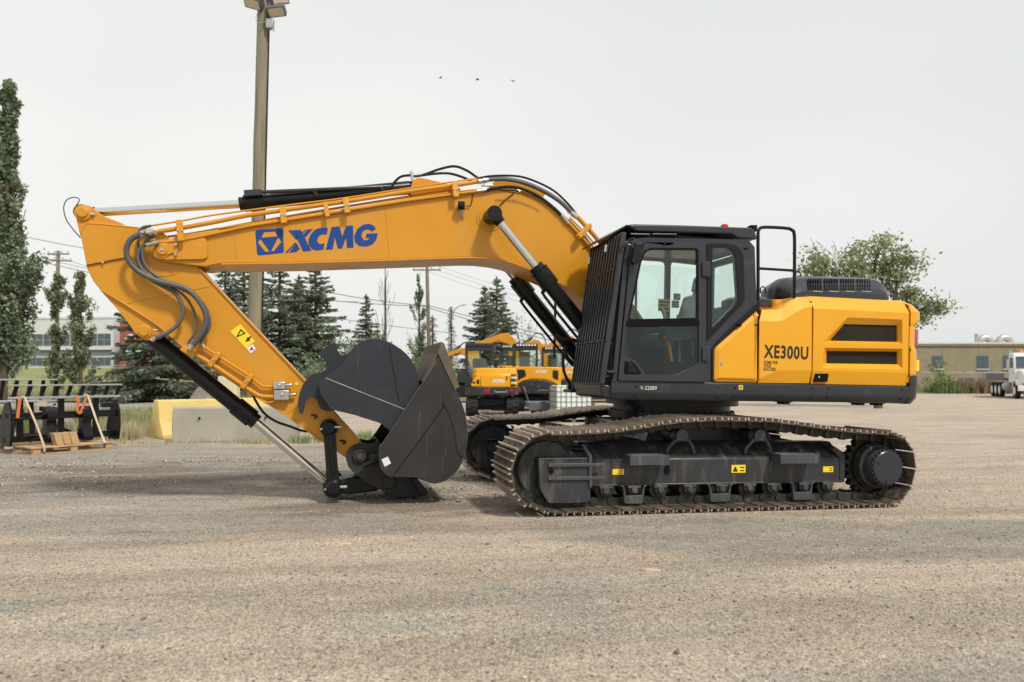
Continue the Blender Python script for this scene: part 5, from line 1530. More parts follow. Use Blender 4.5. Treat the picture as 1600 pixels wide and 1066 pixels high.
for x0, y0, x1, y1 in ((195, 475, 275, 458), (275, 458, 330, 447), (445, 648, 490, 619)):
    f.cyl(P3(x0, y0, AV0), P3(x1, y1, AV0), .005, n=6)
f.tube([P3(126, 366, AV0 - .0), P3(132, 352, AV0), P3(145, 349.5, AV0), P3(215, 356, AV0)], .006, 6, 3)
q = P(256, 392, AV0)
f.tube([(q[0] + .27 * math.cos(t), AV0, q[1] + .27 * math.sin(t)) for t in [rad(185 + k * 12) for k in range(12)]], .006, 6, 0)
ebuild(f, 'weld_seam', 'yellow', arm)
f = MB(); f.tube([P3(135, 415, AV0 - .012), P3(160, 410, AV0 - .012), P3(180, 406, AV0 - .012), P3(205, 402, AV0 - .012)], .006, 6, 3); ebuild(f, 'grease_line', 'rubber', arm)
f = MB(); q = P3(161, 410, AV0 - .012); f.cyl(q, q + Vector((0, -.02, 0)), .013, n=8); ebuild(f, 'line_clip', 'steel', arm)
HVV = 1.30
for pts, r, v in (([(233, 365), (218, 367), (205, 374), (198, 387), (199, 402), (210, 419), (228, 431), (250, 440), (285, 449), (303, 461), (316, 478), (322, 495), (320, 512), (312, 526), (301, 540)], .029, 1.31),
               ([(247, 379), (232, 380), (221, 387), (215, 400), (219, 417), (236, 437), (258, 449), (274, 459), (284, 475), (285, 493), (276, 509), (260, 521), (243, 528)], .022, 1.36),
               ([(236, 353), (222, 356), (216, 368), (218, 395), (228, 418), (255, 440), (285, 460), (300, 480), (306, 500), (304, 520), (293, 537)], .014, 1.40),
               ([(245, 368), (230, 375), (223, 390), (224, 408), (236, 425), (262, 442), (296, 458), (318, 476), (327, 497), (326, 514), (317, 528), (314, 538)], .017, 1.36)):
    mb = MB(); mb.tube([P3(x, y, v) for x, y in pts], r, 12, 5); ebuild(mb, 'hydraulic_hose', 'hose', arm)
for x0, y0, x1, y1, v, r in ((220, 367, 240, 362, 1.32, .038), (229, 383, 248, 378, 1.345, .026), (306, 533, 296, 546, 1.33, .036), (260, 521, 241, 529, 1.38, .028), (315, 536, 320, 544, 1.38, .020), (235, 353, 222, 357, 1.42, .016), (243, 528, 237, 533, 1.42, .026)):
    f = MB(); a, b = P3(x0, y0, v), P3(x1, y1, v); f.rings(a, b, [(0, r), (.3, r), (.32, r * .82), (.45, r * .82), (.47, r * 1.05), (.7, r * 1.05), (.72, r * .85), (1, r * .85)], 12); ebuild(f, 'hose_fitting', 'steel', arm)
f = MB(); f.bar(P3(284, 543, 1.40), P3(304, 556, 1.42), .07, .07); ebuild(f, 'pipe_block', 'yellow', arm, .008)
for pts, r in (([(317, 541), (340, 556), (387, 586), (405, 600), (413, 604), (428, 604)], .014), ([(305, 553), (340, 575), (394, 612), (408, 619), (418, 620), (430, 620)], .022), ([(385, 606), (405, 623), (418, 629), (430, 627), (452, 625)], .009)):
    mb = MB(); mb.tube([P3(x, y, AV0 - .045) for x, y in pts], r, 10, 4); ebuild(mb, 'oil_pipe', 'yellow', arm)
for x, y in ((335, 562), (386, 596)):
    f = MB(); f.bar(P3(x + 8, y - 11, AV0 - .05), P3(x - 8, y + 11, AV0 - .05), .06, .06, up=(0, 1, 0)); ebuild(f, 'pipe_clamp', 'yellow', arm, .012)
    f = MB(); 
    for k in (-1.5, 2.5): q = P3(x + k, y - k * .4, AV0 - .08); f.cyl(q, q + Vector((0, -.012, 0)), .009, n=6)
    ebuild(f, 'clamp_bolt', 'steel', arm)
f = MB()
for x0, x1, y0, y1 in ((427, 446, 597, 608), (428, 452, 610, 625)):
    a, b = P3(x0, y1, AV0 - .08), P3(x1, y0, AV0 - .08); f.box((a.x, AV0 - .09, a.z), (b.x, AV0 - .01, b.z)); q = P3(x1, (y0 + y1) / 2, AV0 - .05); f.cyl(q, q + Vector((.07, 0, .01)), .018, n=10); q = P3((x0 + x1) / 2, (y0 + y1) / 2, AV0 - .09); f.cyl(q, q + Vector((0, -.015, 0)), .02, n=8)
ebuild(f, 'shut_off_valve', 'steel', arm, .006)
wa = PL([(360, 518), (375.5, 506.5), (398.5, 533), (384.5, 544.5)], AV0)
decal('warning_sticker', [wa], AV0 - .002, 'sticker', arm)
tl = lambda s, t: (wa[0][0] + (wa[1][0] - wa[0][0]) * s + (wa[3][0] - wa[0][0]) * t, wa[0][1] + (wa[1][1] - wa[0][1]) * s + (wa[3][1] - wa[0][1]) * t)
tri = [PL(q, AV0) for q in ([(369, 527), (376, 514), (377.5, 515.5), (371, 527)], [(376, 514), (383.5, 520.5), (382, 522), (375.5, 516)], [(369, 527.5), (370, 525.5), (384, 519.5), (383, 522)], [(383, 533), (391, 525), (393, 527), (386, 534.5)], [(387, 527), (391, 532), (389, 533.5), (385, 529)])]
decal('sticker_print', tri, AV0 - .0042, 'print', arm, .001)
decal('label', [PL([(385, 544), (395, 538), (400, 545.5), (391.5, 552.5)], AV0)], AV0 - .003, 'white', arm)
decal('label_print', [PL([(389, 548), (393, 541.5), (397, 546.5)], AV0)], AV0 - .0045, 'red', arm, .001)
decal('label', [PL([(461, 597.5), (466, 597), (466.5, 601.5), (461.5, 602)], AV0)], AV0 - .002, 'sticker', arm)
f = MB()
for x, y in ((491, 651), (536, 691)):
    q = P3(x, y, AV0); f.tube([q + Vector((-.03, -.004, .015)), q + Vector((0, -.022, .018)), q + Vector((.025, -.022, 0)), q + Vector((0, -.01, -.02))], .012, 6, 3)
ebuild(f, 'hose_eye', 'pinrust', arm)
pipe([(394, 616), (404, 634), (415, 648), (432, 659), (452, 666), (476, 674), (500, 672)], .014, 'loose_hose', 'rubber', arm, AV0 + .1)

# ---- bucket cylinder and linkage
jn = P3(521, 762, 1.70)
cylinder('bucket_cylinder', P3(226, 518, 1.70), P3(401, 660, 1.70), jn, .088, .049, .30, 1.18)
def dogbone(mb, A, B, ra, rb_, w, v0, v1):
    A, B = Vector(A), Vector(B)
    d = (B - A).normalized(); nrm = Vector((-d.y, d.x))
    an = math.atan2(d.y, d.x)
    out = [(A.x + ra * math.cos(an + t), A.y + ra * math.sin(an + t)) for t in [rad(40 + 280 * k / 18) for k in range(19)]]
    out += [tuple(A + d * ra * 1.5 - nrm * w), tuple(B - d * rb_ * 1.5 - nrm * w)]
    out += [(B.x + rb_ * math.cos(an + t), B.y + rb_ * math.sin(an + t)) for t in [rad(-140 + 280 * k / 18) for k in range(19)]]
    out += [tuple(B - d * rb_ * 1.5 + nrm * w), tuple(A + d * ra * 1.5 + nrm * w)]
    mb.prism(out, v0, v1)
rk0, rk1 = P(514, 668.5, 1.36), P(521, 762, 1.36)
for v0, v1, sd in ((1.345, 1.41, -1), (1.99, 2.055, 1)):
    f = MB(); dogbone(f, rk0, rk1, .10, .115, .065, v0, v1)
    vv = v0 if sd < 0 else v1
    d2 = (Vector(rk1) - Vector(rk0))
    for c_, r_ in ((rk0, .07), (rk1, .078)): f.rings((c_[0], vv, c_[1]), (c_[0], vv + sd * .04, c_[1]), [(0, r_ + .012), (.4, r_ + .012), (.5, r_), (1, r_ * .93)], 24)
    f.bar((rk0[0] + .012, vv + sd * .008, rk0[1] - .16), (rk1[0] + .004, vv + sd * .008, rk1[1] + .16), .035, .03, up=(0, 1, 0))
    lk = ebuild(f, 'rocker_link', 'black', None, .008)
    f = MB()
    for c_, a_ in ((rk0, .11), (rk1, .12)):
        f.cyl((c_[0] + a_ - .05, vv + sd * .025, c_[1] + .01), (c_[0] + a_ + .025, vv + sd * .025, c_[1] + .012), .017, n=10); f.cyl((c_[0] - a_ * .75, vv + sd * .02, c_[1] - .01), (c_[0] - a_ * .75, vv + sd * .042, c_[1] - .01), .014, n=8)
    ebuild(f, 'pin_bolt', 'steel', lk)
f = MB()
h0, h1 = P(521, 762, 1.55), P(608, 754, 1.42)
dogbone(f, h0, h1, .11, .11, .095, 1.50, 1.90)
ebuild(f, 'connecting_link', 'black', None, .02)
f = MB(); f.cyl((rk0[0], 1.37, rk0[1]), (rk0[0], 2.03, rk0[1]), .05); f.cyl((rk1[0], 1.37, rk1[1]), (rk1[0], 2.03, rk1[1]), .055); ebuild(f, 'link_pin', 'pinrust')

# ---- bucket on the arm
KV0, KV1 = 1.00, 2.40
def mid(pts, th):
    return pts
def curve_px(pts, n=4):
    return [(q.x, q.y) for q in catmull([(a, b, 0) for a, b in pts], n)]
_back = curve_px([(710, 606), (725, 641), (730.5, 677), (725.5, 713), (714, 736), (697, 751), (680, 756), (661, 751), (647, 746.5)])
side_pts = [(592, 700), (600, 690), (640, 629), (686, 560), (692, 566)] + _back + [(612, 746), (605, 744), (600, 740), (594, 731), (591, 715)]
S_out = PL(side_pts, KV0)
f = MB()
shell_px = [(690, 540)] + _back + [(612, 746), (598, 737), (591.5, 715), (596, 697)]
sp_ = PL(shell_px, KV0)
cg = Vector((sum(a for a, b in sp_) / len(sp_), sum(b for a, b in sp_) / len(sp_)))
bk = band([tuple(q) for q in [(a, b) for a, b in sp_]], KV0 + .006, KV1 - .006, -.022, .022)
bucket = ebuild(bk, 'bucket', 'bucket')
tag(bucket)
for v0, v1 in ((KV0, KV0 + .03), (KV1 - .03, KV1)):
    f = MB(); f.prism(S_out, v0, v1); ebuild(f, 'side_plate', 'bucket', bucket, .004)
wear = PL([(613, 746), (663, 678), (690, 641)] + _back, KV0)
f = MB(); f.prism(inset_poly(wear, .004), KV0 - .010, KV0); ebuild(f, 'wear_plate', 'bucket', bucket, .003)
f = MB(); f.prism(PL([(692, 629), (710, 608), (724.5, 642), (730, 677), (725.5, 712), (720, 714), (714, 705), (712, 690), (708, 664), (700, 644)], KV0 - .01), KV0 - .020, KV0 - .009); ebuild(f, 'wear_plate', 'bucket', bucket, .003)
f = MB(); f.prism(PL([(689.5, 534), (694, 537), (718, 605), (710, 609), (684, 552)], KV0), KV0 - .012, KV1 + .012); f.prism(PL([(684, 551), (690, 566), (668, 600), (662, 596)], KV0), KV0 + .04, KV1 - .04)
ebuild(f, 'cutting_edge', 'edge', bucket, .004)
f = MB()
f.tube([P3(x, y, KV0 - .001) for x, y in ((592.5, 699), (600, 689.5), (640, 628.5), (686, 560))], .0035, 6, 0)
ebuild(f, 'worn_edge', 'worn', bucket)
f = MB(); f.tube([P3(x, y, KV0 - .012) for x, y in ((711, 608), (725, 641), (730.3, 677), (725.3, 713), (714, 736), (697, 751), (680, 756))], .0035, 6, 3)
ebuild(f, 'worn_edge', 'worn', bucket)
f = MB(); f.tube([P3(x, y, KV0 - .011) for x, y in ((614, 745), (663, 678), (690, 641), (709, 609))], .003, 6, 0)
ebuild(f, 'weld_seam', 'seal', bucket)
decal('label', [PL([(596, 718), (606, 713.5), (611, 724), (601, 729.5)], KV0)], KV0 - .001, 'white', bucket)
# bucket ears and pins
e1, e2 = P(562, 712.5, 1.38), P(608, 754, 1.38)
ear = roundpoly(PL([(540, 716), (543, 704), (552, 696), (566, 692), (578, 695), (592, 690), (600, 697), (598, 735), (616, 745), (648, 745.5), (667, 768), (661, 774), (645, 778), (612, 777), (598, 767), (575, 756), (556, 742), (544, 729)], 1.38), .025, 2)
for v0, v1 in ((1.385, 1.445), (1.955, 2.015)):
    f = MB(); f.prism(ear, v0, v1)
    sd = -1 if v0 < 1.7 else 1; vv = v0 if sd < 0 else v1
    f.rings((e1[0], vv, e1[1]), (e1[0], vv + sd * .035, e1[1]), [(0, .085), (.5, .085), (1, .075)], 28); f.rings((e2[0], vv, e2[1]), (e2[0], vv + sd * .03, e2[1]), [(0, .08), (.5, .08), (1, .07)], 28)
    ebuild(f, 'bucket_ear', 'bucket', bucket, .008)
f = MB(); f.cyl((e1[0], 1.33, e1[1]), (e1[0], 2.07, e1[1]), .038, n=18); f.cyl((e2[0], 1.395, e2[1]), (e2[0], 2.065, e2[1]), .038, n=18); ebuild(f, 'bucket_pin', 'pinrust', bucket)
f = MB(); f.prism(PL([(596, 742), (646, 746), (662, 766), (650, 776), (610, 775), (598, 762)], 1.5), 1.46, 1.94); f.prism(PL([(642, 746), (650, 745), (668, 768), (662, 774), (652, 768)], 1.3), 1.20, 2.2); f.box((P(575, 700, 1.4)[0], 1.10, P(575, 716, 1.4)[1]), (P(592, 700, 1.4)[0] + .1, 2.3, P(575, 706, 1.4)[1])); ebuild(f, 'hinge_block', 'black', bucket, .01)
f = MB(); f.bar(P3(570, 727, 1.33), P3(594, 716, 1.2), .10, .04); ebuild(f, 'ear_gusset', 'bucket', bucket, .006)

# ---- second, smaller bucket lying inside the first
b2 = bpy.data.objects.new('spare_bucket', None); b2.matrix_world = exc.matrix_world.copy(); col.objects.link(b2)
tag(b2, 'dark blue grey digging bucket with hooked ears, lying inside the excavator bucket', 'bucket')
QV0, QV1 = 1.12, 2.28
_top2 = curve_px([(508, 590), (525, 578), (538, 565), (545, 553), (553, 542), (565, 534), (585, 529), (607, 534), (628, 547), (641, 560), (649, 576), (654, 594), (656, 609)])
sp2 = [(498, 601), (500, 594)] + _top2 + [(634, 642), (611, 673), (593, 661), (552, 648), (517, 640), (501, 617)]
for v0, v1 in ((QV0, QV0 + .03), (QV1 - .03, QV1)):
    f = MB(); f.prism(PL(sp2, QV0), v0, v1); ebuild(f, 'side_plate', 'bucket2', b2, .005)
ebuild(band(PL([(517, 640), (501, 617), (498, 601)] + _top2, QV0), QV0 + .005, QV1 - .005, -.024, .022), 'shell', 'bucket2', b2)
f = MB(); f.prism(PL([(508, 591), (637, 642), (611, 673), (593, 661), (552, 648), (517, 640), (501, 617), (498, 601), (500, 594)], QV0), QV0 - .012, QV0); ebuild(f, 'wear_plate', 'bucket2', b2, .003)
f = MB(); a, b = P3(509, 591, QV0 - .012), P3(636, 641.5, QV0 - .012); f.cyl(a, b, .004, n=6); ebuild(f, 'worn_edge', 'steel', b2)
f = MB(); f.prism(PL([(655, 606), (660, 610), (614, 678), (608, 673), (634, 640)], QV0), QV0 - .005, QV1 + .005); ebuild(f, 'cutting_edge', 'bucket2', b2, .004)
f = MB(); a, b = P3(608, 540, QV0 - .001), P3(623, 628, QV0 - .001); f.cyl(a, b, .003, n=6); ebuild(f, 'weld_seam', 'seal', b2)
hook = [(497, 552), (505, 545), (517, 537), (525.5, 534.5), (526.5, 545), (530, 552), (536, 556), (546, 551), (556, 541), (570, 534), (585, 531), (560, 560), (530, 600), (520, 642), (511, 643), (499, 639), (496, 625), (488, 619.5), (481, 622), (477.5, 628), (475.5, 640), (472, 648), (467.5, 645), (465, 630), (468, 614), (474, 599), (487, 584), (498, 583), (508, 579), (512, 572), (511, 564), (505, 558)]
for v0, v1 in ((1.27, 1.31), (2.09, 2.13)):
    f = MB(); f.prism(roundpoly(PL(hook, 1.27), .04, 3), v0, v1); ebuild(f, 'hooked_ear', 'bucket2', b2, .005)
# ------------------------------------------------------------------ loose gravel on the yard (beyond counting)
rng = np.random.default_rng(21)
def gravel():
    n = 46000
    y = 2.6 + 12.5 * rng.random(n) ** 1.2
    x = (rng.random(n) * 2 - 1) * .74 * y
    s = .003 + .011 * rng.random(n) ** 3.4
    big = rng.random(n) < .006; s[big] *= 2.1
    k = 2200                                             # clods thrown up on the left and behind the bucket
    cl = np.stack([rng.uniform(-8.5, .5, 90), rng.uniform(8.6, 13.2, 90)], 1)[rng.integers(0, 90, k)] + rng.normal(0, .22, (k, 2)) * np.array([1.6, .6])
    x[:k] = cl[:, 0]; y[:k] = np.clip(cl[:, 1], 8.4, 13.6); s[:k] = .008 + .024 * rng.random(k) ** 2.5
    # low stones with eight faces
    base = np.array([[1, 0, 0], [0, 1, 0], [-1, 0, 0], [0, -1, 0], [0, 0, 1], [0, 0, -1]], float)
    tri = np.array([[0, 1, 4], [1, 2, 4], [2, 3, 4], [3, 0, 4], [1, 0, 5], [2, 1, 5], [3, 2, 5], [0, 3, 5]])
    an = rng.uniform(0, 6.28, n)
    V = np.repeat(base[None], n, 0) * rng.uniform(.6, 1.25, (n, 6, 1))
    ca, sa = np.cos(an)[:, None], np.sin(an)[:, None]
    X = V[:, :, 0] * ca - V[:, :, 1] * sa * .7; Y = V[:, :, 0] * sa + V[:, :, 1] * ca * .7
    V = np.stack([X, Y, V[:, :, 2] * .62], 2) * s[:, None, None]
    zz = np.array([ground_z(a, b) + bumpy(a, b) for a, b in zip(x, y)])
    V += np.stack([x, y, zz + s * .25], 1)[:, None, :]
    F = (tri[None] + (np.arange(n) * 6)[:, None, None]).reshape(-1)
    me = bpy.data.meshes.new('loose_gravel')
    me.vertices.add(n * 6); me.vertices.foreach_set('co', V.reshape(-1)); me.loops.add(n * 24); me.loops.foreach_set('vertex_index', F.astype(np.int32))
    me.polygons.add(n * 8); me.polygons.foreach_set('loop_start', np.arange(0, n * 24, 3, dtype=np.int32)); me.polygons.foreach_set('loop_total', np.full(n * 8, 3, dtype=np.int32))
    me.update(); me.validate()
    t = NT('gravel_stone'); g = t.n('NewGeometry'); c = t.ramp(g.outputs['Random Per Island'], 0, 1, (0.10, 0.09, 0.078), (0.56, 0.50, 0.42))
    t.l(c, t.b.inputs['Base Color']); t.b.inputs['Roughness'].default_value = .9
    me.materials.append(t.m)
    tag(link_mesh('loose_gravel', me), 'loose gravel chips scattered over the yard', 'gravel', None, 'stuff')
gravel()
def wood_chip(px, d, L, rz, label):
    p = gpx(px, d); p.z += bumpy(p.x, p.y)
    f = MB(); f.add([(-L, -.012, 0), (L * .8, -.02, 0), (L, .014, 0), (-L * .8, .018, 0), (-L, -.010, .012), (L * .8, -.016, .015), (L * .95, .012, .012), (-L * .8, .014, .014)], [(0, 3, 2, 1), (4, 5, 6, 7), (0, 1, 5, 4), (1, 2, 6, 5), (2, 3, 7, 6), (3, 0, 4, 7)])
    o = f.build('wood_splinter', M['chip'], None, .002, loc=p); o.rotation_euler = (0, 0, rz)
    tag(o, label, 'wood')
wood_chip(1020, 5.45, .06, -.25, 'small wood splinter lying on the gravel in front of the tracks')
wood_chip(540, 6.3, .055, .1, 'small wood splinter lying on the gravel in front of the bucket')

# ------------------------------------------------------------------ concrete blocks, rocks, cabinet
def barrier(label, mat, p0, p1, h, wb_, wt_, toe=True, name='concrete_barrier'):
    p0, p1 = Vector(p0), Vector(p1)
    d = (p1 - p0); L = d.length
    t = thing(name, label, 'barrier', (p0 + p1) / 2, math.atan2(d.y, d.x))
    pr = [(-wb_ / 2, 0), (-wb_ / 2, .10), (-wt_ / 2 - .10 if toe else -wt_ / 2 - .02, h * .42), (-wt_ / 2, h - .03), (-wt_ / 2 + .03, h), (wt_ / 2 - .03, h), (wt_ / 2, h - .03), (wt_ / 2 + .10 if toe else wt_ / 2 + .02, h * .42), (wb_ / 2, .10), (wb_ / 2, 0)]
    f = MB(); n = len(pr)
    nseg = 10; rr = random.Random(len(label))
    for i in range(nseg):
        a, b = -L / 2 + L * i / nseg, -L / 2 + L * (i + 1) / nseg
        f.loft([(a, q, z) for q, z in pr], [(b, q, z) for q, z in pr])
    f.add([(-L / 2, q, z) for q, z in pr], [tuple(range(n))]); f.add([(L / 2, q, z) for q, z in pr], [tuple(range(n))])
    bm_me = f.mesh('block', M[mat], 25)
    bm = bmesh.new(); bm.from_mesh(bm_me); bmesh.ops.remove_doubles(bm, verts=bm.verts, dist=1e-4)
    for v in bm.verts: v.co += Vector((rr.uniform(-.008, .008), rr.uniform(-.006, .006), rr.uniform(-.008, .006) if v.co.z > .05 else 0))
    bm.to_mesh(bm_me); bm.free()
    o = link_mesh('block', bm_me, t); md = o.modifiers.new('bevel', 'BEVEL'); md.width = .015; md.segments = 2; md.limit_method = 'ANGLE'
    return t, L
dg = 16.2
bg, L_ = barrier('grey concrete block barrier with tie holes, in front of the yellow one', 'concrete', gp(at(266, 0, 15.9).x, 16.1), gp(at(463, 0, 16.3).x, 16.5), .76, .34, .28, False)
f = MB()
for x in (-.75, .62): f.cyl((x, -.20, .52), (x, -.10, .52), .022, n=10)
f.build('tie_hole', M['seal'], bg)
by, _ = barrier('yellow painted concrete barrier with flared foot, partly behind the grey one', 'conc_yellow', gp(-8.12, 17.0), gp(-6.0, 19.1), .88, .92, .30, True)
def rock(px, d, sx, sy, sz, label, seed, z=0.0):
    p = gpx(px, d); p.z += z
    bm = bmesh.new(); bmesh.ops.create_icosphere(bm, subdivisions=3, radius=1)
    rr = random.Random(seed); offs = [Vector((rr.uniform(-1, 1), rr.uniform(-1, 1), rr.uniform(-1, 1))).normalized() for _ in range(14)]
    for v in bm.verts:
        k = 1.0
        for o_ in offs:
            dd = v.co.dot(o_)
            if dd > .68: k = min(k, .68 / dd)
        v.co = Vector((v.co.x * sx * k, v.co.y * sy * k, max(-.15, v.co.z * k) * sz + .13 * sz))
    me = bpy.data.meshes.new('rock'); bm.to_mesh(me); bm.free(); me.materials.append(M['rock'])
    o = link_mesh('rock', me, None, p); o.rotation_euler = (0, 0, rr.uniform(0, 3)); tag(o, label, 'rock', 'field rocks')
rock(322, 21.4, .75, .5, .86, 'flat boulder showing above the yellow barrier', 3)
rock(311, 22.6, .55, .45, 1.05, 'round boulder rising behind the yellow barrier', 5)
rock(92, 17.6, .62, .45, .62, 'long pale boulder seen through the rack on the pallet', 8)
rock(62, 18.4, .5, .4, .80, 'boulder behind the left end of the rack on the pallet', 12)
rock(203, 18.0, .35, .3, .38, 'low boulder in the weeds left of the yellow barrier', 15)
cb = thing('utility_cabinet', 'beige metal cabinet standing between the wooden pole and the barrier', 'cabinet', gp(at(358, 0, 18.6).x, 18.6))
f = MB(); f.box((-.22, -.16, 0), (.22, .16, 1.42)); f.build('housing', M['beige'], cb, .012)
f = MB(); f.box((-.19, -.172, .10), (.19, -.158, 1.36)); f.build('door', M['beige'], cb, .004)
f = MB(); f.box((.13, -.19, .7), (.155, -.17, .84)); f.build('handle', M['black'], cb, .004)

# ------------------------------------------------------------------ fork racks on the pallet
pl0 = gp(-8.6, 13.4); pl1 = pl0 + Vector((.545, .839, 0)) * 1.42
pd = (pl1 - pl0); pa = math.atan2(pd.y, pd.x); pL = pd.length
pal = thing('pallet', 'weathered wooden pallet carrying the black fork rack', 'pallet', pl0, pa)
PW = 1.5
for k in range(3):
    f = MB(); f.box((-.95, k * PW / 2 - .045 + .045 * (1 - k), 0), (pL, k * PW / 2 + .045 + .045 * (1 - k), .10)) if False else None
    for s in range(3):
        f = MB(); x0 = -.0 + s * (pL - .12) / 2; f.box((x0, k * (PW - .1) / 2, .018), (x0 + .12, k * (PW - .1) / 2 + .1, .11)); f.build('block', M['wood'], pal, .004)
    f = MB(); f.box((-.02, k * (PW - .1) / 2, 0), (pL + .05, k * (PW - .1) / 2 + .1, .017)); f.build('bottom_board', M['wood'], pal, .003)
for k in range(9):
    f = MB(); y0 = -.02 + k * (PW + .02) / 9; f.box((-.04 + .02 * (k % 3), y0, .112), (pL + .08 - .03 * (k % 2), y0 + .095, .134)); f.build('top_board', M['wood'], pal, .003)
def fork_rack(name, label, loc, rz, W_=2.0, H_=1.18):
    t = thing(name, label, 'fork rack', loc, rz)
    # local x along the bars, y to the back, z up
    lean = .16
    yb = lambda z: lean * (z / H_) * -1.0 + .16
    for x0, x1 in ((0, .045), (W_ - .045, W_)):
        f = MB(); f.prism(roundpoly([(.0, 0), (.36, 0), (.42, .25), (.30, .60), (.20, .80), (.06, .82), (-.04, .60), (-.06, .3)], .03), x0, x1, basis=(Vector((0, 0, 0)), Vector((0, 1, 0)), Vector((1, 0, 0)), Vector((0, 0, 1))))
        f.build('end_plate', M['black'], t, .006)
    f = MB(); f.box((-.02, -.08, H_ - .03), (W_ + .02, .06, H_)); f.build('top_bar', M['galv'], t, .004)  # top and middle bar: sky gleam on gloss black put into a pale colour
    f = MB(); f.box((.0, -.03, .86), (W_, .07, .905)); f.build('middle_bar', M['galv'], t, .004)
    for k in range(9):
        x = .02 + (W_ - .12) * k / 8
        f = MB(); f.bar((x + .04, .02, .88), (x + .10, -.01, H_ - .02), .075, .018, up=(0, 1, 0)); f.build('slat', M['black'], t, .003)
    f = MB(); f.bar((0, .10, .56), (W_, .10, .56), .16, .10); f.bar((0, .03, .50), (W_, .03, .50), .03, .05); f.build('carriage_beam', M['black'], t, .01)
    f = MB(); f.bar((0, .20, .12), (W_, .20, .12), .12, .12); f.build('lower_beam', M['black'], t, .01)
    for x in (.62, 1.28):
        f = MB()
        f.prism(roundpoly([(-.10, .62), (-.02, .70), (.10, .68), (.14, .55), (.10, .40), (.16, .06), (.0, .02), (-.16, .10), (-.10, .22), (-.04, .38), (-.12, .5)], .04), x - .02, x + .15, basis=(Vector((0, 0, 0)), Vector((0, 1, 0)), Vector((1, 0, 0)), Vector((0, 0, 1))))
        f.build('fork_shank', M['black'], t, .012)
        f = MB(); f.cyl((x - .05, -.02, .62), (x + .17, -.02, .62), .085, n=20); f.build('hook_roller', M['rubber'], t, .006)
        f = MB(); f.cyl((x - .03, -.08, .10), (x + .15, -.08, .10), .07, n=16); f.build('lower_roller', M['black'], t, .006)
    for x in (.24, .96, 1.62):
        f = MB(); f.bar((x, .16, .10), (x - .05, .05, .88), .11, .05, up=(0, 1, 0)); f.build('upright', M['black'], t, .006)
    f = MB(); f.bar((.70, .25, .42), (1.3, .25, .14), .05, .05); f.build('brace', M['black'], t, .004)
    f = MB(); f.tube([(.1, -.04, .5), (.4, -.05, .5), (.56, -.05, .58), (.66, -.05, .68)], .012, 6, 4); f.build('hose', M['rubber'], t); f = MB(); f.tube([(.62, -.06, .12), (.42, -.10, .14), (.30, -.08, .06)], .012, 6, 4); f.build('hose', M['rubber'], t)
    f = MB(); f.box((W_ - .32, -.02, .66), (W_ - .10, .14, .76)); f.build('latch_block', M['black'], t, .01)
    f = MB()
    for y, z in ((.1, .70), (.16, .62), (.22, .52), (.18, .32), (.26, .16)): f.cyl((W_, y, z), (W_ + .012, y, z), .016, n=8)
    f.build('end_bolt', M['steel'], t)
    return t
up = Vector((math.cos(pa), math.sin(pa), 0)); nrm = Vector((-math.sin(pa), math.cos(pa), 0))
r1 = fork_rack('fork_rack', 'black steel fork rack strapped on the wooden pallet, the right hand one', pl0 + up * (-.19) + nrm * .47 + Vector((0, 0, .136)), pa, 2.02, 1.13)
fork_rack('fork_rack', 'second black fork rack behind, cut off by the left edge of the picture', gp(at(-95, 0, 15.2).x, 15.2), pa - .35, 2.05, 1.36)
def strap(label, pts, mat, wd=.036):
    f = MB(); w = [r1.matrix_world if False else None]
    q = [pl0 + up * a + nrm * b + Vector((0, 0, c)) for a, b, c in pts]
    for a, b in zip(q[:-1], q[1:]): f.bar(a, b, wd, .005, up=nrm)
    tag(f.build('tie_strap', M[mat]), label, 'strap')
strap('pale webbing strap tied over the left half of the rack', [(.02, .50, 1.05), (.03, .40, 1.04), (.12, .12, .50), (.17, -.035, .13), (.17, -.035, .05)], 'strap')
strap('pale webbing strap tied over the right half of the rack', [(1.14, .50, 1.06), (1.16, .40, 1.05), (1.22, .15, .50), (1.26, -.035, .13)], 'strap', .04)
strap('orange ratchet strap hanging from the left half of the rack', [(-.05, .48, 1.04), (-.06, .38, .99), (-.10, .37, .66)], 'ratchet', .055)
strap('orange ratchet strap hanging from the right half of the rack', [(.98, .48, 1.05), (.97, .38, .99), (.95, .37, .74), (1.01, .37, .70), (1.12, .38, 1.01)], 'ratchet', .055)
for k in range(3):
    p = pl0 + up * (.46 + .14 * k) + nrm * .12 + Vector((0, 0, .134))
    f = MB(); f.prism([(0, 0), (.13, 0), (.07, .23), (-.06, .23)], 0, .16, basis=(p, up, nrm, Vector((0, 0, 1))))
    tag(f.build('wood_wedge', M['wood'], None, .004), ['left', 'middle', 'right'][k] + ' one of three wooden blocks leaning together on the pallet', 'wood block', 'wooden blocks on the pallet')

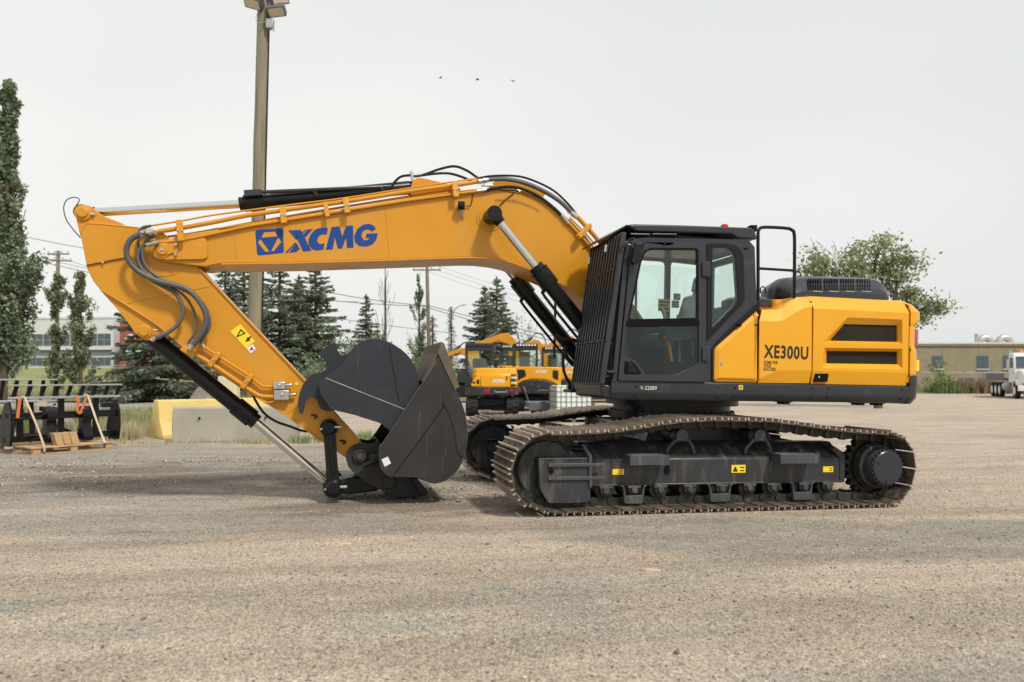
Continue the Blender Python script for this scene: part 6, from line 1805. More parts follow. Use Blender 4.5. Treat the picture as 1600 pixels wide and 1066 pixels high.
# ------------------------------------------------------------------ wooden pole with floodlights
d_p = 19.2
pb, pt = gpx(394.5, d_p), at(413.5, -30, d_p)
pole = thing('light_pole', 'tall weathered wooden pole carrying floodlights, behind the boom', 'light pole', pb)
q = pt - pb
f = MB()
rr = random.Random(4)
pts = [q * t + Vector((rr.uniform(-.012, .012), 0, 0)) for t in [k / 14 for k in range(15)]]; pts[0].z = -.1
f.tube(pts, [.195 - .05 * k / 44 for k in range(45)], 18, 3)
f.build('pole', M['pole'], pole)
f = MB(); f.tube([Vector((.19, -.04, .0)) + q * 0, Vector((.19, -.05, 0)) + q * .35, Vector((.18, -.05, 0)) + q * .6, Vector((.165, -.05, 0)) + q * .93], .018, 6, 0); f.build('cable', M['rubber'], pole)
def px_local(x, y, dd=0): return at(x, y, d_p + dd) - pb
f = MB(); a = px_local(422, 38, -.14); f.box((a.x - .08, a.y - .10, a.z - .13), (a.x + .10, a.y + .06, a.z + .11)); f.build('junction_box', M['galv'], pole, .012)
f = MB(); f.tube([px_local(417, 33, -.2), px_local(409, 35.5, -.25), px_local(402, 35, -.25), px_local(400, 28, -.25), px_local(403, 18, -.22)], .009, 6, 4); f.tube([px_local(425, 43, -.2), px_local(428, 49, -.2), px_local(428, 38, -.2)], .014, 6, 4); f.build('conduit', M['galv'], pole)
for (x, y, tx, ty, s) in ((395, 5, -.55, -.55, 1.0), (432, 18, .15, -.5, .92), (437, -2, .7, .3, .95)):
    c = px_local(x, y, -.25)
    n_ = Vector((tx * .6, -.55, -.75 if ty < 0 else -.25)).normalized()
    e = Vector((1, 0, .12 if tx > 0 else -.12)); e = (e - n_ * e.dot(n_)).normalized(); g = n_.cross(e)
    f = MB(); f.obox(c - n_ * .06, e * .24 * s, g * .15 * s, n_ * .10); f.obox(c - n_ * .18, e * .15 * s, g * .10 * s, n_ * .05); fl = f.build('floodlight', M['tank_grey'], pole, .02)
    f = MB(); f.obox(c + n_ * .042, e * .205 * s, g * .115 * s, n_ * .004); f.build('lens', M['lampglass'], fl)
    f = MB(); f.bar(c - n_ * .2, q * .985 + Vector((0, -.1, -.2)), .05, .03); f.build('bracket', M['galv'], fl)

# ------------------------------------------------------------------ utility poles, lamp post, wires
def upole(name, label, px, d, top_y, arms, r=.14, lean=0):
    b = gpx(px, d); t = thing(name, label, 'utility pole', b)
    top = at(px + lean, top_y, d) - b
    f = MB(); f.tube([(0, 0, -.1), tuple(top * .5), tuple(top)], [r * 1.15, r, r * .8], 10, 0); f.build('post', M['far_wood'], t)
    for (yy, x0, x1, dr) in arms:
        a, c = at(x0, yy + dr, d - .1) - b, at(x1, yy - dr, d - .1) - b
        f = MB(); f.bar(a, c, .10, .12); ar = f.build('crossarm', M['far_wood'], t, .01)
        for k in range(4):
            p = a.lerp(c, .04 + .306 * k); f = MB(); f.rings(p + Vector((0, 0, .05)), p + Vector((0, 0, .26)), [(0, .03), (.4, .03), (.5, .06), (.9, .05), (1, .02)], 8); f.build('insulator', M['galv'], ar)
    return b
upole('utility_pole', 'grey utility pole with two crossarms beside the tall poplar on the left', 88, 62, 392, ((397, 74, 108, 0), (407, 72, 112, -1)), .17, 3)
upole('utility_pole', 'grey utility pole with one crossarm under the boom, mid picture', 672, 64, 411, ((422, 645, 689, 0),), .17, -5)
b = gpx(700, 84); lp = thing('street_lamp', 'thin street lamp with curved arm beyond the parked machines', 'street lamp', b)
f = MB(); f.tube([Vector((0, 0, 0)), at(702, 520, 84) - b, at(707, 492, 84) - b, at(715, 480, 84) - b, at(727, 476.5, 84) - b], [.09, .08, .07, .05, .05], 8, 4); f.build('post', M['galv'], lp)
f = MB(); f.bar(at(722, 477, 84) - b, at(729, 476.5, 84) - b, .2, .12); f.build('lamp_head', M['galv'], lp, .03)
def wire(label, x0, y0, d0, x1, y1, d1, sag=.6, r=.018):
    a, c = at(x0, y0, d0), at(x1, y1, d1); f = MB()
    f.tube([a.lerp(c, t) - Vector((0, 0, sag * 4 * t * (1 - t))) for t in [k / 12 for k in range(13)]], r, 5, 0)
    tag(f.build('power_line', M['wire']), label, 'wire', 'overhead wires')
wire('overhead wire leaving the crossarm of the left utility pole towards the arm', 76, 396, 62, 380, 470, 62, .5)
wire('lower overhead wire of the left utility pole', 76, 406, 62, 560, 472, 63, .7)
wire('overhead wire crossing behind the top of the arm', -40, 352, 50, 330, 412, 62, .4, .022)
wire('overhead wire passing left of the arm at mid height', -40, 385, 50, 700, 520, 66, .6, .022)
wire('upper of the two dark wires behind the spruces', 480, 450, 60, 672, 478, 64, .2, .03)
wire('lower of the two dark wires behind the spruces', 480, 466, 60, 672, 479, 64, .1, .03)
wire('upper dark wire from the middle pole towards the cab', 672, 478, 64, 1000, 550, 70, .3, .03)
wire('lower dark wire from the middle pole towards the cab', 672, 482, 64, 1000, 560, 70, .3, .03)
wire('thin wire from the left end of the middle crossarm', 648, 417, 64, 1000, 520, 80, .4, .012)
wire('thin wire from the right end of the middle crossarm', 687, 417, 64, 1000, 500, 80, .4, .012)
wire('thin wire from the centre of the middle crossarm', 668, 417, 64, 1000, 510, 80, .4, .012)
for i, (x, y, s, a, lb) in enumerate(((688, 122, .9, .4, 'leftmost of three birds flying high over the boom'), (746, 125, 1.1, -.2, 'middle one of three birds flying high over the boom'), (801, 127, 1.0, 1.2, 'rightmost of three birds flying high over the boom'))):
    c = at(x, y, 70)
    f = MB(); f.rings((-.16 * s, 0, 0), (.18 * s, 0, .02), [(0, .005), (.25, .045 * s), (.6, .055 * s), (.85, .035 * s), (1, .005)], 8)
    for sd in (-1, 1):
        f.add([(.08 * s, 0, .02), (-.06 * s, 0, .02), (-.02 * s, sd * .16 * s, .10 * s), (.08 * s, sd * .16 * s, .11 * s), (-.03 * s, sd * .36 * s, .05 * s), (0, 0, .035), (.03 * s, sd * .16 * s, .12 * s)], [(0, 1, 2, 3), (3, 2, 4), (0, 5, 6, 3), (5, 1, 2, 6), (6, 2, 4), (3, 6, 4)])
    f.add([(-.15 * s, 0, 0), (-.27 * s, -.05 * s, 0), (-.27 * s, .05 * s, 0), (-.15 * s, 0, .012)], [(0, 1, 2), (3, 2, 1), (0, 3, 1), (0, 2, 3)])
    o = f.build('bird', M['bird'], None, loc=c); o.rotation_euler = (.1 * i, .15, a); tag(o, lb, 'bird', 'birds in the sky')

# ------------------------------------------------------------------ buildings
# white office building far left
ob = thing('office_building', 'white two storey office building with ribbon windows beyond the lawn', 'building', gp(at(-60, 0, 104).x, 104), rad(-7.5))
Wd = 23.0
S = 104 / FOC
zt = at(0, 500, 104).z - ob.location.z
f = MB(); f.box((-6, 0, -.6), (Wd, 14, zt)); f.build('wall', M['cladding'], ob)
f = MB(); f.box((-6.05, -.08, zt - .0), (Wd + .05, 14.05, zt + .22)); f.build('parapet', M['cladding'], ob)
z_of = lambda y: at(0, y, 104).z - ob.location.z
f = MB(); f.box((-6.02, -.10, z_of(556)), (Wd - .3, .1, z_of(548))); f.build('dark_band', M['band'], ob)
f = MB(); f.box((-6.02, -.30, z_of(548) + .02), (Wd - .1, .05, z_of(543))); f.build('ledge', M['cladding'], ob)
for (ya, yb, nm) in ((542, 522, 1), (572, 558, 2)):
    for k in range(14):
        x0 = -5.6 + k * 2.02
        if x0 + 1.9 > Wd: break
        f = MB(); z0, z1 = z_of(ya), z_of(yb)
        f.box((x0, -.05, z0), (x0 + 2.0, .1, z1)); wf = f.build('window', M['windowframe'], ob)
        for c in range(2):
            for r in range(2 if nm == 1 else 1):
                hh = (z1 - z0 - .12) / (2 if nm == 1 else 1)
                f = MB(); f.box((x0 + .04 + c * .98, -.075, z0 + .06 + r * hh), (x0 + .96 + c * .98, -.04, z0 + r * hh + hh)); f.build('pane', M['winglass'], wf)
rb = thing('brick_building', 'red brick building mostly hidden by the spruce behind the arm', 'building', gp(at(187, 0, 98).x, 98))
f = MB(); f.box((0, 0, -.6), (13, 12, at(0, 502, 98).z - rb.location.z)); f.build('wall', M['rust_red'], rb)
f = MB(); f.box((-.1, -.1, at(0, 502, 98).z - rb.location.z), (13.1, 12.1, at(0, 500, 98).z - rb.location.z)); f.build('coping', M['cladding'], rb)
f = MB(); sx_ = at(205, 0, 98).x - rb.location.x; sz_ = at(0, 533, 98).z - rb.location.z
f.tube([(sx_ + .75 * math.cos(t), -.06, sz_ + .75 * math.sin(t)) for t in [rad(20 + 14 * k) for k in range(11)]], .16, 6, 0); f.build('round_sign', M['cladding'], rb)
f = MB(); f.box((sx_ - .9, -.08, sz_ - 1.4), (sx_ + 1.6, -.01, sz_ - 1.05)); f.build('sign_board', M['cladding'], rb)
for k in range(3):
    f = MB(); f.box((1.2 + 3.6 * k, -.06, 1.0), (3.2 + 3.6 * k, .05, 2.6)); f.build('window', M['winglass'], rb)
# long tan building on the right
DT = 76
tb = thing('tan_building', 'low tan pebble dashed workshop with small square windows on the right', 'building', gp(at(1330, 0, DT).x, DT))
zt = at(0, 537.5, DT).z
f = MB(); f.box((0, 0, -.3), (34, 14, zt)); f.build('wall', M['stucco'], tb)
f = MB(); f.box((-.06, -.06, zt), (34.06, 14.06, zt + .16)); f.build('roof_edge', M['windowframe'], tb)
for x0, x1, y0, y1 in ((1456.3, 1472.7, 557, 575.3), (1526.5, 1543.8, 556.5, 575.6), (1567.5, 1585, 556, 575.5)):
    a, b_ = at(x0, y1, DT), at(x1, y0, DT); o_ = tb.location
    f = MB(); f.box((a.x - o_.x - .06, -.03, a.z - .06), (b_.x - o_.x + .06, .02, b_.z + .06)); wf = f.build('window', M['band'], tb)
    f = MB(); f.box((a.x - o_.x, -.05, a.z), (b_.x - o_.x, -.025, b_.z)); f.build('pane', M['winglass'], wf)
    f = MB(); f.box((a.x - o_.x - .1, -.12, a.z - .16), (b_.x - o_.x + .1, .0, a.z - .07)); f.build('sill', M['windowframe'], wf)
for x0, x1 in ((1497, 1508), (1509, 1521), (1530, 1536), (1538, 1548)):
    a, b_ = at(x0, 601, DT), at(x1, 591, DT)
    f = MB(); f.box((a.x - tb.location.x, -.04, a.z), (b_.x - tb.location.x, .02, b_.z)); f.build('low_window', M['winglass'], tb)
for k in range(9):
    f = MB(); f.box((1.9 + 3.7 * k, -.018, .0), (1.93 + 3.7 * k, .01, zt - .05)); f.build('wall_joint', M['band'], tb)
f = MB(); f.box((-.02, -.14, zt - .22), (34.02, -.03, zt - .08)); f.build('gutter', M['stucco'], tb, .02)
f = MB(); f.box((13.4, -.035, .0), (14.4, .02, 2.1)); f.build('door', M['band'], tb, .01)
a = at(1525.5, 537, DT + 3); vp = thing('roof_pipe', 'upright vent pipe on the roof of the tan building', 'vent pipe', Vector((a.x, a.y, zt + .1)))
f = MB(); f.cyl((0, 0, -.1), (0, 0, 1.05), .16, n=16); f.cyl((0, 0, .98), (0, 0, 1.08), .22, n=16); f.build('pipe', M['galv'], vp)
a = at(1554, 537, DT + 3); vd = thing('roof_duct', 'galvanised twin elbow air duct on the roof of the tan building', 'air duct', Vector((a.x, a.y, zt + .1)))
for sd, rr_ in ((-1, .9), (1, .95)):
    f = MB(); cx = sd * .42
    pts = [(cx + sd * .62 - sd * .62 * math.cos(t) * 1.0, 0, .12 + .56 * math.sin(t)) for t in [math.pi * k / 10 for k in range(11)]]
    if sd < 0: pts = [(p[0] + .2, .3, p[2]) for p in pts]
    f.tube(pts, .36, 14, 0); f.build('elbow', M['galv'], vd)
f = MB(); f.box((-.5, -.2, -.12), (.5, .5, .2)); f.build('duct_base', M['galv'], vd)

# ------------------------------------------------------------------ chain link fences: posts, rails and diagonal wires
def fence(name, label, d, x0, x1, h, step, arm=True, mesh_step=.16):
    a = gpx(x0, d); b_ = gpx(x1, d)
    t = thing(name, label, 'fence', a)
    L = b_.x - a.x; n = max(1, int(L / step))
    for k in range(n + 1):
        x = L * k / n; z = ground_z(a.x + x, d) - a.z
        f = MB(); f.cyl((x, 0, z - .05), (x, 0, z + h + .04), .04, n=8)
        if arm: f.bar((x, 0, z + h), (x - .22, -.12, z + h + .36), .03, .03)
        f.build('post', M['galv'], t)
    f = MB(); zz = lambda x: ground_z(a.x + x, d) - a.z
    f.tube([(0, 0, h + zz(0)), (L * .5, 0, h + zz(L * .5)), (L, 0, h + zz(L))], .03, 6, 0); f.build('top_rail', M['galv'], t)
    f = MB(); w_ = .0035
    for s in (1, -1):
        x = -h if s > 0 else 0
        while x < L + (0 if s > 0 else h):
            p, q_ = (x, 0.0), (x + s * h, h)
            xa, za, xb, zb = p[0], 0.03, q_[0], h
            if xa < 0: za = .03 + (0 - xa); xa = 0
            if xb < 0: zb = za + (0 - xa) * 0 + (xa - 0) if False else h - (0 - xb); xb = 0
            if xb > L: zb = h - (xb - L); xb = L
            if xa > L: za = .03 + (xa - L); xa = L
            if zb - za > .05:
                f.add([(xa - w_, .012 * s, za), (xa + w_, .012 * s, za), (xb + w_, .012 * s, zb), (xb - w_, .012 * s, zb)], [(0, 1, 2, 3)])
            x += mesh_step
    m_ = f.mesh('wire_mesh', M['galv'], 0); o = link_mesh('wire_mesh', m_, t); o['kind'] = 'stuff'
    return t
fence('chain_link_fence', 'chain link fence with angled barbed wire arms in front of the lawn', 45, -40, 330, 2.05, 5.4)
fence('chain_link_fence', 'chain link fence running in front of the tan building', 66, 1440, 1640, 1.75, 3.6, False, .2)
# ------------------------------------------------------------------ small excavators parked with their tails towards the camera
def rbox(mb, x0, y0, z0, x1, y1, z1): return mb.box((x0, y0, z0), (x1, y1, z1))
XY = Vector((0, 0, 0))
def xz_prism(mb, pts, y0, y1):            # outline across the machine (x, z), solid from y0 to y1
    mb.prism(pts, y0, y1); return mb
def yz_prism(mb, pts, x0, x1):
    mb.prism(pts, x0, x1, basis=(Vector((0, 0, 0)), Vector((0, 1, 0)), Vector((1, 0, 0)), Vector((0, 0, 1)))); return mb
def white_text(body, x, z, w, h, y, parent, mat='white', shear=.25):
    me = text_mesh(body, 1.0, M[mat], .035, shear, 1.0)
    xs = [q.co.x for q in me.vertices]; ys = [q.co.y for q in me.vertices]
    for q in me.vertices: q.co = (x + (q.co.x - min(xs)) / (max(xs) - min(xs)) * w if False else x + (q.co.x - _mn(xs)) / (_mx(xs) - _mn(xs)) * w, y, z + (q.co.y - _mn(ys)) / (_mx(ys) - _mn(ys)) * h)
    return link_mesh('lettering', me, parent)
_mn, _mx = min, max
def small_excavator(label, px, d, rz, arch=False, swing=0.0, boom_dir=1.0, tall=1.0, group='small excavators parked in a row'):
    """x right, y forward (away from the camera), z up; tail at y = -1"""
    t = thing('small_excavator', label, 'excavator', gpx(px, d), rz, group)
    HB = 2.62 * tall
    for sx in (-1, 1):
        f = MB()
        pr = [(-1.12 + .30 - .30 * math.cos(a), .30 + .30 * math.sin(a)) for a in [math.pi * (1.5 - k / 8) if False else math.pi * (-.5 + k / 8) * -1 for k in range(9)]]
        path = [(-.86 - .30 * math.sin(math.pi * k / 8), .31 - .30 * math.cos(math.pi * k / 8)) for k in range(9)] + [(1.0 + .30 * math.sin(math.pi * k / 8), .31 + .30 * math.cos(math.pi * k / 8)) for k in range(9)]
        yz_prism(f, path, sx * .72 - .21, sx * .72 + .21)
        tr = f.build('track', M['rubber'], t, .02)
        f = MB(); n = 34
        P_ = [Vector((0, a, b)) for a, b in path]
        lp, L = resample(P_, n)
        for i in range(n):
            T = (lp[(i + 1) % n] - lp[i - 1]).normalized(); N = Vector((0, T.z, -T.y))
            if N.dot(lp[i] - Vector((0, .07, .31))) < 0: N = -N
            for s2 in (-.1, .1):
                f.obox(lp[i] + Vector((sx * .72 + s2, 0, 0)) + T * (.02 if s2 > 0 else -.02), (.095, 0, 0), T * .022, N * .028)
        f.build('track_lug', M['rubber'], tr, 0)['kind'] = 'stuff'
        f = MB(); f.cyl((sx * .72 - .23, .95, .31), (sx * .72 + .23, .95, .31), .19, n=18); f.cyl((sx * .72 - .225, -.85, .31), (sx * .72 + .225, -.85, .31), .21, n=18); f.build('wheel', M['black'], tr)
    f = MB(); f.box((-.52, -.5, .34), (.52, .6, .62)); f.cyl((0, 0, .6), (0, 0, .78), .42, n=24); f.build('carbody', M['black'], t, .03)
    # turning upper works
    dk = .76
    f = MB()
    xz = roundpoly([(-.98, dk), (.96, dk), (.98, dk + .28), (-.98, dk + .28)], .06, 3)
    plan = [(-.98, .9), (-.98, -.55), (-.80, -.92), (-.40, -1.08), (.40, -1.08), (.80, -.92), (.98, -.55), (.98, .9)]
    f.loft([(a, b, dk) for a, b in plan], [(a, b, dk + .26) for a, b in plan]); f.add([(a, b, dk) for a, b in plan], [tuple(range(8))]); f.add([(a, b, dk + .26) for a, b in plan], [tuple(range(8))])
    sk = f.build('tail_skirt', M['grey'], t, .03)
    f = MB(); f.box((-.30, -1.09, dk + .08), (-.10, -1.07, dk + .20)); f.build('tail_light', M['red'], sk, .01)
    f = MB(); f.box((.62, -1.01, dk + .08), (.74, -.97, dk + .20)); f.build('tail_light', M['red'], sk, .01)
    f = MB(); f.tube([(.08, -1.09, dk + .17), (.10, -1.13, dk + .10), (.5, -1.13, dk + .10), (.52, -1.08, dk + .17)], .014, 6, 0); f.build('tow_bar', M['steel'], sk)
    z0 = dk + .27; z1 = 1.72 * tall
    plan2 = [(-.72, .5), (-.72, -.62), (-.58, -.92), (-.30, -1.03), (.45, -1.03), (.78, -.90), (.94, -.55), (.94, .9), (0.1, .9)]
    f = MB()
    if not arch:
        secs = [(z0, 1.0), (z1 - .26, 1.0), (z1 - .22, .985), (z1 - .05, .96), (z1, .90)]
        prev = None
        for z, s in secs:
            cur = [(a * s, b * s, z) for a, b in plan2]
            if prev: f.loft(prev, cur)
            else: f.add(cur, [tuple(range(len(cur)))])
            prev = cur
        f.add(prev, [tuple(range(len(prev)))])
        bd = f.build('engine_cover', M['yellow_panel'], t, .02)
        f = MB(); f.prism(rrect(-.40, z0 + .03, .62, z1 - .30, .03), -1.045, -1.02); f.build('rear_door', M['yellow_panel'], bd, .006)
        white_text('XCMG', -.02, z0 + .16, .46, .13, -1.048, bd)
        f = MB(); f.box((.50, -1.052, z0 + .26), (.54, -1.044, z0 + .40)); f.build('door_latch', M['seal'], bd)
        for k in range(5):
            f = MB(); f.obox((.775, -.94, z0 + .06 + k * .095), (.10, .07, 0), (.008, -.012, 0), (0, 0, .022)); f.build('louvre', M['white' if k % 2 else 'seal'], bd)
        f = MB(); f.prism(roundpoly([(-.76, z0 + .04), (-.44, z0 + .04), (-.44, z1 - .32), (-.60, z1 - .32), (-.74, z1 - .55)], .05), -1.0, -.9); f.build('side_cover', M['yellow_panel'], bd, .01)
        f = MB(); f.prism(roundpoly([(-.55, z0 + .12), (-.47, z0 + .12), (-.47, z1 - .42), (-.55, z1 - .42)], .03), -1.012, -.99); f.prism(roundpoly([(-.70, z0 + .14), (-.60, z0 + .14), (-.60, z0 + .2), (-.70, z0 + .2)], .02), -1.012, -.99); f.build('vent', M['seal'], bd)
        f = MB(); f.cyl((.0, -.9, z1), (.0, -.9, z1 + .10), .04, n=12); f.build('filler_cap', M['steel'], bd)
    else:
        out = [(-.98, dk + .18), (-1.0, z1 - .10), (-.90, z1), (.90, z1 - .02), (.99, z1 - .12), (.98, dk + .18), (.80, dk + .34), (.55, dk + .48), (.2, dk + .55), (-.2, dk + .55), (-.55, dk + .46), (-.82, dk + .30)]
        f.prism(out, -1.12, .3)
        bd = f.build('tail_weight', M['yellow_panel'], t, .03)
        inner = [(a * .97, b - .05) for a, b in out[5:]] + [(-.98, dk + .10), (-.7, dk - .02), (.7, dk - .02), (.98, dk + .10)]
        f = MB(); f.prism([(.95, dk + .10), (.80, dk + .29), (.55, dk + .43), (.2, dk + .50), (-.2, dk + .50), (-.55, dk + .41), (-.82, dk + .25), (-.95, dk + .08), (-.7, dk - .04), (.7, dk - .04)], -1.14, .2); f.build('arch_cover', M['grey'], bd, .02)
        f = MB()
        f.prism(roundpoly([(-.84, dk + .42), (-.60, z1 - .46), (-.40, z1 - .38), (-.46, z1 - .12), (-.84, z1 - .12)], .05), -1.14, -1.1); f.build('vent', M['mesh_dark'], bd); f = MB(); f.prism(roundpoly([(.88, dk + .50), (.66, z1 - .44), (.66, z1 - .14), (.88, z1 - .16)], .05), -1.14, -1.1); f.build('vent', M['mesh_dark'], bd)
        white_text('XCMG', -.06, z1 - .27, .50, .13, -1.125, bd)
        f = MB(); f.prism([(-.86, dk + .05), (-.62, dk + .02), (-.58, dk + .14), (-.72, dk + .22), (-.88, dk + .2)], -1.18, -1.13); f.build('tail_light', M['red'], bd, .01)
        f = MB(); f.bar((-.50, -1.2, dk + .2), (-.28, -1.25, -.42 + dk), .05, .05); f.cyl((-.52, -1.2, dk + .24), (-.44, -1.22, dk + .02), .06, n=10); f.cyl((-.30, -1.25, -.34 + dk), (-.24, -1.25, -.46 + dk), .07, n=10); f.build('hose_reel_arm', M['tank_grey'], bd, .006)
        f = MB()
        for a, b in ((-.2, .34), (.1, .26)): f.cyl((a, -1.15, dk + b), (a, -1.13, dk + b), .02, n=8)
        f.build('cover_bolt', M['steel'], bd)
    # cab on the left
    cz0, cz1 = z0 + (.0 if not arch else .35), HB
    cx0, cx1, cy0, cy1 = -.96, .06, -.62, .86
    f = MB()
    for (x, y) in ((cx0 + .04, cy0 + .04), (cx1 - .04, cy0 + .04), (cx0 + .04, cy1 - .04), (cx1 - .04, cy1 - .04), (cx0 + .04, .1)): f.box((x - .05, y - .05, cz0), (x + .05, y + .05, cz1 - .08))
    f.prism(rrect(cx0, cz1 - .12, cx1, cz1, .04), cy0 - .04, cy1 + .04)
    f.box((cx0 + .02, cy0 + .01, cz0), (cx1 - .02, cy0 + .09, cz0 + .42 * (0.9 if not arch else .4))); f.box((cx0 + .02, cy0, cz1 - .28), (cx1 - .02, cy0 + .08, cz1 - .1)); f.box((cx1 - .08, cy0, cz0), (cx1, cy1, cz0 + .35)); f.box((cx0, cy0, cz0), (cx0 + .06, cy1, cz0 + .12))
    cb_ = f.build('cab', M['grey'], t, .02)
    gz0 = cz0 + .42 * (0.9 if not arch else .4)
    for nm, a, b in (('rear_window', (cx0 + .10, cy0 + .03, gz0), (cx1 - .10, cy0 + .036, cz1 - .28)), ('side_window', (cx0 + .02, cy0 + .1, cz0 + .12), (cx0 + .026, cy1 - .1, cz1 - .14)), ('side_window', (cx1 - .03, cy0 + .1, cz0 + .35), (cx1 - .024, cy1 - .1, cz1 - .14)), ('windscreen', (cx0 + .1, cy1 - .05, cz0 + .2), (cx1 - .1, cy1 - .044, cz1 - .14))):
        f = MB(); f.box(a, b); f.build(nm, M['glass'], cb_, smooth=0)
    f = MB(); f.prism(rrect(-.72, cz0 + .1, -.25, cz0 + .5, .06), .0, .4); f.prism(rrect(-.70, cz0 + .4, -.27, cz0 + 1.05, .08), -.12, .0); f.build('seat', M['seat'], cb_, .02)
    if arch:
        f = MB()
        for k in range(7):
            x = cx0 + .16 + k * .118; f.add([(x, cy0 - .046, cz1 - .10), (x + .07, cy0 - .046, cz1 - .10), (x + .09, cy0 - .046, cz1 - .025), (x + .02, cy0 - .046, cz1 - .025)], [(0, 1, 2, 3)])
        f.build('roof_marking', M['white'], cb_, smooth=0)
    else:
        f = MB(); f.obox((cx1 + .22, cy0 - .1, cz1 - .22), (.14, 0, -.05), (0, .012, 0), (.02, 0, .06)); f.tube([(cx1 - .02, cy0, cz1 - .1), (cx1 + .1, cy0 - .06, cz1 - .12), (cx1 + .2, cy0 - .1, cz1 - .2)], .014, 6, 3); f.build('mirror', M['black'], cb_, .006)
    # boom rising ahead and folding down, seen over the roof
    s = boom_dir
    f = MB()
    yz_prism(f, [(.75, 1.0), (.95, 1.05), (1.35, 1.45), (1.95, 1.72), (2.75, 1.72), (2.85, 1.6), (2.80, 1.5), (2.15, 1.5), (1.68, 1.3), (1.25, .9)], .30, .55)
    bm_ = f.build('boom', M['yellow'], t, .012)
    f = MB(); yz_prism(f, [(2.55, 1.78), (2.75, 1.84), (2.95, 1.7), (3.0, 1.0), (2.85, .8), (2.75, .9), (2.65, 1.4)], .32, .53); ar = f.build('arm', M['yellow'], t, .012)
    f = MB(); f.cyl((.42, 1.55, 1.74), (.42, 2.3, 1.84), .055, n=12); f.cyl((.42, 2.25, 1.83), (.42, 2.65, 1.82), .03, n=10); f.build('arm_cylinder', M['black'], t)
    f = MB()
    for k in range(4): x = .30 + k * .08; f.tube([(x, 1.0, 1.1), (x, 1.2, 1.5 + .03 * k), (x, 1.6, 1.7 + .03 * k), (x, 2.0, 1.78), (x, 2.3, 1.78)], .018, 6, 4)
    f.build('boom_hose', M['rubber'], t)
    f = MB(); yz_prism(f, [(2.5, .25), (2.75, .05), (3.2, .02), (3.35, .3), (3.2, .75), (2.95, 1.0), (2.8, 1.0), (2.7, .6)], .05, .8); f.build('bucket', M['black'], t, .02)
    f = MB(); f.bar((-.95, 1.6, .30), (.95, 1.6, .30), .08, .36); f.bar((-.5, .9, .34), (-.5, 1.6, .3), .1, .1); f.bar((.5, .9, .34), (.5, 1.6, .3), .1, .1); f.build('dozer_blade', M['grey'], t, .02)
    return t
small_excavator('small yellow excavator with tail and tracks facing the camera, nearest of the parked row', 768, 27.6, rad(3))
small_excavator('small yellow excavator with arched tail weight, second of the parked row', 838, 31.0, rad(-2), arch=True, tall=1.05)
small_excavator('small yellow excavator mostly hidden behind the first two of the parked row', 812, 37.0, rad(-2), arch=True, tall=1.12)
small_excavator('small yellow excavator half hidden by the front guard, third of the parked row', 879, 34.5, rad(-2), arch=True, tall=1.05)
# crane like booms of two more machines standing behind the row
def far_boom(label, px, d, y_top, rz, s=1.0):
    t = thing('parked_excavator', label, 'excavator', gpx(px, d), rz, 'larger excavators behind the parked row')
    k = (at(0, y_top, d).z - ground_z(0, d)) / 3.5
    f = MB(); f.prism([(-2.0 * s, 2.75 * k), (-1.9 * s, 2.98 * k), (-1.7 * s, 2.95 * k), (-.5 * s, 3.36 * k), (-.1 * s, 3.38 * k), (.30 * s, 3.05 * k), (.9 * s, 1.5 * k), (.5 * s, 1.4 * k), (-.05 * s, 2.82 * k), (-.5 * s, 2.95 * k), (-1.3 * s, 2.75 * k), (-1.7 * s, 2.68 * k)], -.2, .2); f.build('boom', M['yellow'], t, .02)
    f = MB(); f.prism([(-2.15 * s, 2.75 * k), (-1.9 * s, 2.8 * k), (-1.75 * s, 2.5 * k), (-1.65 * s, .9 * k), (-1.9 * s, .8 * k), (-2.2 * s, 2.2 * k)], -.15, .15); f.build('arm', M['yellow'], t, .02)
    f = MB(); f.cyl((-1.9 * s, 0, 2.75 * k), (-.5 * s, 0, 3.52 * k), .09, n=12); f.build('arm_cylinder', M['tank_grey'], t)
    f = MB()
    for j in range(5): f.tube([(-.7 * s, -.22 + .1 * j, 3.4 * k), (-.2 * s, -.22 + .1 * j, 3.75 * k), (.3 * s, -.22 + .1 * j, 3.55 * k), (.55 * s, -.2 + .1 * j, 2.9 * k)], .028, 6, 5)
    f.build('boom_hose', M['hose'], t)
    f = MB(); f.prism(rrect(.0, .95, 2.4, 1.7, .1), -1.1, 1.1); f.build('body', M['yellow_panel'], t, .03)
    f = MB(); f.prism(rrect(-.6, 1.0, .5, 1.75, .08), -1.1, -.2); f.build('cab', M['grey'], t, .03)
    for sy in (-1, 1):
        f = MB(); f.prism(roundpoly([(-1.5, 0), (1.5, 0), (1.8, .4), (1.5, .8), (-1.5, .8), (-1.8, .4)], .2), sy * 1.0 - .25, sy * 1.0 + .25); f.build('track', M['rubber'], t, .02)
    f = MB(); f.box((-.8, -.7, .4), (.8, .7, 1.0)); f.build('carbody', M['black'], t, .02)
    f = MB(); f.prism(roundpoly([(-2.2, .9), (-1.6, .9), (-1.2, .3), (-1.5, .02), (-2.1, .1)], .08), -.5, .5); f.build('bucket', M['black'], t, .02)
    me = text_mesh('XCMG', 1.0, M['print'], .03, .2)
    for q in me.vertices: q.co = (-1.35 * s + q.co.x * .26, -.205, 2.66 * k + q.co.y * .22 + q.co.x * .10)
    link_mesh('lettering', me, t)
far_boom('yellow excavator showing just right of the cutting edge of the large bucket', 731, 48, 541, 0, .9)
far_boom('yellow excavator whose boom rises above the roof of the nearest small excavator', 797, 42, 517, 0)
far_boom('yellow excavator whose boom shows between the cab roofs of the small excavators', 843, 47, 528, 0, .9)
far_boom('yellow excavator whose boom shows beside the front guard of the large one', 897, 44, 522, 0, .9)

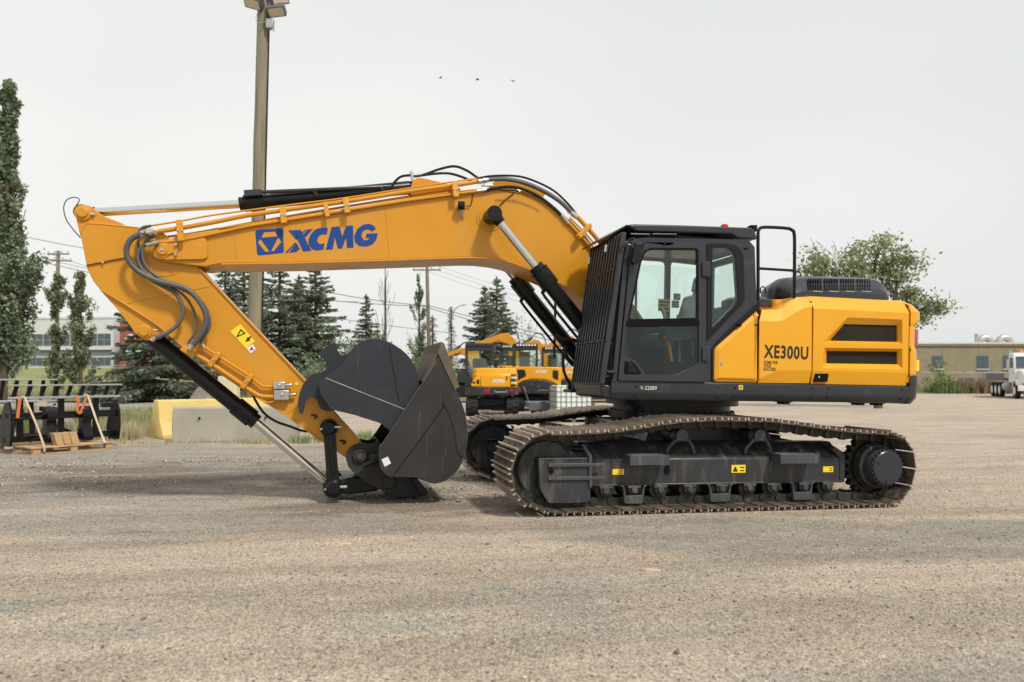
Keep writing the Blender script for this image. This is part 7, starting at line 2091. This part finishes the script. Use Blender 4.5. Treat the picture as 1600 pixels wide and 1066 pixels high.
# ------------------------------------------------------------------ caged liquid tote
tt_ = thing('liquid_tote', 'white plastic liquid tote in a wire cage, beyond the tracks', 'tote tank', gpx(891, 24.0), rad(8))
zt = at(0, 601, 24.0).z
f = MB(); f.prism(rrect(-.56, .14, .56, zt, .07), -.56, .56); f.build('tank', M['tank'], tt_, .04)
f = MB(); f.box((-.6, -.6, .09), (.6, .6, .125)); 
for x in (-.45, 0, .45): f.box((x - .06, -.5, 0), (x + .06, .5, .092))
f.build('base_pallet', M['galv'], tt_, .004)
for k in range(7):
    z = .16 + (zt - .18) * k / 6; f = MB(); f.tube([(-.585, -.585, z), (.585, -.585, z), (.585, .585, z), (-.585, .585, z)], .009, 6, 0, True); f.build('cage_hoop', M['wire'], tt_)
for k in range(8):
    x = -.585 + 1.17 * k / 7
    f = MB()
    for yy in (-.595, .595): f.cyl((x, yy, .12), (x, yy, zt), .009, n=6); f.cyl((yy, x, .12), (yy, x, zt), .009, n=6)
    f.build('cage_upright', M['wire'], tt_)
f = MB(); f.cyl((0, 0, zt - .01), (0, 0, zt + .05), .11, n=20); f.build('lid', M['black'], tt_, .008)
# low grey trailer deck behind the tote
td = thing('flat_trailer', 'low grey flat trailer beyond the tote and tracks', 'trailer', gpx(868, 25.6), rad(4))
f = MB(); f.box((-1.0, -.9, .42), (1.2, .9, .56)); f.build('deck', M['tank_grey'], td, .01)
f = MB(); f.box((-1.0, -.93, .30), (1.2, -.86, .50)); f.build('side_rail', M['tank_grey'], td, .01)
for x in (-.5, .5):
    for y in (-.8, .8):
        f = MB(); f.rings((x, y - .1, .30), (x, y + .1, .30), [(0, .16), (.05, .28), (.2, .30), (.8, .30), (.95, .28), (1, .16)], 20); w_ = f.build('wheel', M['rubber'], td)

# ------------------------------------------------------------------ white flatbed truck at the right edge
tk = thing('flatbed_truck', 'dusty white flatbed truck cut off by the right edge of the picture', 'truck', gp(33.7, 49.0), rad(-112))
# x forward
def wheel(x, y, r=.50, w=.28):
    f = MB(); f.rings((x, y - w / 2, r), (x, y + w / 2, r), [(0, r * .55), (.03, r * .93), (.2, r), (.8, r), (.97, r * .93), (1, r * .55)], 24); o = f.build('wheel', M['rubber'], tk)
    f = MB(); f.rings((x, y - w / 2 - .01, r), (x, y + w / 2 + .01, r), [(0, r * .2), (.02, r * .56), (.98, r * .56), (1, r * .2)], 18); f.build('rim', M['white'], o)
for x in (-3.9, -2.75, -1.6): wheel(x, -.98); wheel(x, .98)
wheel(2.6, -1.0); wheel(2.6, 1.0)
f = MB()
for y in (-.42, .42): f.box((-5.0, y - .05, .75), (3.6, y + .05, 1.0))
f.build('chassis', M['black'], tk, .01)
f = MB(); f.box((-5.2, -1.22, 1.15), (.2, 1.22, 1.30)); f.box((-5.2, -1.25, 1.3), (.2, -1.19, 1.62)); f.box((-5.2, 1.19, 1.3), (.2, 1.25, 1.62)); f.build('flat_bed', M['tank_grey'], tk, .01)
f = MB(); f.prism([(.75, 1.0), (2.1, 1.0), (2.1, 1.9), (1.9, 2.75), (1.75, 2.92), (.8, 2.92), (.75, 2.8)], -1.05, 1.05); tc_ = f.build('cab', M['white'], tk, .06)
f = MB(); f.prism([(2.1, .95), (3.45, .95), (3.5, 1.5), (3.3, 1.72), (2.1, 1.85)], -.85, .85); f.build('hood', M['white'], tk, .08)
f = MB(); f.box((3.46, -.5, .95), (3.54, .5, 1.55)); f.build('grille', M['black'], tk, .02)
f = MB()
for y in (-.68, .68): f.cyl((3.42, y, 1.2), (3.54, y, 1.2), .13, n=16)
f.build('headlight', M['galv'], tk)
f = MB(); f.box((3.45, -1.15, .5), (3.7, 1.15, .85)); f.build('bumper', M['white'], tk, .03)
f = MB(); f.prism([(2.12, 1.92), (1.94, 2.68), (1.925, 2.68), (2.105, 1.92)], -.92, .92); f.build('windscreen', M['winglass'], tk, smooth=0)
f = MB(); f.box((1.0, -1.065, 1.95), (1.85, -1.05, 2.62)); f.box((1.0, 1.05, 1.95), (1.85, 1.065, 2.62)); f.build('side_window', M['winglass'], tk, smooth=0)
for y in (-1, 1):
    f = MB(); f.tube([(1.95, y * 1.06, 2.6), (2.05, y * 1.32, 2.6), (2.05, y * 1.32, 1.7), (1.95, y * 1.06, 1.65)], .02, 6, 0); f.box((2.0, y * 1.36 - .08, 1.85), (2.06, y * 1.36 + .08, 2.5)); f.build('mirror', M['galv'], tk, .004)
    f = MB(); f.prism([(2.05, .55), (2.1, 1.15), (2.4, 1.22), (2.9, 1.22), (3.2, 1.05), (3.25, .85), (3.12, .85), (2.9, 1.1), (2.4, 1.1), (2.15, .9), (2.12, .55)], y * .98 - .18, y * .98 + .18); f.build('fender', M['white'], tk, .02)
f = MB(); f.cyl((.55, -.95, .9), (.55, -.95, 3.1), .08, n=12); f.build('exhaust_stack', M['galv'], tk)
f = MB(); f.rings((1.3, -.5, 2.9), (1.3, -.5, 3.12), [(0, .12), (.6, .11), (1, .05)], 14); f.build('beacon', M['orange'], tk)
f = MB(); f.box((.1, -.9, 1.3), (.7, .9, 1.75)); f.rings((-.1, -1.0, .75), (.7, -1.0, .75), [(0, .2), (.05, .3), (.95, .3), (1, .2)], 16); f.build('fuel_tank', M['galv'], tk, .02)
f = MB(); f.bar((.3, -.6, 1.6), (.45, -.6, 2.5), .08, .08); f.bar((.3, .3, 1.6), (.2, .2, 2.2), .08, .08); f.build('loading_arm', M['white'], tk, .01)

# ------------------------------------------------------------------ trees
def tz(y, d): return at(0, y, d).z
def put_spruce(px, d, ytop, R, label, seed, **k):
    p = gpx(px, d); return spruce('spruce_tree', p, tz(ytop, d) - p.z, R, label, seed, **k)
put_spruce(238, 41, 425, 3.7, 'broad spruce standing between the fork rack and the barriers', 1)
put_spruce(352, 55, 398, 3.2, 'spruce just left of the wooden pole, behind the arm', 2)
put_spruce(381, 58, 375, 3.3, 'spruce directly behind the wooden pole', 3)
put_spruce(437, 52, 385, 3.7, 'dense spruce right of the wooden pole below the logo', 4)
put_spruce(493, 54, 396, 3.5, 'spruce with browning branches below the lettering on the boom', 5, mat='spruce')
put_spruce(467, 58, 430, 3.0, 'shorter brownish spruce between two taller spruces', 6, mat='spruce_brown')
put_spruce(572, 66, 460, 2.1, 'small thin spruce right of the tall spruces', 7, mat='spruce_brown', thin=.7)
put_spruce(757, 62, 447, 3.0, 'left one of the twin spruces behind the parked machines', 8)
put_spruce(776, 64, 432, 3.2, 'right and taller one of the twin spruces behind the parked machines', 9)
def larch(px, d, ytop, R, label, seed):
    rr = random.Random(seed); p = gpx(px, d); H = tz(ytop, d) - p.z
    t = thing('bare_larch', label, 'tree', p, 0, 'bare larches'); ex = []
    z = H * .2
    while z < H:
        for k in range(4):
            a = rr.uniform(0, 6.28); L = R * (1.05 - z / H) * rr.uniform(.6, 1.1) + .1
            e = Vector((math.cos(a) * L, math.sin(a) * L, z - .18 * L + rr.uniform(-.1, .1)))
            ex.append(([(0, 0, z), tuple(Vector((0, 0, z)).lerp(e, .5) + Vector((0, 0, .08))), tuple(e)], .022))
            for j in range(5):
                s = rr.uniform(.3, 1); q0 = Vector((0, 0, z)).lerp(e, s); ex.append(([tuple(q0), tuple(q0 + Vector((rr.uniform(-.3, .3), rr.uniform(-.3, .3), rr.uniform(-.3, .05))))], .012))
        z += H * .04
    link_mesh('trunk', trunk_mesh('trunk', [(0, 0, 0), (0, 0, H * .6), (0, 0, H)], [.13, .08, .02], M['bare'], ex), t)
larch(676, 60, 492, 1.0, 'bare larch right behind the middle utility pole', 1)
larch(705, 66, 480, 1.1, 'bare larch beside the street lamp', 2)
def put_column(px, d, ytop, R, label, seed, **k):
    p = gpx(px, d); return column_tree(k.pop('name', 'poplar_tree'), p, tz(ytop, d) - p.z, R, label, seed, **k)
put_column(4, 38, 132, 2.2, 'tall dense columnar poplar at the left edge', 31, dens=2.3, leaf=.11, lean=.35, shape=lambda f: min(1, .55 + f * 2.2) * max(.03, 1 - f) ** .85 * (.82 + .18 * math.sin(f * 23)))
put_column(89, 43, 430, .9, 'young sparse poplar, left of the pair before the office building', 32, mat='young', dens=1.0, leaf=.08)
put_column(126, 43, 428, 1.1, 'young leafy poplar, right of the pair before the office building', 33, mat='young', dens=1.35, leaf=.08)
put_column(602, 58, 412, 1.3, 'poplar with bare upper stems under the boom', 34, mat='young', dens=1.0, leaf=.085, bare=1.0)
put_column(655, 58, 425, 1.0, 'slim poplar left of the middle utility pole', 35, mat='poplar', dens=.8, leaf=.085, bare=.45)
for i, (px, d, w, h, m_, lb) in enumerate(((535, 50, 3.4, 4.0, 'bush', 'green bush below the right end of the tall spruces'), (565, 48, 2.8, 3.2, 'bush', 'green bush behind the hooked bucket ear'), (610, 52, 3.2, 3.4, 'bush', 'bush at the foot of the bare topped poplar'), (645, 50, 2.6, 2.6, 'young', 'bush behind the top of the spare bucket'), (690, 56, 3.0, 2.4, 'poplar', 'low bush left of the parked machines'),
        (820, 70, 4.0, 4.6, 'bush', 'leafy bush behind the parked excavator booms'), (870, 72, 4.0, 4.2, 'bush', 'leafy bush left of the boom cylinders'), (735, 62, 3.0, 2.6, 'poplar', 'bush at the foot of the twin spruces'), (400, 46, 3.2, 2.6, 'bush', 'bush behind the wooden pole'), (480, 46, 3.4, 2.4, 'poplar', 'low bush below the tall spruces'))):
    bush(gpx(px, d), w, h, lb, 60 + i, m_)
D = 33.0
base = gpx(1372, D)
L_ = lambda x, y, dy=0: tuple(at(x, y, D + dy) - Vector(base))
limbs = [tuple(L_(1372, 500))] + [(L_(x - (6 if x > 1400 else 0), y, dy), s * .9) for x, y, dy, s in ((1372, 385, 0, .48), (1345, 400, .6, .45), (1330, 420, -.5, .45), (1395, 395, -.6, .42), (1290, 415, .2, .42), (1275, 420, .6, .28), (1310, 440, .4, .4), (1420, 405, .3, .42), (1410, 430, -.4, .45), (1380, 425, .5, .5), (1350, 440, 0, .5), (1430, 462, .4, .38), (1455, 478, 0, .36), (1466, 482, .3, .26), (1400, 455, .6, .4), (1330, 450, -.3, .4), (1440, 500, .2, .26))]
round_tree('broadleaf_tree', base, limbs, 'airy broadleaf tree rising behind the engine hood and counterweight', 77, 'maple', .085, .38, 95, bare=(L_(1283, 398), L_(1300, 394)))
# ------------------------------------------------------------------ grasses and weeds
def around(cx, cy, sx, sy):
    return lambda n: np.stack([rng.normal(cx, sx, n), rng.normal(cy, sy, n)], 1)
def strip_pts(x0, x1, y0, y1): return lambda n: np.stack([rng.uniform(x0, x1, n), rng.uniform(y0, y1, n)], 1)
def clumps(x0, x1, y0, y1, k, s):
    def fn(n):
        c = np.stack([rng.uniform(x0, x1, k), rng.uniform(y0, y1, k)], 1); return c[rng.integers(0, k, n)] + rng.normal(0, s, (n, 2))
    return fn
grass_patch('dry_weeds', clumps(-10.2, -8.5, 16.4, 19.5, 60, .16), 4200, .46, 'drygrass', 'tall dry weeds between the pallet and the yellow barrier', 41)
grass_patch('green_weeds', clumps(-8.6, -4.4, 15.6, 15.95, 26, .12), 700, .15, 'drygrass', 'green weeds along the foot of the concrete barriers', 42)
grass_patch('green_weeds', clumps(-13.5, -9.0, 16.6, 20, 60, .2), 5000, .55, 'weed', 'green weeds behind the fork racks', 43)
grass_patch('dry_weeds', clumps(-4.6, -3.2, 15.6, 17, 16, .12), 700, .24, 'weed', 'weeds at the right end of the grey barrier', 44)
grass_patch('verge_grass', strip_pts(-34, -8.2, 21, 31.3), 12000, .30, 'grass', 'rough grass of the verge before the road', 45, .012)
grass_patch('lawn_grass', strip_pts(-46, -6, 41, 60), 14000, .4, 'grass', 'long grass along the foot of the lawn', 46, .03)
grass_patch('green_weeds', clumps(35, 60, 60.5, 65, 90, .4), 7000, .9, 'weed', 'green weeds along the fence by the tan building', 47, .03)
grass_patch('reddish_weeds', clumps(36.5, 45, 60, 63.5, 40, .45), 4200, 1.2, 'redweed', 'tall reddish weeds right behind the counterweight', 48, .03)
bush(gpx(1466, 62), 2.4, 1.9, 'pale green shrub against the fence by the tan building', 90, 'weed', .10, 1300)
